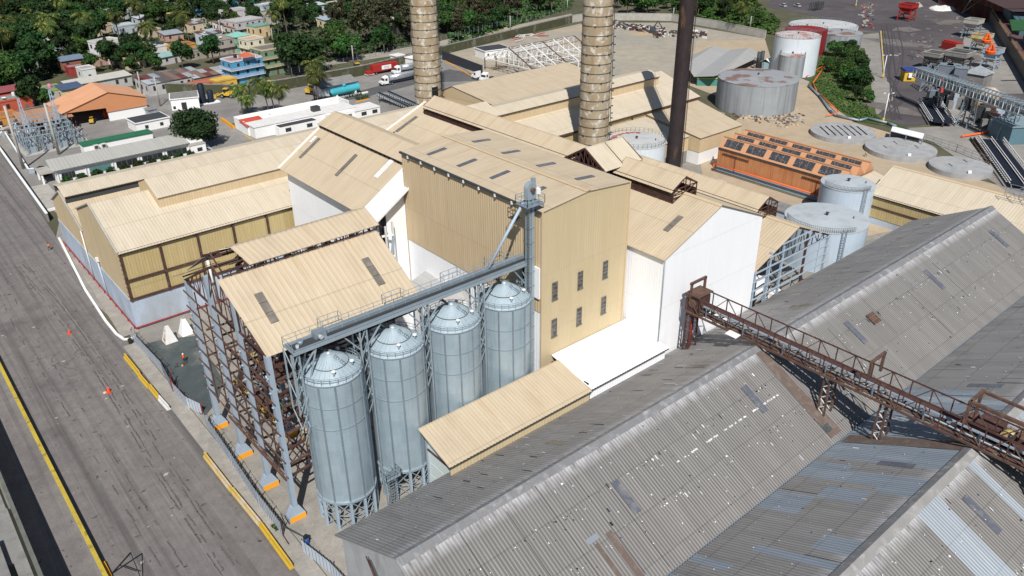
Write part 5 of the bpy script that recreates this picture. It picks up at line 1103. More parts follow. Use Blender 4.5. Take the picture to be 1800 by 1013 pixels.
flat('town_lane', [(345, 0), (380, 40), (430, 95), (380, 95), (335, 50), (320, 0)], g_pale, 0.0498)
flat('shaded_lane', [(490, 128), (735, 92), (1005, 30), (1005, 24), (735, 80), (490, 122)], g_pale, 0.0509)
# tyre marks on the road: long dark rubber trails
m_skid = mat('tyre_rubber_mark', (.118, .109, .105), .3, 2, rough=.9)
o = MB(); rr = random.Random(11)
def trail(pts, wdt, gap):
    for a, b in zip(pts, pts[1:]):
        a, b = Vector((*a, .026)), Vector((*b, .026)); L = (b-a).length; d = (b-a)/L; n = Vector((-d.y, d.x, 0)); t = 0
        while t < L:
            l = rr.uniform(.5, 2.6); 
            if rr.random() > gap:
                w1 = wdt*rr.uniform(.5, 1.2); c = a+d*t+n*rr.uniform(-.08, .08); e = a+d*min(L, t+l)+n*rr.uniform(-.08, .08); o.face([c-n*w1/2, e-n*w1*.4, e+n*w1*.4, c+n*w1/2], m_skid)
            t += l*.95
for dx in (0, .5, 1.7, 2.2): trail([(16.2+dx*.8, 178), (17.2+dx, 155), (17.4+dx, 130), (16.8+dx, 108), (16.4+dx, 95), (16.2+dx, 72)], .24, .34)
for dx in (0, 2.0): trail([(12.0+dx, 190), (10.5+dx, 150), (11.2+dx, 100), (11.4+dx, 66)], .26, .6)
for k in range(13):
    cx, cy, r_ = rr.uniform(13, 20), rr.choice((133, 131, 129, 127, 134))+rr.uniform(-1, 1), rr.uniform(.8, 2.6); a0 = rr.uniform(0, 6)
    for i in range(7):
        a, b = a0+i*.22, a0+i*.22+.24; o.face([(cx+r_*math.cos(a), cy+r_*math.sin(a), .03), (cx+(r_+.1)*math.cos(a), cy+(r_+.1)*math.sin(a), .03), (cx+(r_+.1)*math.cos(b), cy+(r_+.1)*math.sin(b), .03), (cx+r_*math.cos(b), cy+r_*math.sin(b), .03)], m_skid)
for k in range(110):
    x, y = rr.uniform(7, 22.5), rr.uniform(66, 185); s_ = rr.uniform(.05, .3); a = rr.uniform(0, 3)
    o.face([(x+s_*math.cos(a+q)*(1.8 if q in (0, 3.1) else .7), y+s_*math.sin(a+q), .028) for q in (0, 1.4, 3.1, 4.5)], m_skid if rr.random() < .75 else m_conc)
tag(o.build('tyre_marks'), 'black rubber tyre marks trailing along the concrete road', 'tyre marks', kind='stuff')
# kerb, walls, fences
o = MB(); kp = [(26.6, 187), (25.7, 176), (24.1, 157), (23.5, 142), (23.55, 136), (24.0, 133.2), (24.9, 132.6), (25.6, 132.8)]
for a, b in zip(kp, kp[1:]): o.bar((*a, .1), (*b, .1), .42, .22, m_white)
struct('kerb', o)
pw = thing('parapet_wall', 'long yellow topped parapet wall running along the left side of the road', 'wall', (5.9, 110, 0))
o = MB(); o.box(5.72, 6.08, 20, 142, 0, .92, m_whitew); o.build('wall', pw); o = MB(); o.box(5.66, 6.14, 20, 142.1, .92, 1.06, mat('faded_yellow_cap', (.50, .38, .05), .2, .5, rough=.8, grime=(.16, .13, .05), gs=.8, ga=(.56, .68))); o.build('yellow_cap', pw)
lw = thing('loading_wall', 'dark tall concrete wall at the left edge casting a wide black shadow', 'wall', (.3, 95, 0))
o = MB(); o.box(.12, .42, 20, 132, 0, 4.6, m_whitew); o.box(.05, .5, 20, 132, 4.6, 4.75, mat('mossy_wall_top', (.15, .16, .14), .3, 1, rough=.9)); o.build('wall', lw)
o = MB(); o.box(-14, .05, 20, 130, 0, 2.6, mat('mossy_slab', (.19, .185, .155), .25, .5, rough=.95, grime=(.13, .135, .08), gs=.35, ga=(.45, .65))); o.box(-6, -.4, 86, 104, 2.6, 3.1, m_concd); o.box(-1.6, -.3, 60, 96, 2.6, 3.3, m_concd); o.box(-3.4, -2.2, 80, 90, 2.6, 4.0, m_concd); o.box(-9, -3, 108, 124, 2.6, 4.2, m_concd); o.build('platform', lw)
bar_ = thing('road_barrier', 'black and orange lifting barrier at the bottom left corner beside the yellow parapet', 'barrier', (6.6, 80.5, 0))
o = MB(); o.bar((6.4, 78, .2), (6.4, 82.6, .35), .25, .25, m_orange); o.bar((6.7, 80.6, 0), (9.0, 79.6, 2.5), .14, .14, m_black); o.bar((9.0, 79.6, 2.5), (8.9, 77, .3), .09, .09, m_black); o.bar((7.6, 80.2, 1), (8.8, 78, 1), .08, .08, m_black); o.bar((3.4, 78.4, .6), (6.2, 79.8, .7), .1, .1, m_white); o.build('barrier_arm', bar_)
def fence_run(name, label, pts, h, m, post, cat='fence', wire=True, lean=.0):
    t = thing(name, label, cat, (*pts[0], 0))
    o = MB(); q = MB(); wv = MB()
    for a, b in zip(pts, pts[1:]):
        a, b = Vector((*a, 0)), Vector((*b, 0)); L = (b-a).length; d = (b-a)/L; n = Vector((d.y, -d.x, 0)); k = max(1, int(L/.32))
        for i in range(k):
            p0, p1 = a.lerp(b, i/k), a.lerp(b, (i+1)/k); off = n*(.04 if i % 2 else 0)
            o.face([p0+off, p1+off, p1+off+Vector((0, 0, h)), p0+off+Vector((0, 0, h))], m)
        kk = max(1, int(L/2.4))
        for i in range(kk+1):
            p = a.lerp(b, i/kk)-n*.1; q.bar(p, p+Vector((0, 0, h+.1)), .1, .1, post)
            if wire: wv.bar(p+Vector((0, 0, h-.1)), p-n*.28+Vector((rr.uniform(-.1, .1), rr.uniform(-.1, .1), h+.4)), .08, .08, m_dark)
        if wire:
            for dz, dn in ((.3, .22),): wv.bar(a-n*dn+Vector((0, 0, h+dz)), b-n*dn+Vector((0, 0, h+dz)), .03, .03, m_dark)
            for i in range(int(L*.25)): 
                p = a.lerp(b, rr.random())-n*.3+Vector((0, 0, h+.3)); wv.bar(p, p+Vector((rr.uniform(-.5, .5), rr.uniform(-.5, .5), rr.uniform(-.3, .4))), .05, .05, m_dark)
    o.build('panels', t); q.build('posts', t)
    if wire: wv.build('barbed_wire', t)
    return t
m_fence = mat('pale_blue_fence', (.47, .53, .60), .1, .6, rough=.6, grime=(.28, .28, .28), gs=.6, ga=(.55, .8))
fence_run('sheet_fence', 'pale blue sheet fence with barbed wire from the kerb end to the leaning gate leaf', [(25.1, 132), (25.6, 118.5), (25.0, 112.8)], 2.1, m_fence, m_rust2)
fence_run('gate_leaf', 'pale blue gate leaf standing ajar, farther of the two past the barbed wire fence', [(25.6, 114.2), (24.9, 112.2)], 2.4, m_fence, m_red, 'gate', False)
fence_run('gate_leaf', 'pale blue gate leaf casting a triangular shadow at the gap before the trestle columns', [(25.0, 112.0), (25.2, 106.8), (26.2, 103.6)], 1.9, m_fence, m_red, 'gate', False)
fence_run('sheet_fence', 'pale blue sheet fence with barbed wire along the trestle column footings', [(25.6, 100.8), (25.0, 90), (24.4, 80), (24.3, 73.2)], 2.2, m_fence, m_rust2)
fence_run('sheet_fence', 'short pale blue fence at the bottom edge beside the blue drum', [(25.0, 69.2), (25.9, 64), (26.2, 58)], 1.9, m_fence, m_rust2, wire=False)
o = MB(); o.bar((24.3, 73.2, 1.7), (25.9, 71.2, .4), .1, .1, m_dark); o.bar((25.9, 71.2, .4), (26.6, 70.2, .3), .1, .1, m_dark); o.bar((24.4, 74, .1), (24.2, 71.3, .1), .1, .1, m_rust2); o.bar((25.2, 75, 1.6), (24.8, 73, 1.9), .1, .1, m_dark); tag(o.build('bent_rail'), 'bent dark steel rail fallen from the end of the barbed wire fence', 'rail')
dr = thing('blue_drum', 'blue plastic drum standing by the corner of the grey shed', 'drum', (25.9, 70.0, 0)); o = MB(); o.lathe((25.9, 70.0, 0), [(.32, 0), (.36, .3), (.36, .7), (.32, .98), (0, 1.0)], paint((25, 85, 165)), 14); o.build('body', dr); o = MB(); o.rbox((25.9, 70.0, 1.2), (.5, .4, .4), .4, m_rubber); o.build('lid', dr)
# precast barriers
def jersey(pa, pb, label, m):
    a, b = Vector((*pa, 0)), Vector((*pb, 0)); d = (b-a).normalized(); n = Vector((-d.y, d.x, 0)); t = thing('jersey_barrier', label, 'barrier', ((a+b)/2)[:], 0, 'yellow concrete barriers along the fence')
    o = MB(); pr = [(-.32, 0), (.32, 0), (.3, .12), (.14, .42), (.1, .85), (-.1, .85), (-.14, .42), (-.3, .12)]
    A = [a+n*x+Vector((0, 0, z)) for x, z in pr]; B = [b+n*x+Vector((0, 0, z)) for x, z in pr]
    o.face(A[::-1], m); o.face(B, m)
    for i in range(8): j = (i+1) % 8; o.face([A[i], A[j], B[j], B[i]], m)
    o.build('block', t)
jersey((22.4, 127.2), (22.5, 120.0), 'yellow concrete barrier farthest along the road, nearest the black bin', m_yel)
jersey((22.35, 119.7), (22.45, 115.6), 'yellow concrete barrier second from the black bin, in the short far row of four', m_yel)
jersey((22.6, 115.4), (22.65, 111.6), 'yellow concrete barrier third from the black bin, butting against the white worn one', m_yel)
jersey((22.65, 111.4), (22.8, 107.8), 'white worn concrete barrier with little yellow left, last in the short far row', m_whitew)
jersey((22.8, 93.8), (22.8, 84.6), 'yellow concrete barrier at the far end of the long near row, opposite the fence', m_yelw)
jersey((22.85, 84.4), (23.0, 76.4), 'pale worn yellow concrete barrier in the middle of the long near row', m_yelw)
jersey((23.0, 76.2), (22.8, 67.6), 'bright yellow concrete barrier nearest the bottom edge, end of the long row', m_yel)
m_cone = mat('cone_orange', (.80, .07, .02), .1, 2, rough=.5)
c0 = thing('traffic_cone', 'orange traffic cone farther up the road, near the kerb corner', 'cone', (0, 0, 0), 0, 'orange traffic cones on the road')
o = MB(); o.lathe((0, 0, 0), [(.24, .05), (.05, .85), (0, .86)], m_cone, 12); o.build('body', c0); o = MB(); o.rbox((0, 0, .03), (.6, .6, .06), .3, m_cone); o.build('base', c0); c0.location = (17.4, 141.6, .012)
c1 = dup(c0, (17.3, 118.6, .012), .4, 1.2, 'orange traffic cone nearer the yellow barriers beside a pale patch'); 
o = MB(); o.lathe((16.8, 118.9, .02), [(.0, .2), (.25, .12), (.32, 0)], m_tanp, 9); tag(o.build('sand_lump'), 'small pale lump of sand beside the nearer traffic cone', 'sand')
bn = thing('black_bin', 'black bin at the rounded white end of the kerb', 'bin', (24.6, 131.2, 0)); o = MB(); o.lathe((24.5, 131.2, 0), [(.3, 0), (.36, .9), (.3, .95), (.28, .6), (0, .6)], m_rubber, 12); o.build('body', bn)
for lab, x, y, mm in (('white concrete pyramid block with flaking orange stripes, beside the dark dust', 29.9, 127.6, m_whitew), ('plain white concrete pyramid block, nearer the trestle than the striped one', 33.0, 128.4, m_white)):
    t = thing('concrete_pyramid', lab, 'block', (x, y, 0)); o = MB(); b = 1.05
    o.hexa([(x-b, y-b, 0), (x+b, y-b, 0), (x+b, y+b, 0), (x-b, y+b, 0)], [(x-.28, y-.28, 2.9), (x+.28, y-.28, 2.9), (x+.28, y+.28, 2.9), (x-.28, y+.28, 2.9)], mm); o.build('body', t)
    if x < 31:
        o = MB()
        for za, zb in ((.4, .95), (1.2, 1.7), (1.95, 2.4)):
            fa, fb = 1.05-.2655*za+.012, 1.05-.2655*zb+.012; o.face([(x-fa, y+fa*.6, za), (x-fa, y-fa*.75, za), (x-fb, y-fb*.75, zb), (x-fb, y+fb*.6, zb)], mat('flaking_orange', (.55, .20, .05), .2, 1.5, rough=.8, grime=(.66, .6, .55), gs=1.6, ga=(.48, .56)))
        o.build('orange_stripes', t)
    else:
        o = MB(); o.rbox((x, y, 3.0), (.42, .42, .2), 0, m_conc); o.build('cap', t)
# ---------------------------------------------------------------- people
def person(x, y, rz, label, shirt, legs, skin=(.16, .085, .055), hat=None, vest=None, pose='stand'):
    t = thing('person', label, 'person', (x, y, .03), rz)
    vtx = []; edg = []; rad = []
    def v(p, r, par=None):
        vtx.append(p); rad.append(r)
        if par is not None: edg.append((par, len(vtx)-1))
        return len(vtx)-1
    st_ = .16 if pose == 'walk' else 0
    pel = v((0, 0, .95), .145); wa = v((0, .01, 1.15), .13, pel); ch = v((0, .0, 1.36), .155, wa); nk = v((0, .0, 1.5), .06, ch); hd = v((0, .02, 1.6), .085, nk); tp = v((0, .02, 1.72), .075, hd)
    for s_ in (-1, 1):
        hp = v((.1*s_, 0, .88), .1, pel); kn = v((.11*s_, .05+st_*s_, .48), .065, hp); an_ = v((.11*s_, st_*1.2*s_-.03, .09), .045, kn); v((.12*s_, st_*1.2*s_+.13, .04), .04, an_)
        sh_ = v((.2*s_, 0, 1.42), .065, ch); el_ = v((.27*s_, -.06-st_*.7*s_, 1.15), .048, sh_); wr = v((.27*s_, .1-st_*s_, .95), .034, el_); ha = v((.265*s_, .14-st_*s_, .87), .036, wr)
        for k in range(4): v((.255*s_+.0, .10-st_*s_+.028*k, .78-.008*abs(k-1.5)), .009, ha)
        v((.235*s_, .16-st_*s_, .83), .010, ha)
    me = bpy.data.meshes.new('body'); me.from_pydata(vtx, edg, []); b = bpy.data.objects.new('body', me); col.objects.link(b); b.parent = t
    sk = b.modifiers.new('skin', 'SKIN'); 
    for i, sv in enumerate(me.skin_vertices[0].data): sv.radius = (rad[i]*(1.25 if i in (1, 2, 0) else 1), rad[i]); sv.use_root = (i == 0)
    b.modifiers.new('sub', 'SUBSURF').render_levels = 1
    m, nt, bs = newmat('clothed_body', .85); tc = N(nt, 'ShaderNodeTexCoord').outputs['Object']; sp = N(nt, 'ShaderNodeSeparateXYZ'); nt.links.new(tc, sp.inputs[0])
    z = sp.outputs[2]; o = mixc(nt, math_(nt, 'GREATER_THAN', z, .93), legs, shirt); o = mixc(nt, math_(nt, 'GREATER_THAN', z, 1.47), o, skin); o = mixc(nt, math_(nt, 'LESS_THAN', z, .08), o, (.02, .02, .02))
    ab = math_(nt, 'ABSOLUTE', sp.outputs[0]); arm = math_(nt, 'MULTIPLY', math_(nt, 'GREATER_THAN', ab, .215), math_(nt, 'LESS_THAN', z, 1.12)); o = mixc(nt, math_(nt, 'MULTIPLY', arm, math_(nt, 'GREATER_THAN', z, .7)), o, skin)
    nt.links.new(o, bs.inputs['Base Color']); me.materials.append(m)
    o = MB(); hm = hat or m_rubber
    o.lathe((0, .02, 0), [(.115, 1.66), (.11, 1.72), (.07, 1.79), (0, 1.81)], hm, 12)
    if hat: o.lathe((0, .05, 0), [(.11, 1.665), (.16, 1.655), (.15, 1.64)], hm, 12)
    o.build('hard_hat' if hat else 'hair', t) if False else None
    ob = o.build('hard_hat' if hat else 'hair'); ob.parent = t
    if vest:
        o = MB(); o.lathe((0, 0, 0), [(.215, .98), (.21, 1.2), (.235, 1.4), (.12, 1.5)], vest, 14); q = o.build('vest'); q.parent = t; q.scale = (1, .8, 1)
    return t
person(23.5, 181.5, 2.2, 'person walking up the road by the kerb in an orange shirt and dark trousers', (.75, .16, .03), (.035, .04, .06), pose='walk')
pp = person(29.3, 119.2, 3.6, 'person in a white hard hat and red orange vest standing on the dark dust', (.06, .06, .07), (.04, .04, .045), hat=m_white, vest=m_saf)
person(207.9, 98.3, 1.0, 'person in a yellow green jacket bending beside the middle concrete basin', (.55, .62, .05), (.05, .05, .06), pose='walk')
o = MB(); 
for i in range(7): o.rbox((28.6+rr.uniform(-.9, 1.3), 118.9+rr.uniform(-.6, .6), .12), (rr.uniform(.2, .6), rr.uniform(.2, .5), rr.uniform(.1, .3)), rr.uniform(0, 3), rr.choice((m_tanp, m_dark, m_rust)))
tag(o.build('rubble'), 'small heap of rubble at the feet of the worker on the dark dust', 'rubble', kind='stuff')
# ================================================================ TOWN, YARDS AND PORT BEHIND THE MILL
def hbox(name, par, x0, x1, y0, y1, z0, z1, m): o = MB(); o.box(x0, x1, y0, y1, z0, z1, m); return o.build(name, par)
def house(px, py, w, d, h, wall, roof, label, rz=0, style='flat', storeys=1, trim=None, win=None, tank=None, cat='house', name='house', sat=False, door=True):
    """(px, py): photo pixel of the roof centre, surveyed at roof height h"""
    c = P(px, py, h); t = thing(name, label, cat, (0, 0, 0), 0)
    mw, mr, mt = paint(wall), paint(roof, .85), paint(trim or wall); rh = random.Random(px*7+py)
    o = MB(); o.box(-w/2, w/2, -d/2, d/2, 0, h, mw); o.build('wall', t)
    o = MB()
    if style == 'flat':
        o.box(-w/2-.15, w/2+.15, -d/2-.15, d/2+.15, h, h+.18, mt); o.box(-w/2+.15, w/2-.15, -d/2+.15, d/2-.15, h+.18, h+.2, mr)
        for a, b in (((-w/2, -d/2), (w/2, -d/2)), ((w/2, -d/2), (w/2, d/2)), ((w/2, d/2), (-w/2, d/2)), ((-w/2, d/2), (-w/2, -d/2))): o.bar((*a, h+.36), (*b, h+.36), .22, .4, mt)
    elif style == 'shed': o.corr((-w/2-.4, d/2+.3, h+.75), (w/2+.4, d/2+.3, h+.75), (w/2+.4, -d/2-.5, h-.02), (-w/2-.4, -d/2-.5, h-.02), mr, .8, .07, segs=2, thick=.1); o.face([(-w/2, -d/2, h), (-w/2, d/2, h), (-w/2, d/2, h+.7)], mw)
    elif style == 'patch':
        n = max(3, int(w/2.2)); cols = [paint(c_, .85) for c_ in ((150, 165, 180), (120, 60, 55), (165, 170, 175), (105, 95, 95), (140, 110, 95), (180, 190, 195))]
        for i in range(n):
            for j in (0, 1):
                x0, x1 = lerp(-w/2-.3, w/2+.3, i/n), lerp(-w/2-.3, w/2+.3, (i+1)/n); ya_, yb_ = (d/2+.3, 0) if j == 0 else (0, -d/2-.4); zf = lambda y: h+.5+(y/d)*.9+rh.uniform(0, .05)
                o.corr((x0, ya_, zf(ya_)), (x1, ya_, zf(ya_)), (x1, yb_, zf(yb_)), (x0, yb_, zf(yb_)), rh.choice(cols), .8, .06)
        o.face([(-w/2, -d/2, h), (-w/2, d/2, h), (-w/2, d/2, h+.9)], mw)
    elif style == 'hip':
        k = min(w, d)*.45; e = .5; A = [(-w/2-e, -d/2-e, h), (w/2+e, -d/2-e, h), (w/2+e, d/2+e, h), (-w/2-e, d/2+e, h)]; r1, r2 = ((-w/2+k, 0, h+k*.5), (w/2-k, 0, h+k*.5)) if w > d else ((0, -d/2+k, h+k*.5), (0, d/2-k, h+k*.5))
        if w > d: o.face([A[0], A[1], r2, r1], mr); o.face([A[1], A[2], r2], mr); o.face([A[2], A[3], r1, r2], mr); o.face([A[3], A[0], r1], mr)
        else: o.face([A[0], A[1], r1], mr); o.face([A[1], A[2], r2, r1], mr); o.face([A[2], A[3], r2], mr); o.face([A[3], A[0], r1, r2], mr)
        o.face(A[::-1], mr)
    else:
        e = .4; zr = h+d*.22; o.corr((-w/2-e, 0, zr), (w/2+e, 0, zr), (w/2+e, -d/2-e, h-.1), (-w/2-e, -d/2-e, h-.1), mr, .8, .07, thick=.1); o.corr((-w/2-e, 0, zr), (w/2+e, 0, zr), (w/2+e, d/2+e, h-.1), (-w/2-e, d/2+e, h-.1), mr, .8, .07, thick=.1)
        o.face([(-w/2, d/2, h), (-w/2, -d/2, h), (-w/2, 0, zr-.05)], mw); o.face([(w/2, -d/2, h), (w/2, d/2, h), (w/2, 0, zr-.05)], mw)
    ro = o.build('roof', t)
    if tank: o = MB(); o.lathe((tank[0]*w, tank[1]*d, h+.2), [(.62, 0), (.66, .9), (.45, 1.25), (0, 1.35)], paint(tank[2]), 10); o.build('water_tank', ro)
    if sat: o = MB(); o.lathe((-w*.3, -d*.2, h+.6), [(0, 0), (.5, .12), (.75, .32)], m_white, 10); o.bar((-w*.3, -d*.2, h+.1), (-w*.3, -d*.2, h+.7), .1, .1, m_dark); o.build('satellite_dish', ro)
    sh_ = h/storeys; mwin = paint(win) if win else m_glass; frm = paint(tuple(int(v*.82) for v in wall))
    for s_ in range(storeys):
        z = s_*sh_+sh_*.42; hh = sh_*.36
        nx = max(1, int(w/3.4)); ny = max(1, int(d/3.4))
        for i in range(nx):
            x = lerp(-w/2, w/2, (i+.5)/nx)
            if door and s_ == 0 and i == nx//2: o = MB(); o.box(x-.5, x+.5, -d/2-.07, -d/2-.01, .05, 2.1, rh.choice((m_dark, m_pane, m_rust))); o.build('door', t); continue
            o = MB(); q_ = rh.uniform(-.6, .6); o.box(x+q_-.55, x+q_+.55, -d/2-.06, -d/2-.01, z-.1, z+hh+.1, frm); o.box(x+q_-.45, x+q_+.45, -d/2-.09, -d/2-.065, z, z+hh, mwin); o.build('window', t)
        for i in range(ny):
            y = lerp(-d/2, d/2, (i+.5)/ny); o = MB(); o.box(-w/2-.06, -w/2-.01, y-.6, y+.6, z-.1, z+hh+.1, frm); o.box(-w/2-.09, -w/2-.065, y-.48, y+.48, z, z+hh, mwin); o.build('window', t)
        if s_: o = MB(); o.box(-w/2-.9, w/2+.1, -d/2-.9, -d/2-.1, s_*sh_-.1, s_*sh_+.06, mt); o.box(-w/2-.9, -w/2-.1, -d/2-.1, d/2, s_*sh_-.1, s_*sh_+.06, mt); o.rail([(w/2, -d/2-.85, s_*sh_), (-w/2-.85, -d/2-.85, s_*sh_), (-w/2-.85, d/2, s_*sh_)], mt, .9, .8, .05); o.build('balcony', t)
    t.location = (c.x, c.y, 0); t.rotation_euler = (0, 0, rz); return t
G, Wt, Cr = (165, 160, 152), (236, 236, 232), (236, 214, 160)
house(22, 172, 10, 8, 4.0, (215, 90, 50), (150, 150, 145), 'orange house with a grey flat roof and a white dish at the left edge', .1, tank=(.1, .2, (220, 220, 220)), sat=True)
house(6, 203, 7, 7, 3.4, (225, 150, 50), (185, 120, 60), 'yellow orange house cut by the left edge above the switchyard', .1)
house(18, 157, 9, 6, 3.6, (150, 60, 60), (165, 80, 85), 'small house with a faded red roof among trees at the left edge', .1, 'shed')
house(82, 157, 9, 8, 4.6, (190, 185, 180), (140, 140, 140), 'grey house with a lime green trim and a pink roof tank', .1, trim=(170, 205, 40), tank=(.15, .1, (230, 130, 160)))
house(122, 153, 7, 6, 5.0, Cr, (70, 95, 130), 'cream house with a dark blue sloping roof beside the lime trimmed house', .1, 'shed')
house(171, 139, 22, 6, 4.0, (200, 200, 196), (205, 202, 190), 'long pale single storey building with a cream roof and dark openings, behind the orange shed', .12, 'shed')
house(124, 103, 9, 6, 4.2, (165, 115, 85), (120, 140, 165), 'small brick house with a thin blue roof among the trees', .1, 'shed')
house(131, 117, 6, 5, 3.2, (185, 60, 50), (150, 150, 150), 'tiny red house below the brick one among the trees', .1)
house(150, 120, 5, 6, 4.0, Wt, (170, 170, 165), 'narrow white house with a green door beside the tiny red house', .1)
house(192, 73, 10, 14, 8.2, (222, 222, 220), (196, 190, 180), 'tall white house with a roof terrace and black tank, biggest in the tree covered slope', .35, storeys=2, tank=(0, .2, (30, 30, 32)))
house(213, 92, 6, 6, 4.2, (225, 215, 150), (180, 175, 160), 'low house with a yellow balcony at the foot of the tall white house', .3, trim=(225, 205, 40))
house(246, 80, 8, 6, 4.0, Wt, (200, 205, 210), 'small white house behind a palm, left of the yellow house', .2)
house(276, 80, 6, 7, 4.6, Wt, (210, 205, 200), 'white house with a pinkish roof right beside the palm and the yellow house', .2, sat=True)
house(292, 97, 9, 6, 3.2, (205, 205, 205), (150, 195, 190), 'low grey house with a turquoise roof edge below the palm', .2, 'shed')
house(317, 79, 10, 7, 4.4, (228, 160, 40), (150, 100, 70), 'bright yellow house with a brown flat roof and a dish', .15, sat=True)
house(350, 87, 14, 6, 3.4, (175, 165, 150), (120, 110, 105), 'low brown roofed house right of the bright yellow house', .1, tank=(.3, 0, (225, 225, 225)))
house(289, 137, 17, 11, 4.2, (205, 202, 200), (120, 60, 65), 'white walled workshop with a patched red and grey roof by the stone wall', .1, 'patch')
house(318, 130, 12, 9, 4.0, (150, 150, 150), (150, 165, 180), 'low house with a blue grey patched sheet roof next to the workshop', .1, 'patch')
house(353, 146, 8, 5, 2.8, (215, 110, 70), (200, 110, 75), 'orange walled house with a terracotta flat roof against the stone wall', .1)
house(366, 129, 15, 8, 3.8, (165, 150, 140), (150, 160, 170), 'long shack under rusty brown and blue sheets behind the orange walled house', .1, 'patch')
house(392, 140, 8, 5, 3.2, (240, 190, 40), (235, 190, 45), 'yellow shop with a blue doorway beside the blue three storey house', .1, win=(110, 170, 200))
house(424, 103, 12.5, 8, 8.6, (70, 168, 212), (175, 140, 140), 'bright blue three storey house with white balconies', .1, storeys=3, trim=(225, 222, 235), tank=(-.1, .25, (40, 40, 44)))
c = P(434, 102, 9.4); t = thing('roof_shelter', 'small orange hipped roof shelter on top of the bright blue house', 'shelter', c); o = MB(); q = [c+Vector((dx, dy, .9)) for dx, dy in ((-2.6, -1.9), (2.6, -1.9), (2.6, 1.9), (-2.6, 1.9))]; ap = c+Vector((0, 0, 2.2))
for i in range(4): o.face([q[i], q[(i+1) % 4], ap], paint((225, 95, 40)))
o.face(q[::-1], paint((225, 95, 40))); o.build('roof', t); o = MB()
for p in q: o.bar(p-Vector((0, 0, .9)), p, .2, .2, m_white)
o.build('posts', t)
house(397, 66, 12, 9, 6.2, (180, 172, 160), (160, 155, 148), 'grey concrete house with bare roof posts beside the turquoise porch', .15, storeys=2, sat=True)
house(419, 62, 7, 7, 6.6, (120, 195, 170), (130, 205, 190), 'house with a turquoise hipped roof and balcony, between grey and cream houses', .15, 'hip', 2, trim=(60, 150, 130))
house(441, 68, 8, 7, 6.4, (235, 228, 200), (215, 180, 150), 'cream two storey house right of the turquoise roof', .15, storeys=2)
house(472, 84, 11, 9, 9.5, (125, 160, 125), (130, 125, 118), 'green and cream tower house with round openings beside the big dark tree', .1, storeys=3, trim=(225, 205, 165))
house(428, 35, 15, 10, 6.0, (205, 200, 200), (195, 192, 190), 'broad pale grey two storey house above the turquoise roof', .2, storeys=2)
house(453, 45, 8, 7, 5.0, (235, 205, 150), (150, 165, 160), 'cream and teal house with a yellow wall below the broad grey house', .2, trim=(110, 190, 180))
house(409, 18, 14, 8, 5.0, (215, 212, 210), (190, 185, 180), 'pale house half hidden by round trees near the top of the town', .2)
house(312, 24, 8, 7, 5.2, (230, 205, 140), (205, 160, 140), 'cream house with a red ground floor among palms', .2, storeys=2)
house(351, 7, 11, 8, 5.0, (70, 160, 205), (160, 160, 165), 'teal blue house at the top of the photo', .25, storeys=2)
house(372, 4, 16, 8, 4.6, (215, 215, 215), (200, 198, 195), 'long white row house at the top edge', .25)
house(385, 22, 6, 5, 3.4, (205, 95, 60), (205, 95, 60), 'tiny house with an orange red roof under the dark trees', .2, 'shed')
house(427, 4, 10, 7, 5.0, (60, 175, 205), (150, 60, 50), 'turquoise house with a brick red roof corner at the top edge', .25)
house(448, 20, 9, 7, 4, (200, 200, 198), (205, 205, 205), 'low white house right of the round trees near the top', .2)
house(556, 8, 8, 6, 4, (205, 215, 220), (190, 205, 215), 'pale blue shack at the top between two masses of trees', .2, 'shed')
house(566, 20, 8, 7, 4.2, (215, 205, 205), (205, 190, 195), 'pinkish white shack below the pale blue one in the tree gap', .2, 'patch')
house(573, 33, 7, 6, 4, (220, 200, 160), (165, 185, 205), 'cream shack with a blue roof, lowest in the gap between the trees', .2, 'shed')
house(588, 5, 7, 6, 4, (215, 212, 195), (215, 215, 215), 'cream shack at the top edge right of the tree gap', .2)
house(14, 6, 12, 9, 6, (215, 205, 200), (170, 165, 160), 'pale house at the top left corner of the photo', .3, storeys=2)
house(158, 16, 9, 7, 4.4, (215, 200, 190), (170, 160, 155), 'pale house buried in trees at the top left', .3)
house(184, 20, 12, 7, 4.2, (190, 180, 170), (150, 145, 140), 'low grey roofed house among the trees left of the cream house', .3)
house(226, 17, 9, 6, 4.2, (205, 205, 205), (180, 185, 190), 'pale sheet roofed house with a dish among tall palms', .3, sat=True)
house(274, 3, 11, 7, 4.6, (200, 200, 205), (185, 185, 190), 'white roofed house at the top edge above the cream house', .3)
rh2 = random.Random(5)
for k, (px, py) in enumerate(((48, 28), (92, 12), (128, 34), (66, 62), (152, 52), (180, 44), (218, 44), (246, 30), (262, 52), (300, 58), (338, 40), (366, 58), (392, 40), (412, 46), (466, 8), (478, 26), (34, 108), (92, 88), (168, 98), (230, 100))):
    c1, c2, n1, n2 = rh2.choice(((Wt, (190, 190, 188), 'white', 'grey'), ((225, 205, 170), (150, 90, 80), 'cream', 'rusty'), ((190, 205, 210), (200, 205, 208), 'pale blue', 'pale'), ((205, 160, 140), (160, 170, 180), 'pink', 'blue grey'), ((200, 195, 180), (165, 120, 95), 'grey', 'brown')))
    house(px, py, rh2.uniform(7, 11), rh2.uniform(6, 8), rh2.uniform(3.2, 5), c1, c2, 'small %s house with a %s roof, %s' % (n1, n2, ('half buried in the top left canopy', 'deep in the trees at top left', 'among palms of the upper town')[0 if px < 70 else 1 if px < 200 else 2]), rh2.uniform(.05, .4), rh2.choice(('flat', 'shed', 'patch', 'flat')), 1, sat=rh2.random() < .3)['group'] = 'small houses half hidden among the town trees'
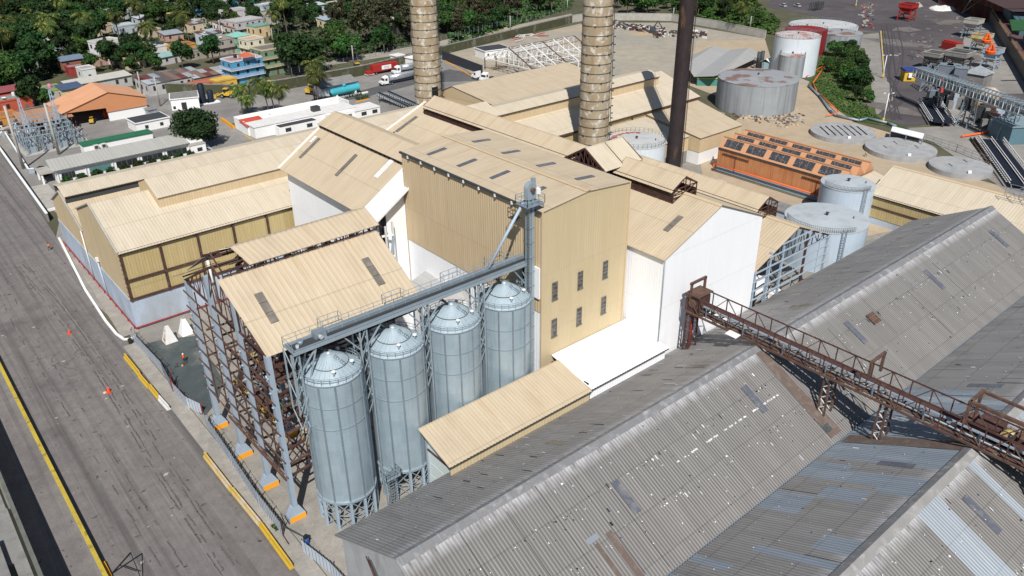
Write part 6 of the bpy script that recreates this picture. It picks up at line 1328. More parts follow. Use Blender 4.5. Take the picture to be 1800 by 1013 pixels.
# ruined canteen building behind the left chimney
cb_ = thing('canteen', 'flat roofed cream building with a white band, half hidden by the left chimney and trees', 'building', P(770, 70)); c = P(726, 36, 5)
o = MB(); o.rbox((c.x+4, c.y-4, 3.2), (30, 9, 6.4), -.35, paint((70, 68, 66))); o.build('wall', cb_); o = MB(); o.rbox((c.x+4, c.y-4, 6.8), (31, 10, .5), -.35, paint((225, 222, 215))); o.build('roof', cb_); o = MB(); o.rbox((c.x+17.8, c.y-9.4, 3.2), (1.2, 9, 7.0), -.35, paint((225, 205, 150))); o.build('end_wall', cb_)
# ---------- mossy retaining wall and mesh fence along the town edge
def long_wall(name, label, pxs, h, th, m, mcap, z0=0, cat='wall'):
    t = thing(name, label, cat, P(*pxs[0])); o = MB(); k = MB()
    pts = [P(*p) for p in pxs]
    for a, b in zip(pts, pts[1:]): o.bar(a+Vector((0, 0, h/2)), b+Vector((0, 0, h/2)), th, h, m); k.bar(a+Vector((0, 0, h+.08)), b+Vector((0, 0, h+.08)), th+.15, .16, mcap)
    o.build('wall', t); k.build('coping', t); return t, pts
m_moss = mat('mossy_stone', (.075, .078, .042), .3, .5, rough=.95, grime=(.16, .15, .115), gs=.3, st=(1, 1, .5), ga=(.55, .7))
m_stone = mat('grey_rubble_stone', (.26, .25, .23), .25, .6, rough=.95, grime=(.12, .115, .09), gs=.5, ga=(.45, .65))
long_wall('retaining_wall', 'long mossy stone retaining wall dividing the mill yards from the town', [(270, 163), (440, 167), (530, 151), (640, 131), (720, 112), (790, 93), (900, 66), (1004, 40)], 3.4, 1.2, m_moss, m_stone)
t = thing('mesh_fence', 'dark mesh fence on posts along the top of the mossy wall', 'fence', P(500, 135)); o = MB(); pts = [P(502, 135, 3.5), P(620, 112, 3.5), P(735, 84, 3.5), P(860, 52, 3.5), P(1000, 24, 3.5)]
for a, b in zip(pts, pts[1:]):
    L = (b-a).length; k = int(L/3.2)
    for i in range(k+1): p = a.lerp(b, i/k)+Vector((.6, 2.4, 0)); o.bar(p, p+Vector((0, 0, 2.2)), .12, .12, m_galvd)
    for z in (.1, .8, 1.5, 2.1): o.bar(a+Vector((.6, 2.4, z)), b+Vector((.6, 2.4, z)), .05, .05, m_dark)
o.build('mesh', t)
long_wall('concrete_wall', 'pale concrete perimeter wall along the back of the sandy lot', [(1005, 40), (1030, 36), (1120, 36), (1180, 37), (1260, 50), (1345, 68)], 3.4, .4, m_conc, m_conc)
long_wall('road_wall', 'white topped wall beside the road at the left edge, running to the gate', [(-20, 246), (0, 268), (45, 332), (86, 390)], 2.0, .4, m_concd, m_white)
long_wall('yard_wall', 'low white wall round the gravel of the switchyard', [(2, 226), (52, 305), (62, 304)], 1.2, .3, m_blue, m_white)
long_wall('yard_wall', 'grey block wall behind the switchyard and orange shed', [(0, 218), (95, 196), (150, 185)], 2.6, .3, m_concd, m_concd)
# ---------- orange open shed and sheds in the yard
os_ = thing('orange_shed', 'orange roofed open fronted vehicle shed with a white side wall', 'shed', (55, 275, 0))
ax, bx, ya2, dd, ze_, zr2_ = 52.0, 75.0, 275.0, 17.0, 5.6, 9.2; mx = 64
m_osr = sheet('orange_roof_sheet', (.60, .30, .16), (.66, .36, .21), 1, 9, .08, .12, rough=.6)
m_osf = mat('orange_fascia', (.56, .25, .12), .06, .3, rough=.6)
o = MB(); o.corr((mx, ya2+dd, zr2_), (mx, ya2-.6, zr2_), (ax-3, ya2-.6, ze_-.8), (ax-3, ya2+dd, ze_-.8), m_osr, .8, .06, thick=.1); o.corr((mx, ya2-.6, zr2_), (mx, ya2+dd, zr2_), (bx+.6, ya2+dd, ze_), (bx+.6, ya2-.6, ze_), m_osr, .8, .06, thick=.1); o.build('roof', os_)
o = MB(); o.face([(ax-2, ya2-.3, ze_-.7), (mx-1.5, ya2-.3, ze_-1.2), (mx-1.5, ya2-.3, ze_-2.6), (bx, ya2-.3, ze_-2.6), (bx, ya2-.3, ze_), (mx, ya2-.3, zr2_-.1)], m_osf); o.build('front_fascia', os_)
o = MB(); o.box(mx-1.2, bx, ya2, ya2+.3, 0, 3.0, m_white); o.box(bx-.3, bx, ya2+.3, ya2+dd, 0, ze_, m_white); o.box(ax-2, bx-.4, ya2+dd-.4, ya2+dd, 0, ze_-.3, m_concd); o.build('wall', os_); o = MB(); o.box(ax-1.6, ax-.8, ya2, ya2+1, 0, ze_-.5, m_whitew); o.build('post', os_)
o = MB(); a = P(118, 205, 4.4); o.corr((38, ya2+9, 5.6), (52.5, ya2+9, 5.6), (52.5, ya2-2, 4.0), (38, ya2-2, 4.0), sheet('rusty_orange_sheet', (.36, .20, .12), (.46, .27, .17), 1, 5, .15, .2), .8, .06, thick=.1); o.build('lean_to_roof', os_); o = MB(); o.box(38.2, 52, ya2+8.6, ya2+9, 0, 5.4, m_dark); o.box(44, 44.8, ya2-1.6, ya2-.8, 0, 4.1, m_whitew); o.build('lean_to_wall', os_)
def pile(name, px, py, r, h, m, label, cat, n=10, kind=None):
    c = P(px, py); o = MB(); rp = random.Random(px)
    for k in range(n): a = rp.uniform(0, 6.28); q = r*rp.random()**.6*.7; o.lathe((c.x+q*math.cos(a), c.y+q*math.sin(a)*.7, 0), [(r*.45*rp.uniform(.7, 1.2), 0), (r*.3, h*.5*rp.uniform(.6, 1)), (0, h*rp.uniform(.6, 1))], m, 8, False)
    return tag(o.build(name), label, cat, kind=kind)
pile('tarpaulin', 192, 205, 2.2, 2.2, m_saf, 'bright orange tarpaulin heap in the mouth of the orange shed', 'tarpaulin', 8)
pile('tarpaulin', 176, 208, 1.1, 1.2, paint((30, 110, 190)), 'small blue tarpaulin heap beside the orange one', 'tarpaulin', 5)
def flat_block(name, label, px0, px1, dep, h, roof=m_concd, wall=m_white, wins=(), cat='building'):
    """px0->px1: photo pixels of the two ends of the near base line"""
    a, b = P(*px0), P(*px1); d = (b-a); L = d.length; rz = math.atan2(d.y, d.x); t = thing(name, label, cat, (0, 0, 0), 0)
    o = MB(); o.box(0, L, 0, dep, 0, h, wall); o.build('wall', t); o = MB(); o.box(-.3, L+.3, -.3, dep+.3, h, h+.28, wall); o.box(0, L, 0, dep, h+.28, h+.31, roof); o.build('roof', t)
    for (f, w_2, z0, z1) in wins: o = MB(); o.box(f*L-w_2/2, f*L+w_2/2, -.08, -.01, z0, z1, m_glass); o.build('window' if z0 > .1 else 'door', t)
    t.location = a; t.rotation_euler = (0, 0, rz); return t
flat_block('pump_house', 'white square pump house with a grey door beside the black tanks', (303, 195), (352, 190), 8.5, 3.6, m_concd, m_white, ((.45, 1.6, 0, 2.4), (.1, .8, .5, 1.4)))
flat_block('yard_office', 'low white stepped block with a dark flat roof in front of the orange shed', (242, 234), (300, 222), 7.5, 2.8, m_dark, m_white, ((.3, 1, .8, 1.8), (.75, 1, .8, 1.8)))
flat_block('kiosk', 'small grey kiosk with a dark tank beside the orange shed wall', (264, 206), (278, 203), 3, 2.2, m_concd, m_tankg)
flat_block('white_cabin', 'small white cabin with a dark roof and square windows in the pale lot', (853, 105), (897, 99), 9, 3.2, m_dark, m_white, ((.12, .8, .9, 2.2), (.38, .9, 0, 2.2), (.68, .8, .9, 2.2), (.88, .8, .9, 2.2)))
flat_block('gate_office', 'white gate office block near the parked tankers', (727, 118), (745, 114), 5, 3.0, m_white, m_white, ((.5, 2, .9, 2.2),))
flat_block('gate_office', 'white framed kiosk with dark glass beside the red trailer', (698, 115), (712, 112), 4, 3.4, m_whitew, m_white, ((.3, 1.2, .3, 2.8), (.75, 1.2, .3, 2.8)))
for lab, px, py, h, r_ in (('tall black cylindrical water tank beside the white pump house', 358, 183, 7, 1.1), ('shorter black water tank right of the tall one', 372, 181, 4.4, 1.0)):
    c = P(px, py); t = thing('water_tank', lab, 'tank', c); o = MB(); o.lathe((c.x, c.y, 0), [(r_, .4), (r_, h-.4), (r_*.7, h), (0, h+.1)], paint((28, 40, 58)), 16); o.build('shell', t); o = MB(); o.box(c.x-1.6, c.x+2.6, c.y-1.4, c.y+1.4, 0, .4, m_white); o.build('plinth', t)
# ---------- grey roofed office with round shrubs
of = thing('long_office', 'long single storey white office with a grey roof and ribbon windows, behind the warehouse', 'office', (36, 224, 0))
ox0, ox1, oy0, oy1, oz = 35.5, 69, 223.4, 229.6, 3.9
o = MB(); o.box(ox0, ox1+4.5, oy0, oy1, 0, oz-.1, m_white); o.box(ox1+.2, ox1+4.4, oy0-2.2, oy0, 0, 3.3, m_white); o.box(ox1+.1, ox1+4.5, oy0-2.3, oy0, 3.3, 3.5, m_conc); o.build('wall', of)
o = MB(); o.corr((ox0-.6, oy1+.4, oz+1.1), (ox1+.6, oy1+.4, oz+1.1), (ox1+.6, oy0-.9, oz), (ox0-1, oy0-.9, oz), sheet('grey_office_roof', (.38, .375, .34), (.44, .435, .40), 1, 8, .05, .1), .9, .08, thick=.15); o.build('roof', of)
for i in range(5):
    x0 = ox0+1+i*6.7; w2 = 3.2 if i == 0 else 5.4; f = MB(); f.box(x0-.1, x0+w2+.1, oy0-.06, oy0-.01, 1.0, 2.8, m_white); 
    fo = f.build('window', of); g = MB(); g.box(x0, x0+w2, oy0-.1, oy0-.065, 1.1, 2.7, m_glass if i != 1 else paint((90, 150, 150)))
    for k in range(1, 4): g.box(x0+w2*k/4-.04, x0+w2*k/4+.04, oy0-.13, oy0-.105, 1.1, 2.7, m_pane)
    g.build('pane', fo)
o = MB()
for i in range(6): o.bar((ox0+.2+i*6.7, oy0-.2, 0), (ox0+.2+i*6.7, oy0-.2, oz), .14, .14, m_whitew)
o.build('downpipe', of)
o = MB(); o.box(ox0-3.4, ox0-.3, oy0+2, oy0+8, 2.7, 2.95, m_conc); o.box(ox0-3.2, ox0-2.8, oy0+2.2, oy0+2.8, 0, 2.7, m_white); o.box(ox0-3.2, ox0-2.8, oy0+7, oy0+7.6, 0, 2.7, m_white); o.build('porch', of)
o = MB(); o.rbox((ox1+2.6, oy0-2.24, 2.0), (1.4, .06, 1.0), 0, m_glass); o.build('window', of)
gr_ = thing('green_roof_block', 'narrow white block with a green roof and two air conditioners behind the grey office roof', 'building', (48, 243, 0))
o = MB(); o.box(47, 66, 243, 247, 0, 2.8, m_white); o.build('wall', gr_); o = MB(); o.box(46.8, 66.2, 242.8, 247.2, 2.8, 3.1, paint((35, 125, 85))); o.build('roof', gr_)
for x in (49.5, 51.5): o = MB(); o.box(x, x+1.2, 242.0, 242.7, 1.6, 2.8, m_whitew); o.box(x+.15, x+1.05, 241.95, 242, 1.75, 2.6, m_dark); o.build('air_conditioner', gr_)
o = MB(); o.box(28.6, 33.2, 205, 226, .02, .14, m_conc); o.box(28.6, 33.2, 205, 205.4, .14, .7, m_white); tag(o.build('concrete_pad'), 'pale concrete pad between the road wall and the grey roofed office', 'pad')
# ---------- white flat roofed office
wo = thing('white_office', 'rambling white flat roofed office with small dark windows, behind the mill house roof', 'office', (92, 232, 0))
o = MB(); o.box(90, 124, 226, 233, 0, 3.3, m_white); o.box(91, 122, 233, 240, 0, 2.9, m_white); o.box(96, 109, 222.5, 226, 0, 2.8, m_white); o.box(122, 131, 222.4, 229, 0, 2.9, m_white); o.box(113, 122, 223, 226, 0, 3.1, m_white); o.build('wall', wo)
o = MB(); o.box(89.8, 124.2, 225.8, 233.2, 3.3, 3.42, m_whitew); o.box(96.5, 108.5, 222.6, 225.6, 2.82, 2.9, m_dark); o.box(121.8, 131.2, 222.2, 229.2, 2.9, 3.02, m_whitew); o.build('roof', wo)
o = MB(); o.box(89.8, 126, 240, 240.4, 0, 3.7, m_white); o.box(89.8, 90.2, 233.2, 240, 0, 3.6, m_white); o.box(125.6, 126, 233.3, 240, 0, 3.6, m_white); o.build('parapet', wo)
for x in (99, 106, 116, 120, 125, 129): o = MB(); yy = 222.5 if x < 111 else 223 if x < 122 else 222.4; o.box(x-.9, x+.9, yy-.09, yy-.01, 1.2, 2.3, m_glass); o.build('window', wo)
o = MB(); o.box(111, 113.4, 229, 231, 3.43, 4.9, m_dark); o.build('rooftop_unit', wo)
gh = thing('gatehouse', 'little white gatehouse with a bright orange red roof at the end of the white office', 'gatehouse', P(445, 237)); c = P(452, 236)
o = MB(); o.box(c.x-2.6, c.x+3.2, c.y, c.y+5, 0, 2.9, m_white); o.build('wall', gh); o = MB(); o.quad((c.x-3, c.y+5.4, 3.9), (c.x+3.6, c.y+5.4, 3.9), (c.x+3.6, c.y-.4, 2.95), (c.x-3, c.y-.4, 2.95), paint((225, 75, 45)), .15); o.build('roof', gh)
o = MB(); a, b = P(431, 239, .1), P(452, 252, .1); o.bar(a, b, .3, .25, m_yel); tag(o.build('yellow_kerb'), 'yellow painted kerb beside the little gatehouse', 'kerb')
o = MB(); a, b = P(389, 209, .5), P(411, 224, .5); o.bar(a, b, .5, .9, m_orange); tag(o.build('yellow_kerb'), 'orange yellow low wall at the tip of the lawn', 'low wall')
# fuel point with its turquoise tank
fp = thing('fuel_house', 'white fuel house with a dark gable roof behind the turquoise tank', 'house', P(590, 168)); c = P(598, 168)
o = MB(); o.box(c.x-6, c.x+8, c.y+2, c.y+11, 0, 3.2, m_white); o.build('wall', fp); o = MB(); o.quad((c.x-6.5, c.y+6.5, 5), (c.x+8.5, c.y+6.5, 5), (c.x+8.5, c.y+1.4, 3.1), (c.x-6.5, c.y+1.4, 3.1), m_concd, .15); o.quad((c.x-6.5, c.y+6.5, 5), (c.x+8.5, c.y+6.5, 5), (c.x+8.5, c.y+11.4, 3.1), (c.x-6.5, c.y+11.4, 3.1), m_concd, .15); o.bar((c.x-6.5, c.y+1.35, 3.2), (c.x+8.5, c.y+1.35, 3.2), .12, .4, paint((60, 90, 140))); o.build('roof', fp)
tq = thing('fuel_tank', 'turquoise horizontal fuel tank on saddles in front of the fuel house', 'tank', P(600, 172)); a, b = P(582, 164, 2.0), P(629, 153, 2.0); m_tq = paint((25, 190, 205)); d = (b-a).normalized()
o = MB(); o.tube(a, b, 1.35, m_tq, 18, caps=False); o.tube(a-d*.45, a, .8, m_tq, 18, 1.35); o.tube(b, b+d*.45, 1.35, m_tq, 18, .8); o.build('shell', tq)
o = MB(); m_ = a.lerp(b, .5); o.tube(m_+Vector((0, 0, 1.2)), m_+Vector((0, 0, 2.2)), .6, m_tq, 12); o.build('manhole', tq)
o = MB()
for f in (.15, .85): p = a.lerp(b, f); o.rbox((p.x, p.y, .6), (.6, 2.2, 1.2), 0, m_white)
o.box(m_.x-8, m_.x+8, m_.y-2.2, m_.y-1.9, 0, .6, m_white); o.build('saddles', tq)
# ---------- yard vehicles
def wheel_at(par, x, y, z, r_, w_=.3, rz=0, m=m_rubber):
    o = MB(); o.tube((x, y-w_/2, z), (x, y+w_/2, z), r_, m, 12); wo_ = o.build('wheel', par); o = MB(); o.tube((x, y-w_/2-.01, z), (x, y+w_/2+.01, z), r_*.5, m_galvd, 8); o.build('rim', wo_)
def car(px, py, rz, colr, label, suv=True):
    c = P(px, py); t = thing('parked_car', label, 'car', (0, 0, 0)); m = paint(colr, .3)
    o = MB(); o.hexa([(-2.2, -.9, .35), (2.2, -.9, .35), (2.2, .9, .35), (-2.2, .9, .35)], [(-2.2, -.88, .95), (2.15, -.86, .9), (2.15, .86, .9), (-2.2, .88, .95)], m); o.build('body', t)
    o = MB(); o.hexa([(-2.1, -.84, .95), (1.0, -.84, .95), (1.0, .84, .95), (-2.1, .84, .95)], [(-1.8, -.7, 1.62), (.3, -.7, 1.62), (.3, .7, 1.62), (-1.8, .7, 1.62)], m_glass); o.build('windows', t); o = MB(); o.box(-1.75, .25, -.68, .68, 1.62, 1.7, m); o.build('roof', t)
    for x in (-1.4, 1.4):
        for y in (-.85, .85): wheel_at(t, x, y, .36, .36, .24)
    t.location = (c.x, c.y, .03); t.rotation_euler = (0, 0, rz)
car(353, 262, .12, (205, 212, 220), 'silver car parked behind the other beside the round tree'); car(359, 268, .12, (190, 205, 222), 'pale blue silver car nearer the warehouse roof beside the round tree')
def loader(px, py, rz, label):
    c = P(px, py); t = thing('wheel_loader', label, 'loader', (0, 0, 0), 0, 'yellow wheel loaders'); 
    o = MB(); o.box(-3.2, -.4, -1.0, 1.0, .9, 2.2, m_yel); o.box(-.4, 1.4, -.8, .8, .9, 1.7, m_yel); o.build('body', t); o = MB(); o.box(-1.0, .5, -.75, .75, 2.0, 3.1, m_glass); o.box(-1.1, .6, -.85, .85, 3.1, 3.3, m_yel); o.build('cab', t)
    o = MB(); o.bar((1.0, -.6, 1.6), (3.2, -.6, .8), .25, .35, m_yel); o.bar((1.0, .6, 1.6), (3.2, .6, .8), .25, .35, m_yel); o.build('arm', t); o = MB(); o.hexa([(3.0, -1.4, .1), (4.2, -1.4, .1), (4.2, 1.4, .1), (3.0, 1.4, .1)], [(3.0, -1.4, 1.3), (3.4, -1.4, 1.3), (3.4, 1.4, 1.3), (3.0, 1.4, 1.3)], m_yel); o.build('bucket', t)
    for x in (-2.2, 1.1):
        for y in (-1.0, 1.0): wheel_at(t, x, y, .75, .75, .5)
    t.location = (c.x, c.y, .03); t.rotation_euler = (0, 0, rz); return t
loader(478, 158, -.6, 'yellow wheel loader on the truck yard below the mossy wall'); loader(398, 172, 2.4, 'yellow wheel loader by the black water tanks'); loader(550, 164, .5, 'yellow wheel loader half hidden by a palm beside the fuel house')
loader(628, 126, 2.9, 'yellow wheel loader against the mossy wall beside the red trailer'); ld2 = loader(163, 216, 1.2, 'yellow and white machine parked in front of the orange shed')
ld2.scale = (.62, .62, .62)
def truck(px0, px1, label, kind, name):
    a, b = P(*px0), P(*px1); d = b-a; L = d.length; rz = math.atan2(d.y, d.x); t = thing(name, label, 'truck', (0, 0, 0))
    if kind != 'trailer':
        o = MB(); o.box(.2, 1.4, -1.05, 1.05, .7, 1.7, m_white); o.hexa([(1.3, -1.15, .7), (3.2, -1.15, .7), (3.2, 1.15, .7), (1.3, 1.15, .7)], [(1.7, -1.1, 2.9), (3.2, -1.1, 3.3), (3.2, 1.1, 3.3), (1.7, 1.1, 2.9)], m_white); o.build('cab', t); o = MB(); o.box(1.35, 1.5, -.95, .95, 1.8, 2.6, m_glass); o.box(1.8, 2.7, -1.18, -1.13, 1.8, 2.6, m_glass); o.build('windscreen', t); o = MB(); o.box(.1, .22, -.9, .9, .5, 1.0, m_dark); o.build('bumper', t)
    o = MB(); o.box(2.6 if kind != 'trailer' else 0, L, -.5, .5, .75, 1.05, m_dark); o.build('chassis', t)
    if kind == 'tanker':
        o = MB(); o.tube((4.0, 0, 2.3), (L, 0, 2.3), 1.2, mat('polished_tank', (.52, .55, .58), .08, .5, rough=.3, metal=.5), 18); to = o.build('tank', t)
        o = MB(); o.lathe((0, 0, 0), [], m_red); y = -1.213
        o.tube((L-1.4, 0, 2.3), (L-.7, 0, 2.3), 1.215, m_red, 18); o.build('red_band', to)
        o = MB(); 
        def on(x0, x1, za, zb, m):
            y0, y1 = -math.sqrt(1.47-min(1.4, (za-2.3)**2)), -math.sqrt(1.47-min(1.4, (zb-2.3)**2)); o.face([(x0, y0, za), (x1, y0, za), (x1, y1, zb), (x0, y1, zb)], m)
        on(5.4, 6.3, 2.1, 2.75, m_red); x = 7.2
        while x < L-2.6: on(x, x+.5, 2.72, 2.95, m_dark); x += .68
        x = 6.9
        while x < L-2.8: on(x, x+.28, 2.38, 2.52, m_dark); x += .4
        o.build('lettering', to)
    if kind == 'trailer':
        o = MB(); o.box(0, L, -1.25, 1.25, 1.1, 3.6, m_red); 
        for i in range(9): o.box(i*L/8-.06, i*L/8+.06, -1.33, -1.25, 1.1, 3.6, m_red)
        o.build('box', t); o = MB(); o.box(L*.34, L*.72, -1.4, -1.34, 1.6, 3.1, m_white); 
        for i in range(3): o.box(L*.42, L*.64, -1.42, -1.405, 2.0+i*.28, 2.1+i*.28, m_tankg)
        o.build('sign_panel', t); o = MB(); o.box(-2.6, -.2, -1.2, 1.2, .5, 1.6, m_red); o.box(-2.7, .4, -1.2, 1.2, .35, .6, m_whitew); o.build('drawbar_deck', t)
    ws = [1.1, 3.6, 4.6] if kind != 'trailer' else [1.4]
    ws += [L-1.2, L-2.4] if L > 9 else []
    for x in ws:
        for y in (-1.0, 1.0): wheel_at(t, x, y, .5, .5, .34)
    t.location = (a.x, a.y, .04); t.rotation_euler = (0, 0, rz)
truck((668, 152), (738, 138), 'silver tanker truck with a white cab, red band and lettering on the lane', 'tanker', 'tanker_truck')
truck((690, 133), (738, 124), 'darker grey tanker parked behind the silver one', 'tanker', 'tanker_truck')
truck((654, 132), (697, 124), 'dark red box trailer with a white sign panel by the mossy wall', 'trailer', 'box_trailer')
truck((832, 138), (850, 143), 'white truck tractor near the left chimney and the truss frame', 'tractor', 'truck_tractor')
truck((846, 146), (866, 139), 'second white truck tractor in front of the truss frame', 'tractor', 'truck_tractor')
# old inclined conveyors in the yard
for k, (a_, b_, lab) in enumerate((((665, 163), (718, 188), 'old inclined belt conveyor, left of the pair, lying in the yard'), ((682, 161), (738, 186), 'old inclined belt conveyor, right of the pair, lying in the yard'))):
    t = thing('belt_conveyor', lab, 'conveyor', P(*a_)); a, b = P(*a_, 3.0), P(*b_, .8); d = (b-a).normalized(); n = d.cross(Vector((0, 0, 1))).normalized(); o = MB()
    for s_ in (-.7, .7): o.bar(a+n*s_, b+n*s_, .16, .35, m_galvd); o.bar(a+n*s_-Vector((0, 0, .9)), b+n*s_-Vector((0, 0, .6)), .12, .2, m_dark)
    for i in range(14): p = a.lerp(b, i/14); q = a.lerp(b, (i+1)/14); o.bar(p+n*.7, q+n*.7-Vector((0, 0, .8)), .08, .08, m_whitew); o.bar(p-n*.7, q-n*.7-Vector((0, 0, .8)), .08, .08, m_whitew)
    for f in (.1, .45, .8): p = a.lerp(b, f); o.bar(p+n*.7, Vector((p.x+n.x, p.y+n.y, 0)), .16, .16, m_dark); o.bar(p-n*.7, Vector((p.x-n.x, p.y-n.y, 0)), .16, .16, m_dark)
    o.build('frame', t); o = MB(); o.bar(a+Vector((0, 0, .15)), b+Vector((0, 0, .15)), 1.0, .1, m_rubber); o.build('belt', t)
t = thing('dark_wall', 'dark blue grey wall enclosing the scale yard right of the left chimney', 'wall', P(800, 120)); o = MB(); pp_ = [P(778, 105), P(848, 132)]
o.bar(pp_[0]+Vector((0, 0, 1.8)), pp_[1]+Vector((0, 0, 1.8)), .4, 3.6, paint((62, 66, 78))); o.bar(pp_[0]+Vector((-1, -3, .15)), pp_[1]+Vector((-6, -4, .15)), .4, .3, m_orange); o.build('wall', t)
# steel truss skeleton with white painted frames
ts = thing('truss_skeleton', 'roofless shed skeleton of white and rust red steel trusses', 'frame', P(930, 125)); o = MB(); q = MB(); tx0, tx1, ty0, ty1 = 196, 230, 221, 250
for i in range(7):
    x = lerp(tx0, tx1, i/6); mm = m_white if i % 3 else m_rust; xm, zr3 = x, 10.6; ymid = (ty0+ty1)/2
    o.bar((x, ty0, 0), (x, ty0, 4.6), .3, .3, m_white); o.bar((x, ty1, 0), (x, ty1, 4.6), .3, .3, m_rust)
    o.bar((x, ty0, 4.6), (x, ymid, zr3), .3, .3, mm); o.bar((x, ty1, 4.6), (x, ymid, zr3), .3, .3, m_white); o.bar((x, ty0, 4.6), (x, ty1, 4.6), .22, .22, m_white)
    for k in range(1, 10):
        y = lerp(ty0, ty1, k/10); z = zr3-abs(y-ymid)*(6.0/(ymid-ty0)); o.bar((x, y, 4.6), (x, y, z), .16, .16, m_white); y2 = lerp(ty0, ty1, (k+1)/10); o.bar((x, y, z), (x, y2, 4.6), .13, .13, m_white)
o.build('trusses', ts)
for k in range(9): y = lerp(ty0, ty1, k/8); z = zr3-abs(y-ymid)*(6.0/(ymid-ty0)); q.bar((tx0, y, z), (tx1, y, z), .16, .16, m_rust if k in (3, 4, 5) else m_white)
for k in range(12): a = Vector((rr.uniform(tx0, tx1), rr.uniform(ty0, ty1), rr.uniform(.2, .8))); q.bar(a, a+Vector((rr.uniform(-8, 8), rr.uniform(-6, 6), rr.uniform(0, 1.2))), .3, .25, m_rust)
q.build('purlins', ts)
sp_ = MB()
for i in range(16): a = P(rr.uniform(905, 945), rr.uniform(58, 74), .3); sp_.bar(a, a+Vector((rr.uniform(-7, 7), rr.uniform(-5, 5), rr.uniform(0, 1))), .3, .3, rr.choice((m_rust, m_red, m_whitew)))
tag(sp_.build('scrap_steel'), 'scattered scrap steel beams by the corner of the pale lot', 'scrap', kind='stuff')
sp_ = MB()
for i in range(260):
    f = rr.random(); px_, py_ = (lerp(1075, 1165, f)+rr.uniform(-6, 6), lerp(44, 56, f)+rr.uniform(-4, 5)) if i < 170 else (rr.uniform(1150, 1240), rr.uniform(56, 68)); c = P(px_, py_)
    sp_.rbox((c.x, c.y, .5), (rr.uniform(.4, 3.2), rr.uniform(.3, 1.0), rr.uniform(.3, 1.6)), rr.uniform(0, 3), rr.choice((m_rust2, m_rust2, m_rust, m_conc, m_dark, m_whitew, m_dark)))
for i in range(260):
    c = P(1384+rr.gauss(0, 13), 212+rr.gauss(0, 5)) if i < 170 else P(1318+rr.gauss(0, 16), 206+rr.gauss(0, 4)); sp_.rbox((c.x, c.y, .2), (rr.uniform(.3, 1.2), rr.uniform(.2, .7), rr.uniform(.15, .5)), rr.uniform(0, 3), rr.choice((m_conc, m_tanp, m_concd, m_rust)))
tag(sp_.build('rubble'), 'heaps of rubble and scrap along the back wall and beside the wide grey tank', 'rubble', kind='stuff')
ex_ = thing('excavator', 'small dark excavator working at the scrap heap by the back wall', 'excavator', P(1147, 58)); c = P(1147, 58); o = MB(); o.rbox((c.x, c.y, .5), (4, 2.4, 1), .3, m_dark); o.build('tracks', ex_); o = MB(); o.rbox((c.x, c.y, 1.9), (3.4, 2.4, 1.6), .8, paint((70, 80, 90))); o.build('cab', ex_); o = MB(); o.bar((c.x, c.y, 2), (c.x+1, c.y-2, 5.5), .4, .5, paint((70, 80, 90))); o.bar((c.x+1, c.y-2, 5.5), (c.x+1.6, c.y-4, 3), .3, .4, paint((70, 80, 90))); o.build('boom', ex_)
# low grey roofs by the steel stack
gl_ = thing('grey_low_sheds', 'two low grey gabled roofs side by side right of the steel chimney', 'shed', P(1270, 130)); m_lg = sheet('pale_grey_low_roof', (.34, .34, .33), (.40, .39, .37), 1, 8, .05, .1, grime=(.40, .31, .20), ga=(.66, .85))
zz = 4.6
for k, (a1, b1, a2, b2, a3, b3) in enumerate((((1222, 95), (1200, 108), (1255, 80), (1205, 113), (1283, 88), (1220, 135)), ((1283, 88), (1220, 135), (1316, 84), (1255, 134), (1342, 97), (1275, 128)))):
    o = MB(); A, B, C_, D, E, F = P(*a1, 3.2), P(*b1, 3.2), P(*a2, zz), P(*b2, zz), P(*a3, 3.2), P(*b3, 3.2)
    o.quad(C_, D, B, A, m_lg, .1); o.quad(C_, D, F, E, m_lg, .1); o.build('roof', gl_)
o = MB(); a, b = P(1224, 150, 0), P(1268, 150, 0); o.bar(a+Vector((0, 0, 1.2)), b+Vector((0, 0, 1.2)), 2.2, 2.4, paint((70, 150, 140))); o.bar(a+Vector((0, 0, 2.7)), b+Vector((0, 0, 2.7)), 2.6, .4, paint((150, 190, 110))); tag(o.build('painted_hut'), 'low teal and green painted hut beside the wide grey tank', 'hut')
mh = thing('blue_hut', 'little pale blue gabled hut with pipework between the grey tanks', 'hut', P(1350, 120)); c = P(1352, 122); o = MB(); o.box(c.x-3, c.x+3, c.y-2.5, c.y+2.5, 0, 3, paint((170, 210, 220))); o.build('wall', mh); o = MB(); o.quad((c.x-3.3, c.y, 4.4), (c.x+3.3, c.y, 4.4), (c.x+3.3, c.y-2.9, 2.9), (c.x-3.3, c.y-2.9, 2.9), m_white, .1); o.quad((c.x-3.3, c.y, 4.4), (c.x+3.3, c.y, 4.4), (c.x+3.3, c.y+2.9, 2.9), (c.x-3.3, c.y+2.9, 2.9), m_white, .1); o.build('roof', mh)
o = MB()
for dx in (0, 2.4): o.tube((c.x-5+dx, c.y+2, 0), (c.x-5+dx, c.y+2, 7), .7, m_dark, 10)
for i in range(6): o.bar((c.x-6, c.y-1+i*.8, 0), (c.x-6, c.y-1+i*.8, 5), .12, .12, m_dark); o.bar((c.x-6, c.y-1, i*.9), (c.x-6, c.y+3, i*.9), .1, .1, m_dark)
o.build('pipework', mh)
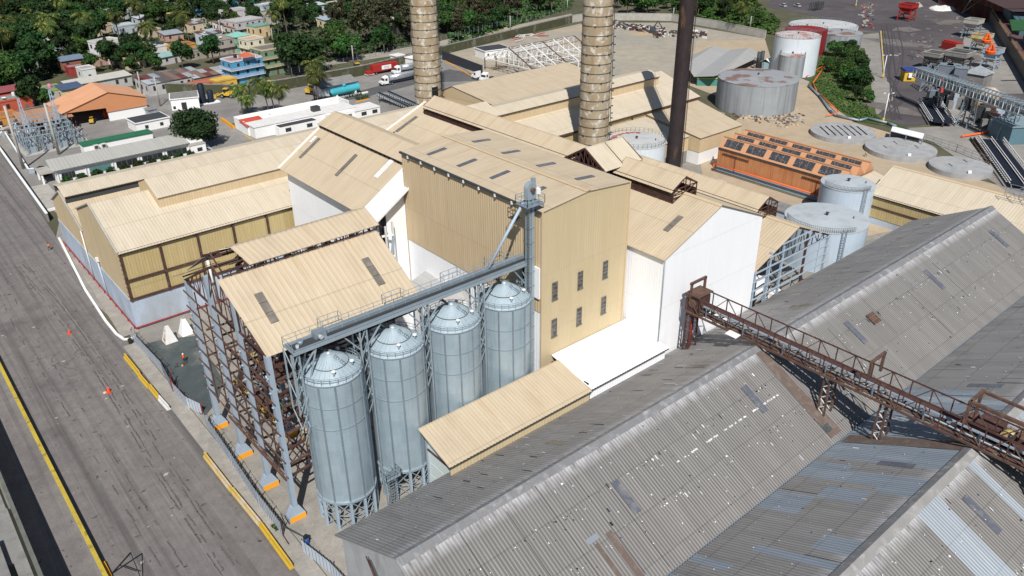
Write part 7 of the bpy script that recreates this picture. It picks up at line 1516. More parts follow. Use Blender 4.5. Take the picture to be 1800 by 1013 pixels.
# orange pipeline by the tanks
pt = [P(*q, .8) for q in ((1418, 134), (1452, 113), (1466, 116), (1452, 113), (1429, 146), (1436, 160), (1473, 196), (1468, 200), (1452, 203))]
o = MB(); o.path(pt, .17, m_saf, 6); tag(o.build('orange_pipe'), 'orange pipeline zigzagging down the weedy slope beside the white tank', 'pipe')
pt = [P(*q, .6) for q in ((1421, 150), (1440, 168), (1460, 195), (1470, 203), (1510, 212), (1525, 208), (1560, 216), (1575, 222))]; o = MB(); o.path(pt, .4, m_galvd, 6); tag(o.build('grey_pipe'), 'thick grey pipeline running beside the orange pipe towards the shelter roof', 'pipe')
pt = [P(*q, .5) for q in ((1690, 240), (1800, 222), (1830, 216))]; o = MB(); o.path(pt, .3, m_saf, 6); tag(o.build('orange_pipe'), 'orange pipe across the conveyor yard at the right edge', 'pipe')
pt = [P(*q, .5) for q in ((1706, 243), (1736, 284), (1724, 290))]; o = MB(); o.path(pt, .25, m_rust, 6); o.path([p+Vector((1, -.6, 0)) for p in pt], .25, m_rust, 6); tag(o.build('brown_pipes'), 'pair of brown pipes running down to the concrete basins', 'pipe')
sl_ = thing('open_shelter', 'open sided white roofed shelter between the concrete basins and the port road', 'shelter', P(1595, 240)); a, b, c_, d_ = P(1569, 222, 3), P(1625, 235, 3), P(1622, 244, 3), P(1566, 230, 3); o = MB(); o.quad(a, b, c_, d_, m_whiteroof, .15); o.build('roof', sl_); o = MB()
for p in (a, b, c_, d_, d_.lerp(c_, .5)): o.bar((p.x, p.y, 0), p, .2, .2, m_galvd)
o.build('posts', sl_); o = MB(); o.bar((a.x, a.y, 1), (b.x, b.y, 1), .2, 1.8, m_concd); o.build('low_wall', sl_)
t = thing('wire_fence', 'wire mesh fence along the edge of the conveyor yard beyond the basins', 'fence', P(1640, 265)); o = MB(); o.rail([P(1626, 250), P(1680, 268), P(1735, 290), P(1740, 286)], m_galvd, 2.2, 2.4, .05, (1, .66, .33)); o.build('mesh', t)
# ---------- the port
def lamp(px, pxt, label, arm=True, base=True):
    c = P(*px); d = ray(*pxt); tt = (c.x*d.x+c.y*d.y)/(d.x*d.x+d.y*d.y); h = H+tt*d.z; t = thing('lamp_post', label, 'lamp post', c)
    o = MB(); o.tube((c.x, c.y, 0), (c.x, c.y, h), .2, m_white, 8, .11); o.build('pole', t)
    if base: o = MB(); o.tube((c.x, c.y, 0), (c.x, c.y, 1.5), .32, m_yel, 8); o.build('yellow_base', t)
    o = MB(); o.bar((c.x-1.0, c.y+.8, h), (c.x+1.0, c.y-.8, h), .14, .12, m_galvd); o.rbox((c.x-1.0, c.y+.8, h), (.7, .4, .2), 0, m_white); o.rbox((c.x+1.0, c.y-.8, h), (.7, .4, .2), 0, m_white); o.build('lamp_head', t)
lamp((1551, 138), (1557, 97), 'white lamp post with a yellow base on the port road island'); lamp((1552, 216), (1563, 164), 'white lamp post with a yellow foot nearer the basins', base=True)
lamp((1504, 12), (1509, -12), 'far lamp post with a yellow foot on the port apron')
def pole(px, pxt, label, r_=.2, m=m_conc, arms=2, name='utility_pole'):
    c = P(*px); d = ray(*pxt); tt = (c.x*d.x+c.y*d.y)/(d.x*d.x+d.y*d.y); h = max(6, H+tt*d.z); t = thing(name, label, 'pole', c); o = MB(); o.tube((c.x, c.y, 0), (c.x, c.y, h), r_*1.3, m, 8, r_); o.build('shaft', t); o = MB()
    for k in range(arms): o.bar((c.x-1.1, c.y+.8, h-.5-k*1.0), (c.x+1.1, c.y-.8, h-.5-k*1.0), .14, .14, m_dark); [o.tube((c.x+s_, c.y-s_*.75, h-.4-k), (c.x+s_, c.y-s_*.75, h-.1-k), .1, m_galvd, 6) for s_ in (-1, 0.4, 1)]
    if arms: o.build('crossarm', t)
pole((42, 297), (10, 186), 'tall leaning concrete pole at the left edge of the switchyard', .3, m_conc, 0); pole((104, 272), (76, 182), 'tall leaning concrete pole in front of the switchyard racks', .3, m_conc, 0)
for a_, b_, l in (((509, 132), (500, 96), 'pale utility pole with transformers by the mossy wall, left of the pair'), ((512, 131), (506, 99), 'pale utility pole right beside the one with transformers'), ((622, 116), (617, 80), 'pale concrete utility pole before the dark trees'), ((897, 58), (897, 28), 'utility pole between the two concrete chimneys'), ((1183, 36), (1184, 14), 'thin pole at the concrete wall left of the steel chimney'), ((1318, 52), (1320, 30), 'thin pole at the right end of the concrete wall'), ((282, 187), (268, 135), 'utility pole beside the white pump house'), ((250, 165), (243, 126), 'utility pole behind the orange shed roof'), ((30, 160), (25, 130), 'utility pole among trees at the left edge'), ((388, 58), (386, 42), 'utility pole in the town left of the turquoise roof'), ((437, 57), (433, 38), 'utility pole in front of the broad grey house'), ((480, 76), (476, 50), 'utility pole left of the big dark tree'), ((322, 17), (320, 3), 'utility pole near the top among palms'), ((997, 18), (998, -2), 'utility pole at the corner of the concrete wall')): pole(a_, b_, l)
def hopper(px, w_, h, label, mf, mt, name='hopper'):
    c = P(*px); t = thing(name, label, 'hopper', c); o = MB(); k = w_/2
    for sx in (-k, k):
        for sy in (-k, k): o.bar((c.x+sx, c.y+sy, 0), (c.x+sx*.9, c.y+sy*.9, h*.75), .4, .4, mf)
    for z in (h*.3, h*.55):
        for s_ in (-1, 1): o.bar((c.x-k, c.y+s_*k, z), (c.x+k, c.y+s_*k, z), .25, .25, mf); o.bar((c.x+s_*k, c.y-k, z), (c.x+s_*k, c.y+k, z), .25, .25, mf); o.bar((c.x-k, c.y+s_*k, .2), (c.x+k, c.y+s_*k, h*.55), .18, .18, mf); o.bar((c.x+s_*k, c.y-k, .2), (c.x+s_*k, c.y+k, h*.55), .18, .18, mf)
    o.build('legs', t); o = MB(); T = [(c.x-k*1.15, c.y-k*1.15, h), (c.x+k*1.15, c.y-k*1.15, h), (c.x+k*1.15, c.y+k*1.15, h), (c.x-k*1.15, c.y+k*1.15, h)]; B = [(c.x-.6, c.y-.6, h*.4), (c.x+.6, c.y-.6, h*.4), (c.x+.6, c.y+.6, h*.4), (c.x-.6, c.y+.6, h*.4)]; M_ = [(x, y, h*.78) for x, y, z in T]
    for i in range(4): j = (i+1) % 4; o.face([M_[i], M_[j], T[j], T[i]], mt); o.face([B[i], B[j], M_[j], M_[i]], mt)
    o.face([(x, y, h*.9) for x, y, z in T], m_dark); o.build('bin', t)
    o = MB(); 
    for i in range(4): j = (i+1) % 4; o.bar(T[i], T[j], .25, .25, m_conc if mt is not m_red else m_red)
    o.build('rim', t)
hopper((1592, 36), 6, 8, 'red grain hopper standing alone on the dark apron', m_red, m_red)
hopper((1638, 122), 5.5, 6.5, 'grey hopper frame behind the far end of the lattice conveyor', m_dark, m_concd); hopper((1680, 125), 7, 7.5, 'larger grey hopper left of the red grabs', m_dark, m_concd)
hopper((1705, 66), 5.5, 8, 'pale topped hopper standing near the dark ship bow', m_galvd, m_conc); hopper((1720, 92), 5.5, 7.5, 'hopper with a yellow edged top beside the quay', m_galvd, m_yelw); hopper((1738, 122), 5, 8, 'blue legged stand carrying a red grab on the quay', m_blue, m_blue)
def grab(px, z, label):
    c = P(*px, z); t = thing('grab_bucket', label, 'grab', c); o = MB(); o.lathe(c, [(0, -1.4), (1.6, -.6), (1.9, .3), (1.5, .6)], m_saf, 12, False); o.build('jaws', t); o = MB()
    for s_ in (-1, 1): o.bar(c+Vector((1.5*s_, 0, .4)), c+Vector((0, 0, 3)), .35, .35, m_saf); o.bar(c+Vector((0, 1.5*s_, .4)), c+Vector((0, 0, 3)), .35, .35, m_saf)
    o.build('arms', t)
grab((1734, 72), 8.5, 'bright orange red grab bucket on the stand near the quay, farther of two'); grab((1741, 91), 9.5, 'bright red grab bucket nearer the lattice conveyor')
c0_, c1_ = P(1662, 78, 1.5), P(1686, 84, 1.5); t = thing('red_container', 'dark red half round container lying on the dark apron', 'container', c0_); o = MB(); o.bar(c0_, c1_, 4.4, 3.0, m_red); o.bar(c0_+Vector((0, 0, 1.7)), c1_+Vector((0, 0, 1.7)), 3, .6, m_red); o.build('body', t); o = MB(); d = (c1_-c0_).normalized(); o.bar(c1_, c1_+d*.2, 4.0, 2.6, m_concd); o.build('end', t)
t = thing('rail_gantry', 'dark lattice feed stand on the apron at the top', 'stand', P(1434, 18)); c = P(1434, 18); o = MB()
for i in range(6): o.bar((c.x-4+i*1.6, c.y-1.5, 0), (c.x-4+i*1.6, c.y-1.5, 4), .3, .3, m_dark); o.bar((c.x-4+i*1.6, c.y+1.5, 0), (c.x-4+i*1.6, c.y+1.5, 4), .3, .3, m_dark)
for z in (1.5, 2.8, 4): o.bar((c.x-4.5, c.y-1.5, z), (c.x+4.5, c.y-1.5, z), .3, .3, m_dark)
o.build('frame', t)
for px, lab in (((1376, 12), 'pale parked pickup at the top left of the port apron'), ((1401, 12), 'second pale pickup on the port apron')): car(*px, 1.2, (200, 205, 210), lab)
pile('powder_heap', 1660, 16, 9, 1.6, m_whitew, 'white powder heap spilled on the dark apron', 'heap', 12, None); pile('powder_heap', 1608, 12, 5, 2.2, m_conc, 'small pale heap beside the red hopper', 'heap', 7)
yt = thing('yellow_machine', 'yellow and blue container cabin at the far foot of the lattice conveyor', 'cabin', P(1594, 142)); c = P(1594, 142); o = MB(); o.rbox((c.x, c.y, 2), (4, 4, 3.6), .8, m_yel); o.build('body', yt); o = MB(); o.rbox((c.x, c.y, 4.1), (5, 4.6, .6), .8, paint((35, 70, 160))); o.build('roof', yt); o = MB(); o.rbox((c.x-1.5, c.y-1.5, 2.4), (1.6, 1.6, 1.4), .8, m_white); o.build('panel', yt)
gy = thing('lattice_conveyor', 'long galvanised lattice conveyor gallery on trestle towers at the right edge', 'conveyor', P(1620, 150)); A, B = P(1612, 134, 9), P(1806, 204, 9.5); d = (B-A); L = d.length; d.normalize(); n = d.cross(Vector((0, 0, 1))).normalized(); o = MB(); k = int(L/1.5)
for s_ in (-1.7, 1.7):
    for z in (0, 2.9): o.bar(A+n*s_+Vector((0, 0, z)), B+n*s_+Vector((0, 0, z)), .3, .3, m_galv)
    for i in range(k):
        p, q = A.lerp(B, i/k)+n*s_, A.lerp(B, (i+1)/k)+n*s_; o.bar(p, p+Vector((0, 0, 2.9)), .2, .2, m_white if i % 2 else m_galv); o.bar(p, q+Vector((0, 0, 2.9)), .13, .13, m_galvd)
for i in range(k): p = A.lerp(B, i/k)+Vector((0, 0, 2.9)); o.bar(p+n*1.7, p-n*1.7, .18, .18, m_galv)
o.build('lattice', gy); o = MB(); o.bar(A+Vector((0, 0, .3)), B+Vector((0, 0, .3)), 2.2, .3, m_concd); o.bar(A+n*.6+Vector((0, 0, 1.1)), B+n*.6+Vector((0, 0, 1.1)), .9, .8, m_galvd); o.build('belt_casing', gy)
for px in ((1695, 222), (1768, 246), (1630, 160)):
    c = P(*px); o = MB()
    for s1_ in (-1, 1):
        for s2_ in (-1, 1): o.bar((c.x+s1_*2.6, c.y+s2_*1.6, 0), (c.x+s1_*1.2, c.y+s2_*1.2, 9), .3, .3, m_galvd)
        for i in range(5): z0, z1 = i*1.8, (i+1)*1.8; f0, f1 = 2.6-z0*.155, 2.6-z1*.155; o.bar((c.x-f0, c.y+s1_*1.4, z0), (c.x+f1, c.y+s1_*1.4, z1), .16, .16, m_galv); o.bar((c.x+f0, c.y+s1_*1.4, z0), (c.x-f1, c.y+s1_*1.4, z1), .16, .16, m_galv)
    o.build('trestle_tower', gy)
for lab, a_, b_ in (('dark roofed low conveyor with lattice walkways, farther from the basins', (1633, 178), (1658, 216)), ('dark roofed low conveyor with lattice walkways at the right edge', (1741, 246), (1800, 326))):
    a, b = P(*a_, 1.4), P(*b_, 1.4); t = thing('low_conveyor', lab, 'conveyor', P(*a_)); d = (b-a).normalized(); n = d.cross(Vector((0, 0, 1))).normalized(); o = MB(); o.bar(a, b, 5.2, .3, paint((28, 34, 52))); o.build('roof', t); o = MB()
    for s_ in (-3.1, 0, 3.1):
        k = int((b-a).length/1.4)
        for dz in (.3, 1.0): o.bar(a+n*s_+Vector((0, 0, dz)), b+n*s_+Vector((0, 0, dz)), .16, .14, m_whitew)
        if s_:
            for i in range(k): p = a.lerp(b, i/k)+n*s_; o.bar(p, p+n*.7*(1 if s_ > 0 else -1)+Vector((0, 0, .3)), .14, .14, m_whitew); o.bar(p+Vector((0, 0, .3)), p+Vector((0, 0, 1)), .14, .14, m_galvd)
    o.build('walkway', t); o = MB()
    for i in range(6): p = a.lerp(b, i/5); o.bar((p.x, p.y, 0), p, .4, .4, m_dark)
    o.build('posts', t)
kt = thing('ochre_silo', 'stained white and ochre squat bin under the lattice conveyor', 'bin', P(1730, 205)); c = P(1728, 200); o = MB(); o.lathe((c.x, c.y, 0), [(3.4, .5), (3.4, 7), (1.5, 8.2), (0, 8.4)], mat('ochre_stained_white', (.55, .5, .42), .2, .4, grime=(.42, .26, .07), gs=.4, ga=(.45, .6)), 20); o.build('shell', kt)
kt = thing('pyramid_hopper', 'pale pyramid topped bin beyond the lattice conveyor', 'bin', P(1715, 150)); c = P(1712, 158); o = MB(); o.hexa([(c.x-3.5, c.y-3.5, 0), (c.x+3.5, c.y-3.5, 0), (c.x+3.5, c.y+3.5, 0), (c.x-3.5, c.y+3.5, 0)], [(c.x-3.5, c.y-3.5, 6), (c.x+3.5, c.y-3.5, 6), (c.x+3.5, c.y+3.5, 6), (c.x-3.5, c.y+3.5, 6)], m_concd); o.build('body', kt); o = MB(); q = [(c.x-4, c.y-4, 6), (c.x+4, c.y-4, 6), (c.x+4, c.y+4, 6), (c.x-4, c.y+4, 6)]
for i in range(4): o.face([q[i], q[(i+1) % 4], (c.x, c.y, 8.4)], m_tankg)
o.build('roof', kt)
for i, px in enumerate(((1655, 152), (1668, 153), (1682, 158))):
    c = P(*px); t = thing('grey_bin', 'grey panelled bin in the row behind the lattice conveyor', 'bin', c, 0, 'grey bins behind the lattice conveyor'); o = MB(); o.rbox((c.x, c.y, 3.8), (3.6, 4, 7.6), .3, paint((128, 136, 150))); o.build('body', t); o = MB(); o.rbox((c.x, c.y, 7.7), (3.9, 4.3, .25), .3, m_galvd); o.build('lid', t)
cl_ = thing('plant_machinery', 'dark tangle of port plant machinery under the lattice conveyor', 'machinery', P(1660, 185)); o = MB()
for i in range(70):
    c = P(rr.uniform(1632, 1700), rr.uniform(160, 198)) if i < 45 else P(rr.uniform(1715, 1790), rr.uniform(205, 235)); h = rr.uniform(1, 6); o.rbox((c.x, c.y, h/2), (rr.uniform(.6, 3), rr.uniform(.6, 3), h), rr.uniform(0, 3), rr.choice((m_dark, m_dark, m_concd, m_rust2, m_black, m_galvd, m_blue)))
c = P(1700, 195); o.rbox((c.x, c.y, .1), (110, 70, .2), -.6, m_concd) if False else None; o.build('boxes', cl_); o = MB(); a = P(1652, 186); o.bar(a, a+Vector((2, 2, 8)), .8, 1.2, m_red); o.build('red_chute', cl_)
c = P(1790, 250); bh = thing('teal_shed', 'blue green shed with pale round vents at the right edge', 'shed', c); o = MB(); o.rbox((c.x+4, c.y, 2.5), (16, 9, 5), -.6, paint((95, 135, 150))); o.build('wall', bh); o = MB(); o.rbox((c.x+4, c.y, 5.2), (16.6, 9.6, .4), -.6, paint((140, 165, 175))); o.build('roof', bh)

# dusty clutter and stains on the apron
o = MB()
for i in range(70):
    c = P(rr.uniform(1570, 1700), rr.uniform(20, 120)) if i < 40 else P(rr.uniform(1600, 1640), rr.uniform(60, 105)); o.rbox((c.x, c.y, .12), (rr.uniform(.3, 2.0), rr.uniform(.3, 1.2), .25), rr.uniform(0, 3), rr.choice((m_conc, m_concd, m_dark, m_rust, m_concd)))
for i in range(46):
    c = P(1522+rr.gauss(0, 7), lerp(5, 52, rr.random())); o.rbox((c.x, c.y, .25), (rr.uniform(.6, 2.2), rr.uniform(.4, 1.2), .5), rr.uniform(0, 3), rr.choice((m_conc, m_conc, m_concd, m_red, m_dark)))
tag(o.build('apron_litter'), 'loose pallets, blocks and litter scattered over the dark port apron', 'litter', kind='stuff')
m_stain = gmat('apron_dust_stain', (.15, .135, .13), (.19, .17, .16), (.11, .10, .10), .12, .5); m_trk = mat('apron_tyre_mark', (.07, .063, .067), .2, 1, rough=.95)
o = MB()
for px, py, rx_, ry_ in ((1592, 52, 9, 6), (1578, 76, 8, 14), (1668, 40, 14, 5), (1640, 95, 12, 5), (1700, 104, 10, 6), (1560, 190, 5, 12)):
    c = P(px, py); o.face([(c.x+rx_*math.cos(a)*rr.uniform(.6, 1.15), c.y+ry_*math.sin(a)*rr.uniform(.6, 1.15), .105) for a in [k*.45 for k in range(14)]], m_stain)
for k in range(7):
    x0, y0 = rr.uniform(1545, 1580), rr.uniform(40, 60); pts = [P(x0, y0, .11), P(x0+rr.uniform(2, 14), y0+45, .11), P(x0+rr.uniform(0, 14), y0+90, .11), P(1570+rr.uniform(-20, 25), 175, .11), P(1560+rr.uniform(-25, 30), 210, .11)]
    zk = .0025*k
    for a, b in zip(pts, pts[1:]): a, b = a+Vector((0, 0, zk)), b+Vector((0, 0, zk)); d = (b-a).normalized(); n = Vector((-d.y, d.x, 0))*rr.uniform(.12, .3); o.face([a-n, b-n, b+n, a+n], m_trk)
tag(o.build('apron_marks'), 'dusty stains and dark tyre trails across the port apron', 'tyre marks', kind='stuff')
o = MB()
for a_, b_ in (((1507, 60), (1512, 165)), ((1548, 55), (1554, 132))): 
    a, b = P(*a_, .2), P(*b_, .2); o.bar(a, b, .5, .4, m_conc)
    for i in range(8): p, q = a.lerp(b, i/8+.02), a.lerp(b, i/8+.07); o.bar(p+Vector((0, 0, .1)), q+Vector((0, 0, .1)), .55, .45, m_yel)
struct('port_kerb', o)
# ships
m_teal = mat('teal_hatch', (.075, .135, .165), .15, .3, rough=.6); m_hull = mat('red_hull', (.30, .05, .035), .2, .15, rough=.6, grime=(.42, .17, .09), gs=.12, ga=(.5, .65)); m_hulld = mat('dark_hull', (.03, .025, .03), .2, .2, rough=.5)
shp = thing('cargo_ship', 'teal hatched cargo ship moored along the quay at the right edge', 'ship', P(1790, 60)); D0, D1 = P(1742, 20, 5), P(1842, 175, 5); d = (D1-D0).normalized(); n = Vector((-d.y, d.x, 0)); n = n if n.y > 0 or n.x > 0 else -n; n = Vector((d.y, -d.x, 0)) if (P(1800, 60, 5)-D0).dot(Vector((d.y, -d.x, 0))) > 0 else Vector((-d.y, d.x, 0))
W_ = 24; o = MB(); q = [D0, D1, D1+n*W_, D0+n*W_]; b = [Vector((p.x, p.y, -1)) for p in q]
if (q[1]-q[0]).cross(q[2]-q[0]).z < 0: q, b = q[::-1], b[::-1]
o.hexa(b, q, m_hulld); o.build('hull', shp); o = MB(); e = [p+Vector((0, 0, .03)) for p in q]; o.face(e, paint((120, 80, 78))); o.build('deck', shp); o = MB(); o.rail([D0+n*.4, D1+n*.4], paint((180, 160, 90)), 1.1, 3, .06); o.build('rail', shp)
L = (D1-D0).length
for i in range(5):
    p = D0+d*(L*(i+.5)/5)+n*12+Vector((0, 0, 2)); o = MB(); o.bar(p-d*(L/5*.34), p+d*(L/5*.34), 15, 4, m_teal); o.bar(p-d*(L/5*.36)+Vector((0, 0, 2.1)), p+d*(L/5*.36)+Vector((0, 0, 2.1)), 15.6, .3, m_teal); ho = o.build('hatch', shp)
    o = MB()
    for s_ in (-6, -3, 0, 3, 6): o.bar(p-d*(L/5*.36)+n*s_+Vector((0, 0, 2.3)), p+d*(L/5*.36)+n*s_+Vector((0, 0, 2.3)), .25, .12, m_dark)
    o.build('ribs', ho)
    if i < 4: o = MB(); pp2 = D0+d*(L*(i+1)/5)+n*12; o.bar(pp2, pp2+Vector((0, 0, 14)), 1.2, 1.2, m_steelblue); o.bar(pp2+Vector((0, 0, 13)), pp2+d*10+n*-9+Vector((0, 0, 20)), .7, .7, m_steelblue); o.build('deck_crane', shp)
c = P(1797, 52, 10); o = MB(); o.quad(c+Vector((-5, 2, 0)), c+Vector((1, 6, 3)), c+Vector((6, 1, 3)), c+Vector((1, -4, 0)), paint((40, 95, 50)), .3); o.build('green_cover', shp)
s2_ = thing('red_ship', 'red hulled bulk ship with a dark bow at the top right corner', 'ship', P(1720, 10)); a, b = P(1640, -30, 0), P(1760, 22, 0); o = MB(); d2 = (b-a).normalized(); L2 = (b-a).length; n2 = Vector((-d2.y, d2.x, 0)); n2 = n2 if n2.dot(Vector((1, 1, 0))) > 0 else -n2
prof = [(0, 14), (.25, 7), (.55, 2.6), (.8, .6), (1.0, 0), (1.6, 0)]
for (t0, y0), (t1, y1) in zip(prof, prof[1:]):
    p0, p1 = a+d2*L2*t0+n2*y0, a+d2*L2*t1+n2*y1
    o.face([p0+Vector((0, 0, -1)), p1+Vector((0, 0, -1)), p1+Vector((0, 0, 3.6)), p0+Vector((0, 0, 3.6))], m_hulld if t0 < .01 else m_hull); o.face([p0+Vector((0, 0, 3.6)), p1+Vector((0, 0, 3.6)), p1-n2*1.2+Vector((0, 0, 11)), p0-n2*(1.2+(4 if t0 < .3 else 0))+Vector((0, 0, 11))], m_hull)
top_ = [a+d2*L2*t0+n2*(y0-1.2)+Vector((0, 0, 11)) for t0, y0 in prof]; o.face(top_+[top_[-1]+n2*24, top_[0]+n2*6], paint((90, 62, 58))); o.build('hull', s2_)
o = MB(); p = P(1692, 22, 1); o.tube(P(1690, 24, .5), P(1735, -8, 9), .12, m_whitew, 5); o.tube(P(1690, 24, .5), P(1712, -8, 11), .1, m_whitew, 5); tag(o.build('mooring_lines'), 'two pale mooring lines running from the quay to the red ship', 'rope')
# ---------- switchyard
sw = thing('switchyard_racks', 'grey steel switchyard racks and transformers inside a low wall at the left', 'switchgear', P(75, 265)); o = MB(); q = MB()
for i in range(4):
    for j in range(4):
        c = P(55, 262); x, y = c.x-2+i*4.2, c.y-6+j*4.6
        for dx in (-.25, .25): o.bar((x+dx, y, 0), (x+dx, y, 7.5), .12, .12, m_galv)
        for k in range(6): o.bar((x-.25, y, k*1.2), (x+.25, y, (k+1)*1.2), .07, .07, m_galv)
        if i < 3: o.bar((x, y, 7.4), (x+4.2, y, 7.4), .2, .3, m_galv); o.bar((x, y, 5), (x+4.2, y, 5), .15, .25, m_galv)
        if j < 3: o.bar((x, y, 7.4), (x, y+4.6, 7.4), .2, .25, m_galv)
        for k in range(3): q.tube((x+.6+k, y+.8, 2.2), (x+.6+k, y+.8, 3.9), .18, m_galvd, 6); q.tube((x+.6+k, y+.8, 4.9), (x+.6+k, y+.8, 5.8), .14, m_rust2, 6)
        q.rbox((x+1.4, y+1.6, 1), (2.2, 1.4, 2), 0, rr.choice((m_tankg, m_galv, m_galvd)))
c = P(55, 262); q.box(c.x-3, c.x+15, c.y-7, c.y+11, 0, .12, m_conc); o.build('rack_frame', sw); q.build('insulators', sw)
for px, pt_, lab in (((60, 268), (34, 190), 'lattice mast at the left of the switchyard racks'), ((112, 250), (90, 180), 'lattice mast behind the right end of the switchyard racks')):
    c = P(*px); t = thing('lattice_mast', lab, 'mast', c); o = MB(); h = 15.5
    for sx, sy in ((-1, -1), (1, -1), (1, 1), (-1, 1)): o.bar((c.x+sx*.9, c.y+sy*.9, 0), (c.x+sx*.2, c.y+sy*.2, h), .15, .15, m_steelblue)
    for k in range(12): z0, z1 = k*h/12, (k+1)*h/12; f0, f1 = .9-.7*z0/h, .9-.7*z1/h; o.bar((c.x-f0, c.y-f0, z0), (c.x+f1, c.y-f1, z1), .09, .09, m_steelblue); o.bar((c.x-f0, c.y+f0, z0), (c.x-f1, c.y-f1, z1), .09, .09, m_steelblue); o.bar((c.x+f0, c.y-f0, z0), (c.x-f1, c.y-f1, z1), .09, .09, m_steelblue)
    o.build('frame', t)
a, b = P(120, 240, .9), P(138, 248, .9); t = thing('steel_pipe', 'big open ended grey steel pipe lying in the yard beside the switchyard', 'pipe', P(130, 246)); o = MB(); o.tube(a, b, .9, m_galvd, 16, caps=False); d = (b-a).normalized(); o.tube(b, b+d*.02, .82, m_black, 16); o.build('shell', t)
sp_ = MB()
for i in range(60): c = P(rr.uniform(0, 50), rr.uniform(218, 240)); sp_.rbox((c.x, c.y, .5), (rr.uniform(.8, 4), rr.uniform(.6, 2), rr.uniform(.4, 2)), rr.uniform(0, 3), rr.choice((m_conc, m_dark, m_rust2, m_whitew, m_tankg, m_dark)))
for i in range(8): c = P(rr.uniform(45, 62), rr.uniform(222, 242)); sp_.rbox((c.x, c.y, 1), (2, 1.4, 2), 0, rr.choice((m_red, m_white, m_redm)))
tag(sp_.build('yard_scrap'), 'scrap and stacked odds and ends behind the switchyard at the left edge', 'scrap', kind='stuff')
# ================================================================ VEGETATION
def leafmat(name, c, c2, c3=None):
    m, nt, b = newmat(name, .75, 0, .25)
    g = N(nt, 'ShaderNodeNewGeometry').outputs['Random Per Island']; oi = N(nt, 'ShaderNodeObjectInfo').outputs['Random']
    tc = N(nt, 'ShaderNodeTexCoord').outputs['Object']
    o = mixc(nt, g, c, c2); o = mixc(nt, ramp(nt, noise(nt, tc, .45, (1, 1, 1), 3), .35, .7), o, tuple(v*.62 for v in c))
    if c3: o = mixc(nt, math_(nt, 'GREATER_THAN', g, .86), o, c3)
    hs = N(nt, 'ShaderNodeHueSaturation'); nt.links.new(o, hs.inputs['Color']); nt.links.new(math_(nt, 'MULTIPLY_ADD', oi, .6, .50), hs.inputs['Value']); nt.links.new(math_(nt, 'MULTIPLY_ADD', oi, .05, .475), hs.inputs['Hue'])
    nt.links.new(hs.outputs[0], b.inputs['Base Color'])
    b.inputs['Transmission Weight'].default_value = 0
    return m
l_dark = leafmat('dark_leaves', (.018, .050, .011), (.038, .092, .02)); l_mid = leafmat('mid_green_leaves', (.027, .074, .013), (.058, .13, .026), (.09, .14, .035)); l_bright = leafmat('bright_green_leaves', (.045, .095, .016), (.09, .16, .03))
l_olive = leafmat('olive_brown_leaves', (.042, .050, .022), (.085, .082, .04), (.12, .09, .05)); l_palm = leafmat('palm_leaves', (.055, .095, .02), (.11, .15, .032), (.30, .27, .06)); l_blue = leafmat('round_tree_leaves', (.018, .052, .014), (.034, .088, .022))
m_bark = mat('grey_bark', (.13, .105, .08), .3, 2, rough=.95)
def leaf(mb, p, n, s_, m, rg):
    n = Vector(n); n = (n+Vector((rg.gauss(0, .55), rg.gauss(0, .55), rg.gauss(0, .55)))).normalized(); a = n.orthogonal().normalized(); b = n.cross(a); t = rg.uniform(0, 6.28); u = (a*math.cos(t)+b*math.sin(t))*s_; v = (b*math.cos(t)-a*math.sin(t))*s_*rg.uniform(.5, .8)
    mb.face([p-u-v*.4, p-u*.1-v, p+u, p+u*.1+v], m)
def make_tree(nm, m, rx, rz, zc, lobes, nleaf, ls, seed, label, trunk_h=None, shell=.75):
    rg = random.Random(seed); t = thing(nm, label, 'tree', (0, 0, 0)); cr = MB(); L = []
    for i in range(lobes):
        a, u = rg.uniform(0, 6.28), rg.uniform(-.75, 1); r_ = math.sqrt(max(0, 1-u*u)) if rg.random() < .8 else rg.random(); k = rg.uniform(.45, .8)
        L.append((Vector((rx*k*r_*math.cos(a), rx*k*r_*math.sin(a), zc+rz*k*u)), rg.uniform(.24, .46)*rx))
    tot = sum(r_*r_ for c, r_ in L)
    for c, r_ in L:
        for i in range(int(nleaf*r_*r_/tot)):
            v = Vector((rg.gauss(0, 1), rg.gauss(0, 1), rg.gauss(0, 1)+.25)).normalized(); q = c+Vector((v.x, v.y, v.z*.8))*r_*(rg.uniform(shell, 1.08) if rg.random() < .8 else rg.uniform(.3, 1.2))
            leaf(cr, q, v, ls*rg.uniform(.6, 1.25), m, rg)
    cr.build('crown', t); tr = MB(); h = trunk_h or zc; tr.tube((0, 0, 0), (0, 0, h*.7), .34, m_bark, 7, .2)
    for i in range(5): a = i*1.3+rg.random(); tr.tube((0, 0, h*.6), (rx*.5*math.cos(a), rx*.5*math.sin(a), zc+rz*.25), .18, m_bark, 5, .06)
    tr.build('trunk', t); return t
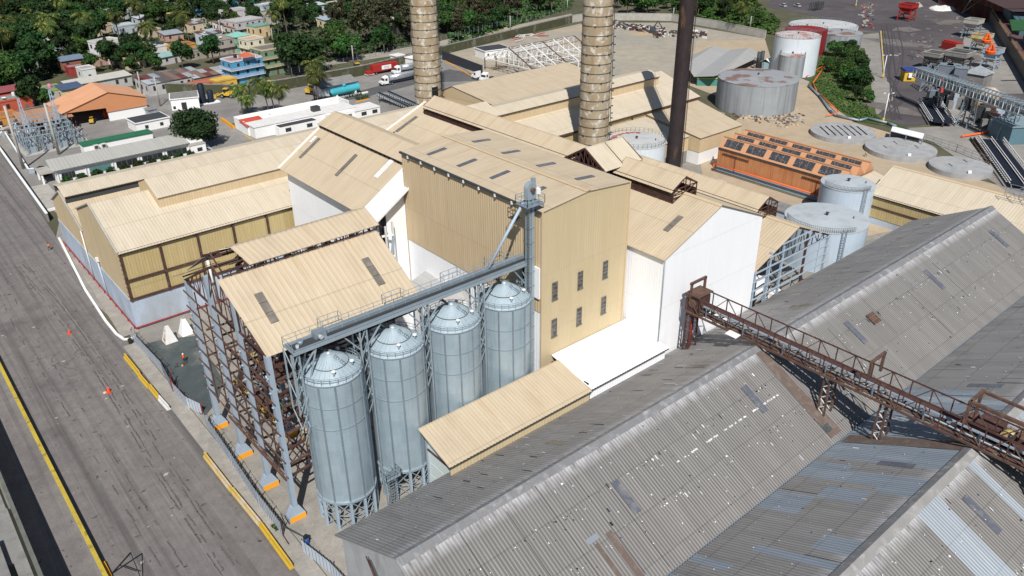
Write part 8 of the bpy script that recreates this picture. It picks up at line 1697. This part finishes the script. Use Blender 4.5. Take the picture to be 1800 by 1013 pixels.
def make_palm(nm, h, fl, nf, seed, label, lean=.8):
    rg = random.Random(seed); t = thing(nm, label, 'palm', (0, 0, 0)); tr = MB(); pts = [Vector((lean*(i/6)**2, .3*lean*(i/6)**2, h*i/6)) for i in range(7)]
    for i, (a, b) in enumerate(zip(pts, pts[1:])): tr.tube(a, b, .26-.02*i, m_bark, 7, .24-.02*i, caps=False)
    tr.build('trunk', t); cr = MB(); top_ = pts[-1]
    for k in range(nf):
        az = 2.4*k+rg.uniform(-.2, .2); e = rg.uniform(.05, 1.1) if k < nf*.75 else rg.uniform(-.9, 0); d = Vector((math.cos(az), math.sin(az), 0)); sd = Vector((-d.y, d.x, 0)); p = top_.copy(); n = 9; sl = fl/n; ang = e
        for i in range(n):
            q = p+(d*math.cos(ang)+Vector((0, 0, math.sin(ang))))*sl; wd = fl*.20*math.sin(math.pi*min(1, (i+1.2)/(n+1.2)))+.1
            for s_ in (-1, 1):
                for f in (0, .5):
                    a_ = p.lerp(q, f); b_ = p.lerp(q, f+.36); tip = sd*s_*wd+(q-p)*.8+Vector((0, 0, -wd*.55))
                    cr.face([a_, b_, b_+tip, a_+tip*.95], l_palm)
            p = q; ang -= rg.uniform(.16, .26)
    cr.build('crown', t); return t
PR = {}
LBL = {'dark': 'dark green broadleaf tree', 'mid': 'mid green broadleaf tree', 'bright': 'bright green bushy tree', 'olive': 'tall olive brown feathery tree', 'wide': 'wide dark spreading tree'}
protos = {'dark': [make_tree('broadleaf_tree', l_dark, 5.6, 4.2, 7.0, 20, 1900, .62, 1, 'x'), make_tree('broadleaf_tree', l_dark, 4.8, 4.6, 7.2, 17, 1700, .6, 2, 'x')],
          'mid': [make_tree('broadleaf_tree', l_mid, 5.2, 4.0, 6.4, 19, 1800, .62, 3, 'x'), make_tree('broadleaf_tree', l_mid, 4.2, 3.6, 5.6, 15, 1500, .58, 4, 'x')],
          'bright': [make_tree('bushy_tree', l_bright, 4.4, 3.2, 4.0, 16, 1600, .55, 5, 'x'), make_tree('bushy_tree', l_bright, 5.2, 4.4, 6.6, 13, 1500, .6, 51, 'x', None, .55)],
          'olive': [make_tree('feathery_tree', l_olive, 4.6, 7.0, 10.0, 26, 2300, .5, 6, 'x', 9, .5), make_tree('feathery_tree', l_olive, 4.0, 6.0, 9.0, 22, 2000, .5, 7, 'x', 8, .5)],
          'wide': [make_tree('spreading_tree', l_dark, 9.0, 4.6, 8.0, 34, 3600, .7, 8, 'x')],
          'palm': [make_palm('coconut_palm', 13.5, 5.8, 26, 9, 'x', 1.6), make_palm('coconut_palm', 11.0, 5.2, 24, 10, 'x', -1.2)]}
used_ = {}
def plant(kind, x, y, sc=1.0, label=None, group=None, rg=random):
    ps = protos[kind]; i = rg.randrange(len(ps)); key = (kind, i); rz = rg.uniform(0, 6.28)
    if key not in used_:
        used_[key] = 1; r_ = ps[i]; r_.location = (x, y, 0); r_.rotation_euler = (0, 0, rz); r_.scale = (sc, sc, sc); r_['label'] = label
        if group: r_['group'] = group
        return r_
    return dup(ps[i], (x, y, 0), rz, sc, label, group)
rg = random.Random(21)
def inpoly(x, y, poly):
    c = False; n = len(poly)
    for i in range(n):
        (x0, y0), (x1, y1) = poly[i], poly[(i+1) % n]
        if (y0 > y) != (y1 > y) and x < (x1-x0)*(y-y0)/(y1-y0)+x0: c = not c
    return c
keep = [(o.location.x, o.location.y) for o in col.objects if o.get('category') == 'house' and o.parent is None]
def forest(poly, n, mind, kinds, zone, group, scr=(.75, 1.2), avoid=6.5):
    pts = []; xs = [p[0] for p in poly]; ys = [p[1] for p in poly]; tries = 0
    while len(pts) < n and tries < n*60:
        tries += 1; px, py = rg.uniform(min(xs), max(xs)), rg.uniform(min(ys), max(ys))
        if not inpoly(px, py, poly): continue
        q = P(px, py)
        if any((q.x-a)**2+(q.y-b)**2 < mind*mind for a, b in pts): continue
        if avoid and any((q.x-a)**2+(q.y-b)**2 < avoid*avoid or (0 < (a-q.x)*.66+(b-q.y)*.75 < 13 and abs((a-q.x)*.75-(b-q.y)*.66) < 5) for a, b in keep): continue
        pts.append((q.x, q.y)); k = rg.choices([a for a, b in kinds], [b for a, b in kinds])[0]
        plant(k, q.x, q.y, rg.uniform(*scr), ('%s %s' % (LBL[k], zone)) if k != 'palm' else 'coconut palm rising %s' % zone, '%s, %s' % (group, k), rg)
forest([(-40, -22), (190, -30), (185, 62), (165, 100), (110, 120), (60, 152), (0, 170), (-30, 170)], 126, 6.9, [('dark', 4.4), ('mid', 4), ('palm', 2.0), ('bright', 1.2)], 'in the dense canopy at the top left', 'trees of the top left canopy', (.8, 1.25))
forest([(190, -28), (480, -28), (480, 40), (400, 60), (340, 70), (300, 65), (230, 62), (190, 62)], 74, 7.4, [('dark', 3.4), ('mid', 4), ('palm', 2.6), ('bright', 1.2)], 'between the houses of the upper town', 'trees of the upper town')
forest([(200, 105), (290, 100), (300, 118), (260, 132), (180, 132), (150, 130)], 15, 7, [('dark', 3), ('mid', 4)], 'in the belt behind the workshop and long pale building', 'trees behind the workshop', (.7, 1.05), 5)
forest([(470, -24), (560, -26), (600, 14), (590, 40), (500, 70), (480, 60)], 30, 7.0, [('dark', 3), ('mid', 4), ('palm', 1)], 'above the big dark spreading tree', 'trees above the spreading tree')
forest([(585, 40), (590, -24), (735, -26), (735, 78), (640, 108), (590, 112)], 44, 6.2, [('olive', 5), ('mid', 3), ('dark', 1)], 'behind the mossy wall left of the left chimney', 'trees behind the mossy wall', (.85, 1.2))
forest([(775, -22), (1015, -26), (1010, 10), (900, 46), (800, 80), (775, 50)], 58, 6.0, [('olive', 4), ('mid', 3), ('dark', 3)], 'behind the wall between the two concrete chimneys', 'trees between the chimneys', (.8, 1.1))
forest([(1075, -24), (1300, -20), (1345, 30), (1340, 56), (1260, 36), (1080, 26)], 54, 5.6, [('mid', 4), ('bright', 4), ('dark', 3)], 'behind the pale concrete perimeter wall', 'trees behind the concrete wall', (.7, 1.0))
forest([(1455, 96), (1500, 98), (1520, 150), (1530, 196), (1505, 186), (1475, 150), (1450, 130)], 26, 3.2, [('dark', 3), ('mid', 3), ('bright', 1)], 'on the weedy slope beside the red and white tanks', 'trees on the weedy slope', (.42, .68), 0)
def single(kind, px, py, sc, label):
    q = P(px, py); return plant(kind, q.x, q.y, sc, label, None, rg)
single('wide', 525, 130, 1.15, 'big dark spreading tree over the wall, right of the green and cream house')
single('dark', 322, 122, .95, 'round dark tree behind the workshop, left of the blue house'); single('dark', 376, 112, .98, 'round dark tree just left of the bright blue house')
single('dark', 62, 192, .95, 'dark bushy tree behind the switchyard masts'); single('mid', 85, 190, .75, 'smaller bushy tree between switchyard and orange shed'); single('dark', 240, 122, .9, 'dark tree below the tall white house'); single('mid', 205, 120, .9, 'mid green tree at the foot of the tall white house'); single('wide', 378, 34, .8, 'wide dark tree crossing the middle of the upper town')
for px, py, l, s_ in ((100, 100, 'coconut palm leaning over the brick house at the left', 1.15), (262, 102, 'coconut palm in front of the small white house', 1.0), (334, 80, 'coconut palm right of the bright yellow house', 1.0), (120, 45, 'coconut palm with yellow fronds in the top left canopy', 1.1), (210, 68, 'coconut palm above the tall white house', 1.0), (290, 40, 'coconut palm beside the cream and red house', 1.1), (505, 60, 'coconut palm with yellow fronds above the big spreading tree', 1.2), (1305, 58, 'coconut palm at the right end of the concrete wall', .95), (545, 30, 'coconut palm at the tree gap near the top', 1.1)): single('palm', px, py, s_, l)
for px, py, l, s_ in ((428, 208, 'feathery palm on the lawn tip, farther left of the pair', .85), (438, 216, 'short dense palm on the lawn nearest the gatehouse', .72), (474, 205, 'palm left in the clump beside the white office', .85), (484, 203, 'palm in the middle of the clump beside the white office', .9), (493, 206, 'palm right in the clump beside the white office', .8), (553, 176, 'palm in front of the fuel house', .95), (560, 188, 'dense low palm right of the fuel house palm', .8)): single('palm', px, py, s_, l)
c = P(347, 262); rt = make_tree('round_tree', l_blue, 6.0, 6.0, 6.0, 64, 8200, .42, 31, 'large round clipped dark green tree beside the parked cars'); rt.location = (c.x+.6, c.y+.2, 0)
sb_ = make_tree('clipped_shrub', l_dark, 1.5, 1.25, 1.2, 22, 900, .26, 41, 'round clipped shrub'); sb_['category'] = 'shrub'
for i in range(10):
    x = 37.2+i*3.55; lab = 'round clipped shrub in the row along the office ribbon windows'
    if i == 0: sb_.location = (x, 221.8, 0); sb_['label'] = lab; sb_['group'] = 'round shrubs along the office'
    else: dup(sb_, (x, 221.8, 0), i*1.1, .95+.1*(i % 3)*.5, lab, 'round shrubs along the office')
c = P(71, 293); dup(sb_, (34.2, 233, 0), .4, 1.2, 'round shrub beside the porch of the grey roofed office', 'round shrub by the porch')
for px, py, l in ((460, 218, 'yellow green round bush on the lawn before the white office'), (476, 217, 'dark round bush beside the yellow green one')): q = P(px, py); plant('bright' if px == 460 else 'mid', q.x, q.y, .34, l, None, rg)
def hedge(pa, pb, w_, h, label, m=l_dark):
    a, b = P(*pa), P(*pb); d = (b-a); L = d.length; d.normalize(); n = Vector((-d.y, d.x, 0)); o = MB()
    for i in range(int(L*w_*26)): q = a+d*rg.uniform(0, L)+n*rg.uniform(-w_/2, w_/2)+Vector((0, 0, h*rg.random()**.5)); leaf(o, q, (0, 0, 1), .22, m, rg)
    tag(o.build('clipped_hedge'), label, 'hedge')
hedge((574, 180), (636, 167), 1.2, .8, 'long low clipped hedge below the turquoise fuel tank', l_mid); hedge((627, 177), (648, 172), 2.4, 1.1, 'short thick hedge on an orange kerb beside the white office', l_mid)
o = MB(); a, b = P(626, 179, .15), P(648, 174, .15); o.bar(a, b, .4, .3, m_orange); tag(o.build('orange_kerb'), 'orange kerb under the short thick hedge', 'kerb')
def ground_cover(name, poly, n, s_, m, hmax, label):
    o = MB(); xs = [p[0] for p in poly]; ys = [p[1] for p in poly]; k = 0
    while k < n:
        px, py = rg.uniform(min(xs), max(xs)), rg.uniform(min(ys), max(ys))
        if not inpoly(px, py, poly): continue
        q = P(px, py); hh = hmax*(.4+.6*math.sin(q.x*.35)*math.sin(q.y*.3+1)**2) if hmax > 1 else hmax; leaf(o, q+Vector((0, 0, abs(hh)*rg.random()+.1)), (0, 0, 1), s_*rg.uniform(.6, 1.3), m, rg); k += 1
    tag(o.build(name), label, 'undergrowth', kind='stuff')
ground_cover('undergrowth', [(1180, -10), (1310, -12), (1372, 40), (1362, 62), (1345, 60), (1240, 40), (1180, 30)], 6000, .8, l_bright, 2.4, 'bright green creeping undergrowth on the hill behind the concrete wall')
ground_cover('undergrowth', [(1425, 150), (1445, 92), (1480, 92), (1530, 200), (1560, 216), (1500, 208), (1470, 190), (1440, 170)], 2600, .4, l_bright, .6, 'weeds and grass on the slope below the tanks')
ground_cover('undergrowth', [(-30, -20), (190, -26), (480, -28), (600, -26), (735, -26), (735, 76), (500, 128), (470, 60), (340, 70), (200, 115), (110, 130), (0, 172), (-30, 172)], 15000, 1.0, l_dark, 1.9, 'dark undergrowth beneath the town trees')
ground_cover('undergrowth', [(775, -22), (1015, -26), (1005, 16), (900, 48), (790, 84)], 6000, .9, l_mid, 2.2, 'undergrowth beneath the trees between the chimneys')
ground_cover('weeds', [(476, 926), (492, 918), (496, 930), (484, 936)], 160, .12, l_bright, .3, 'small tuft of green weeds by the near barrier and fence')
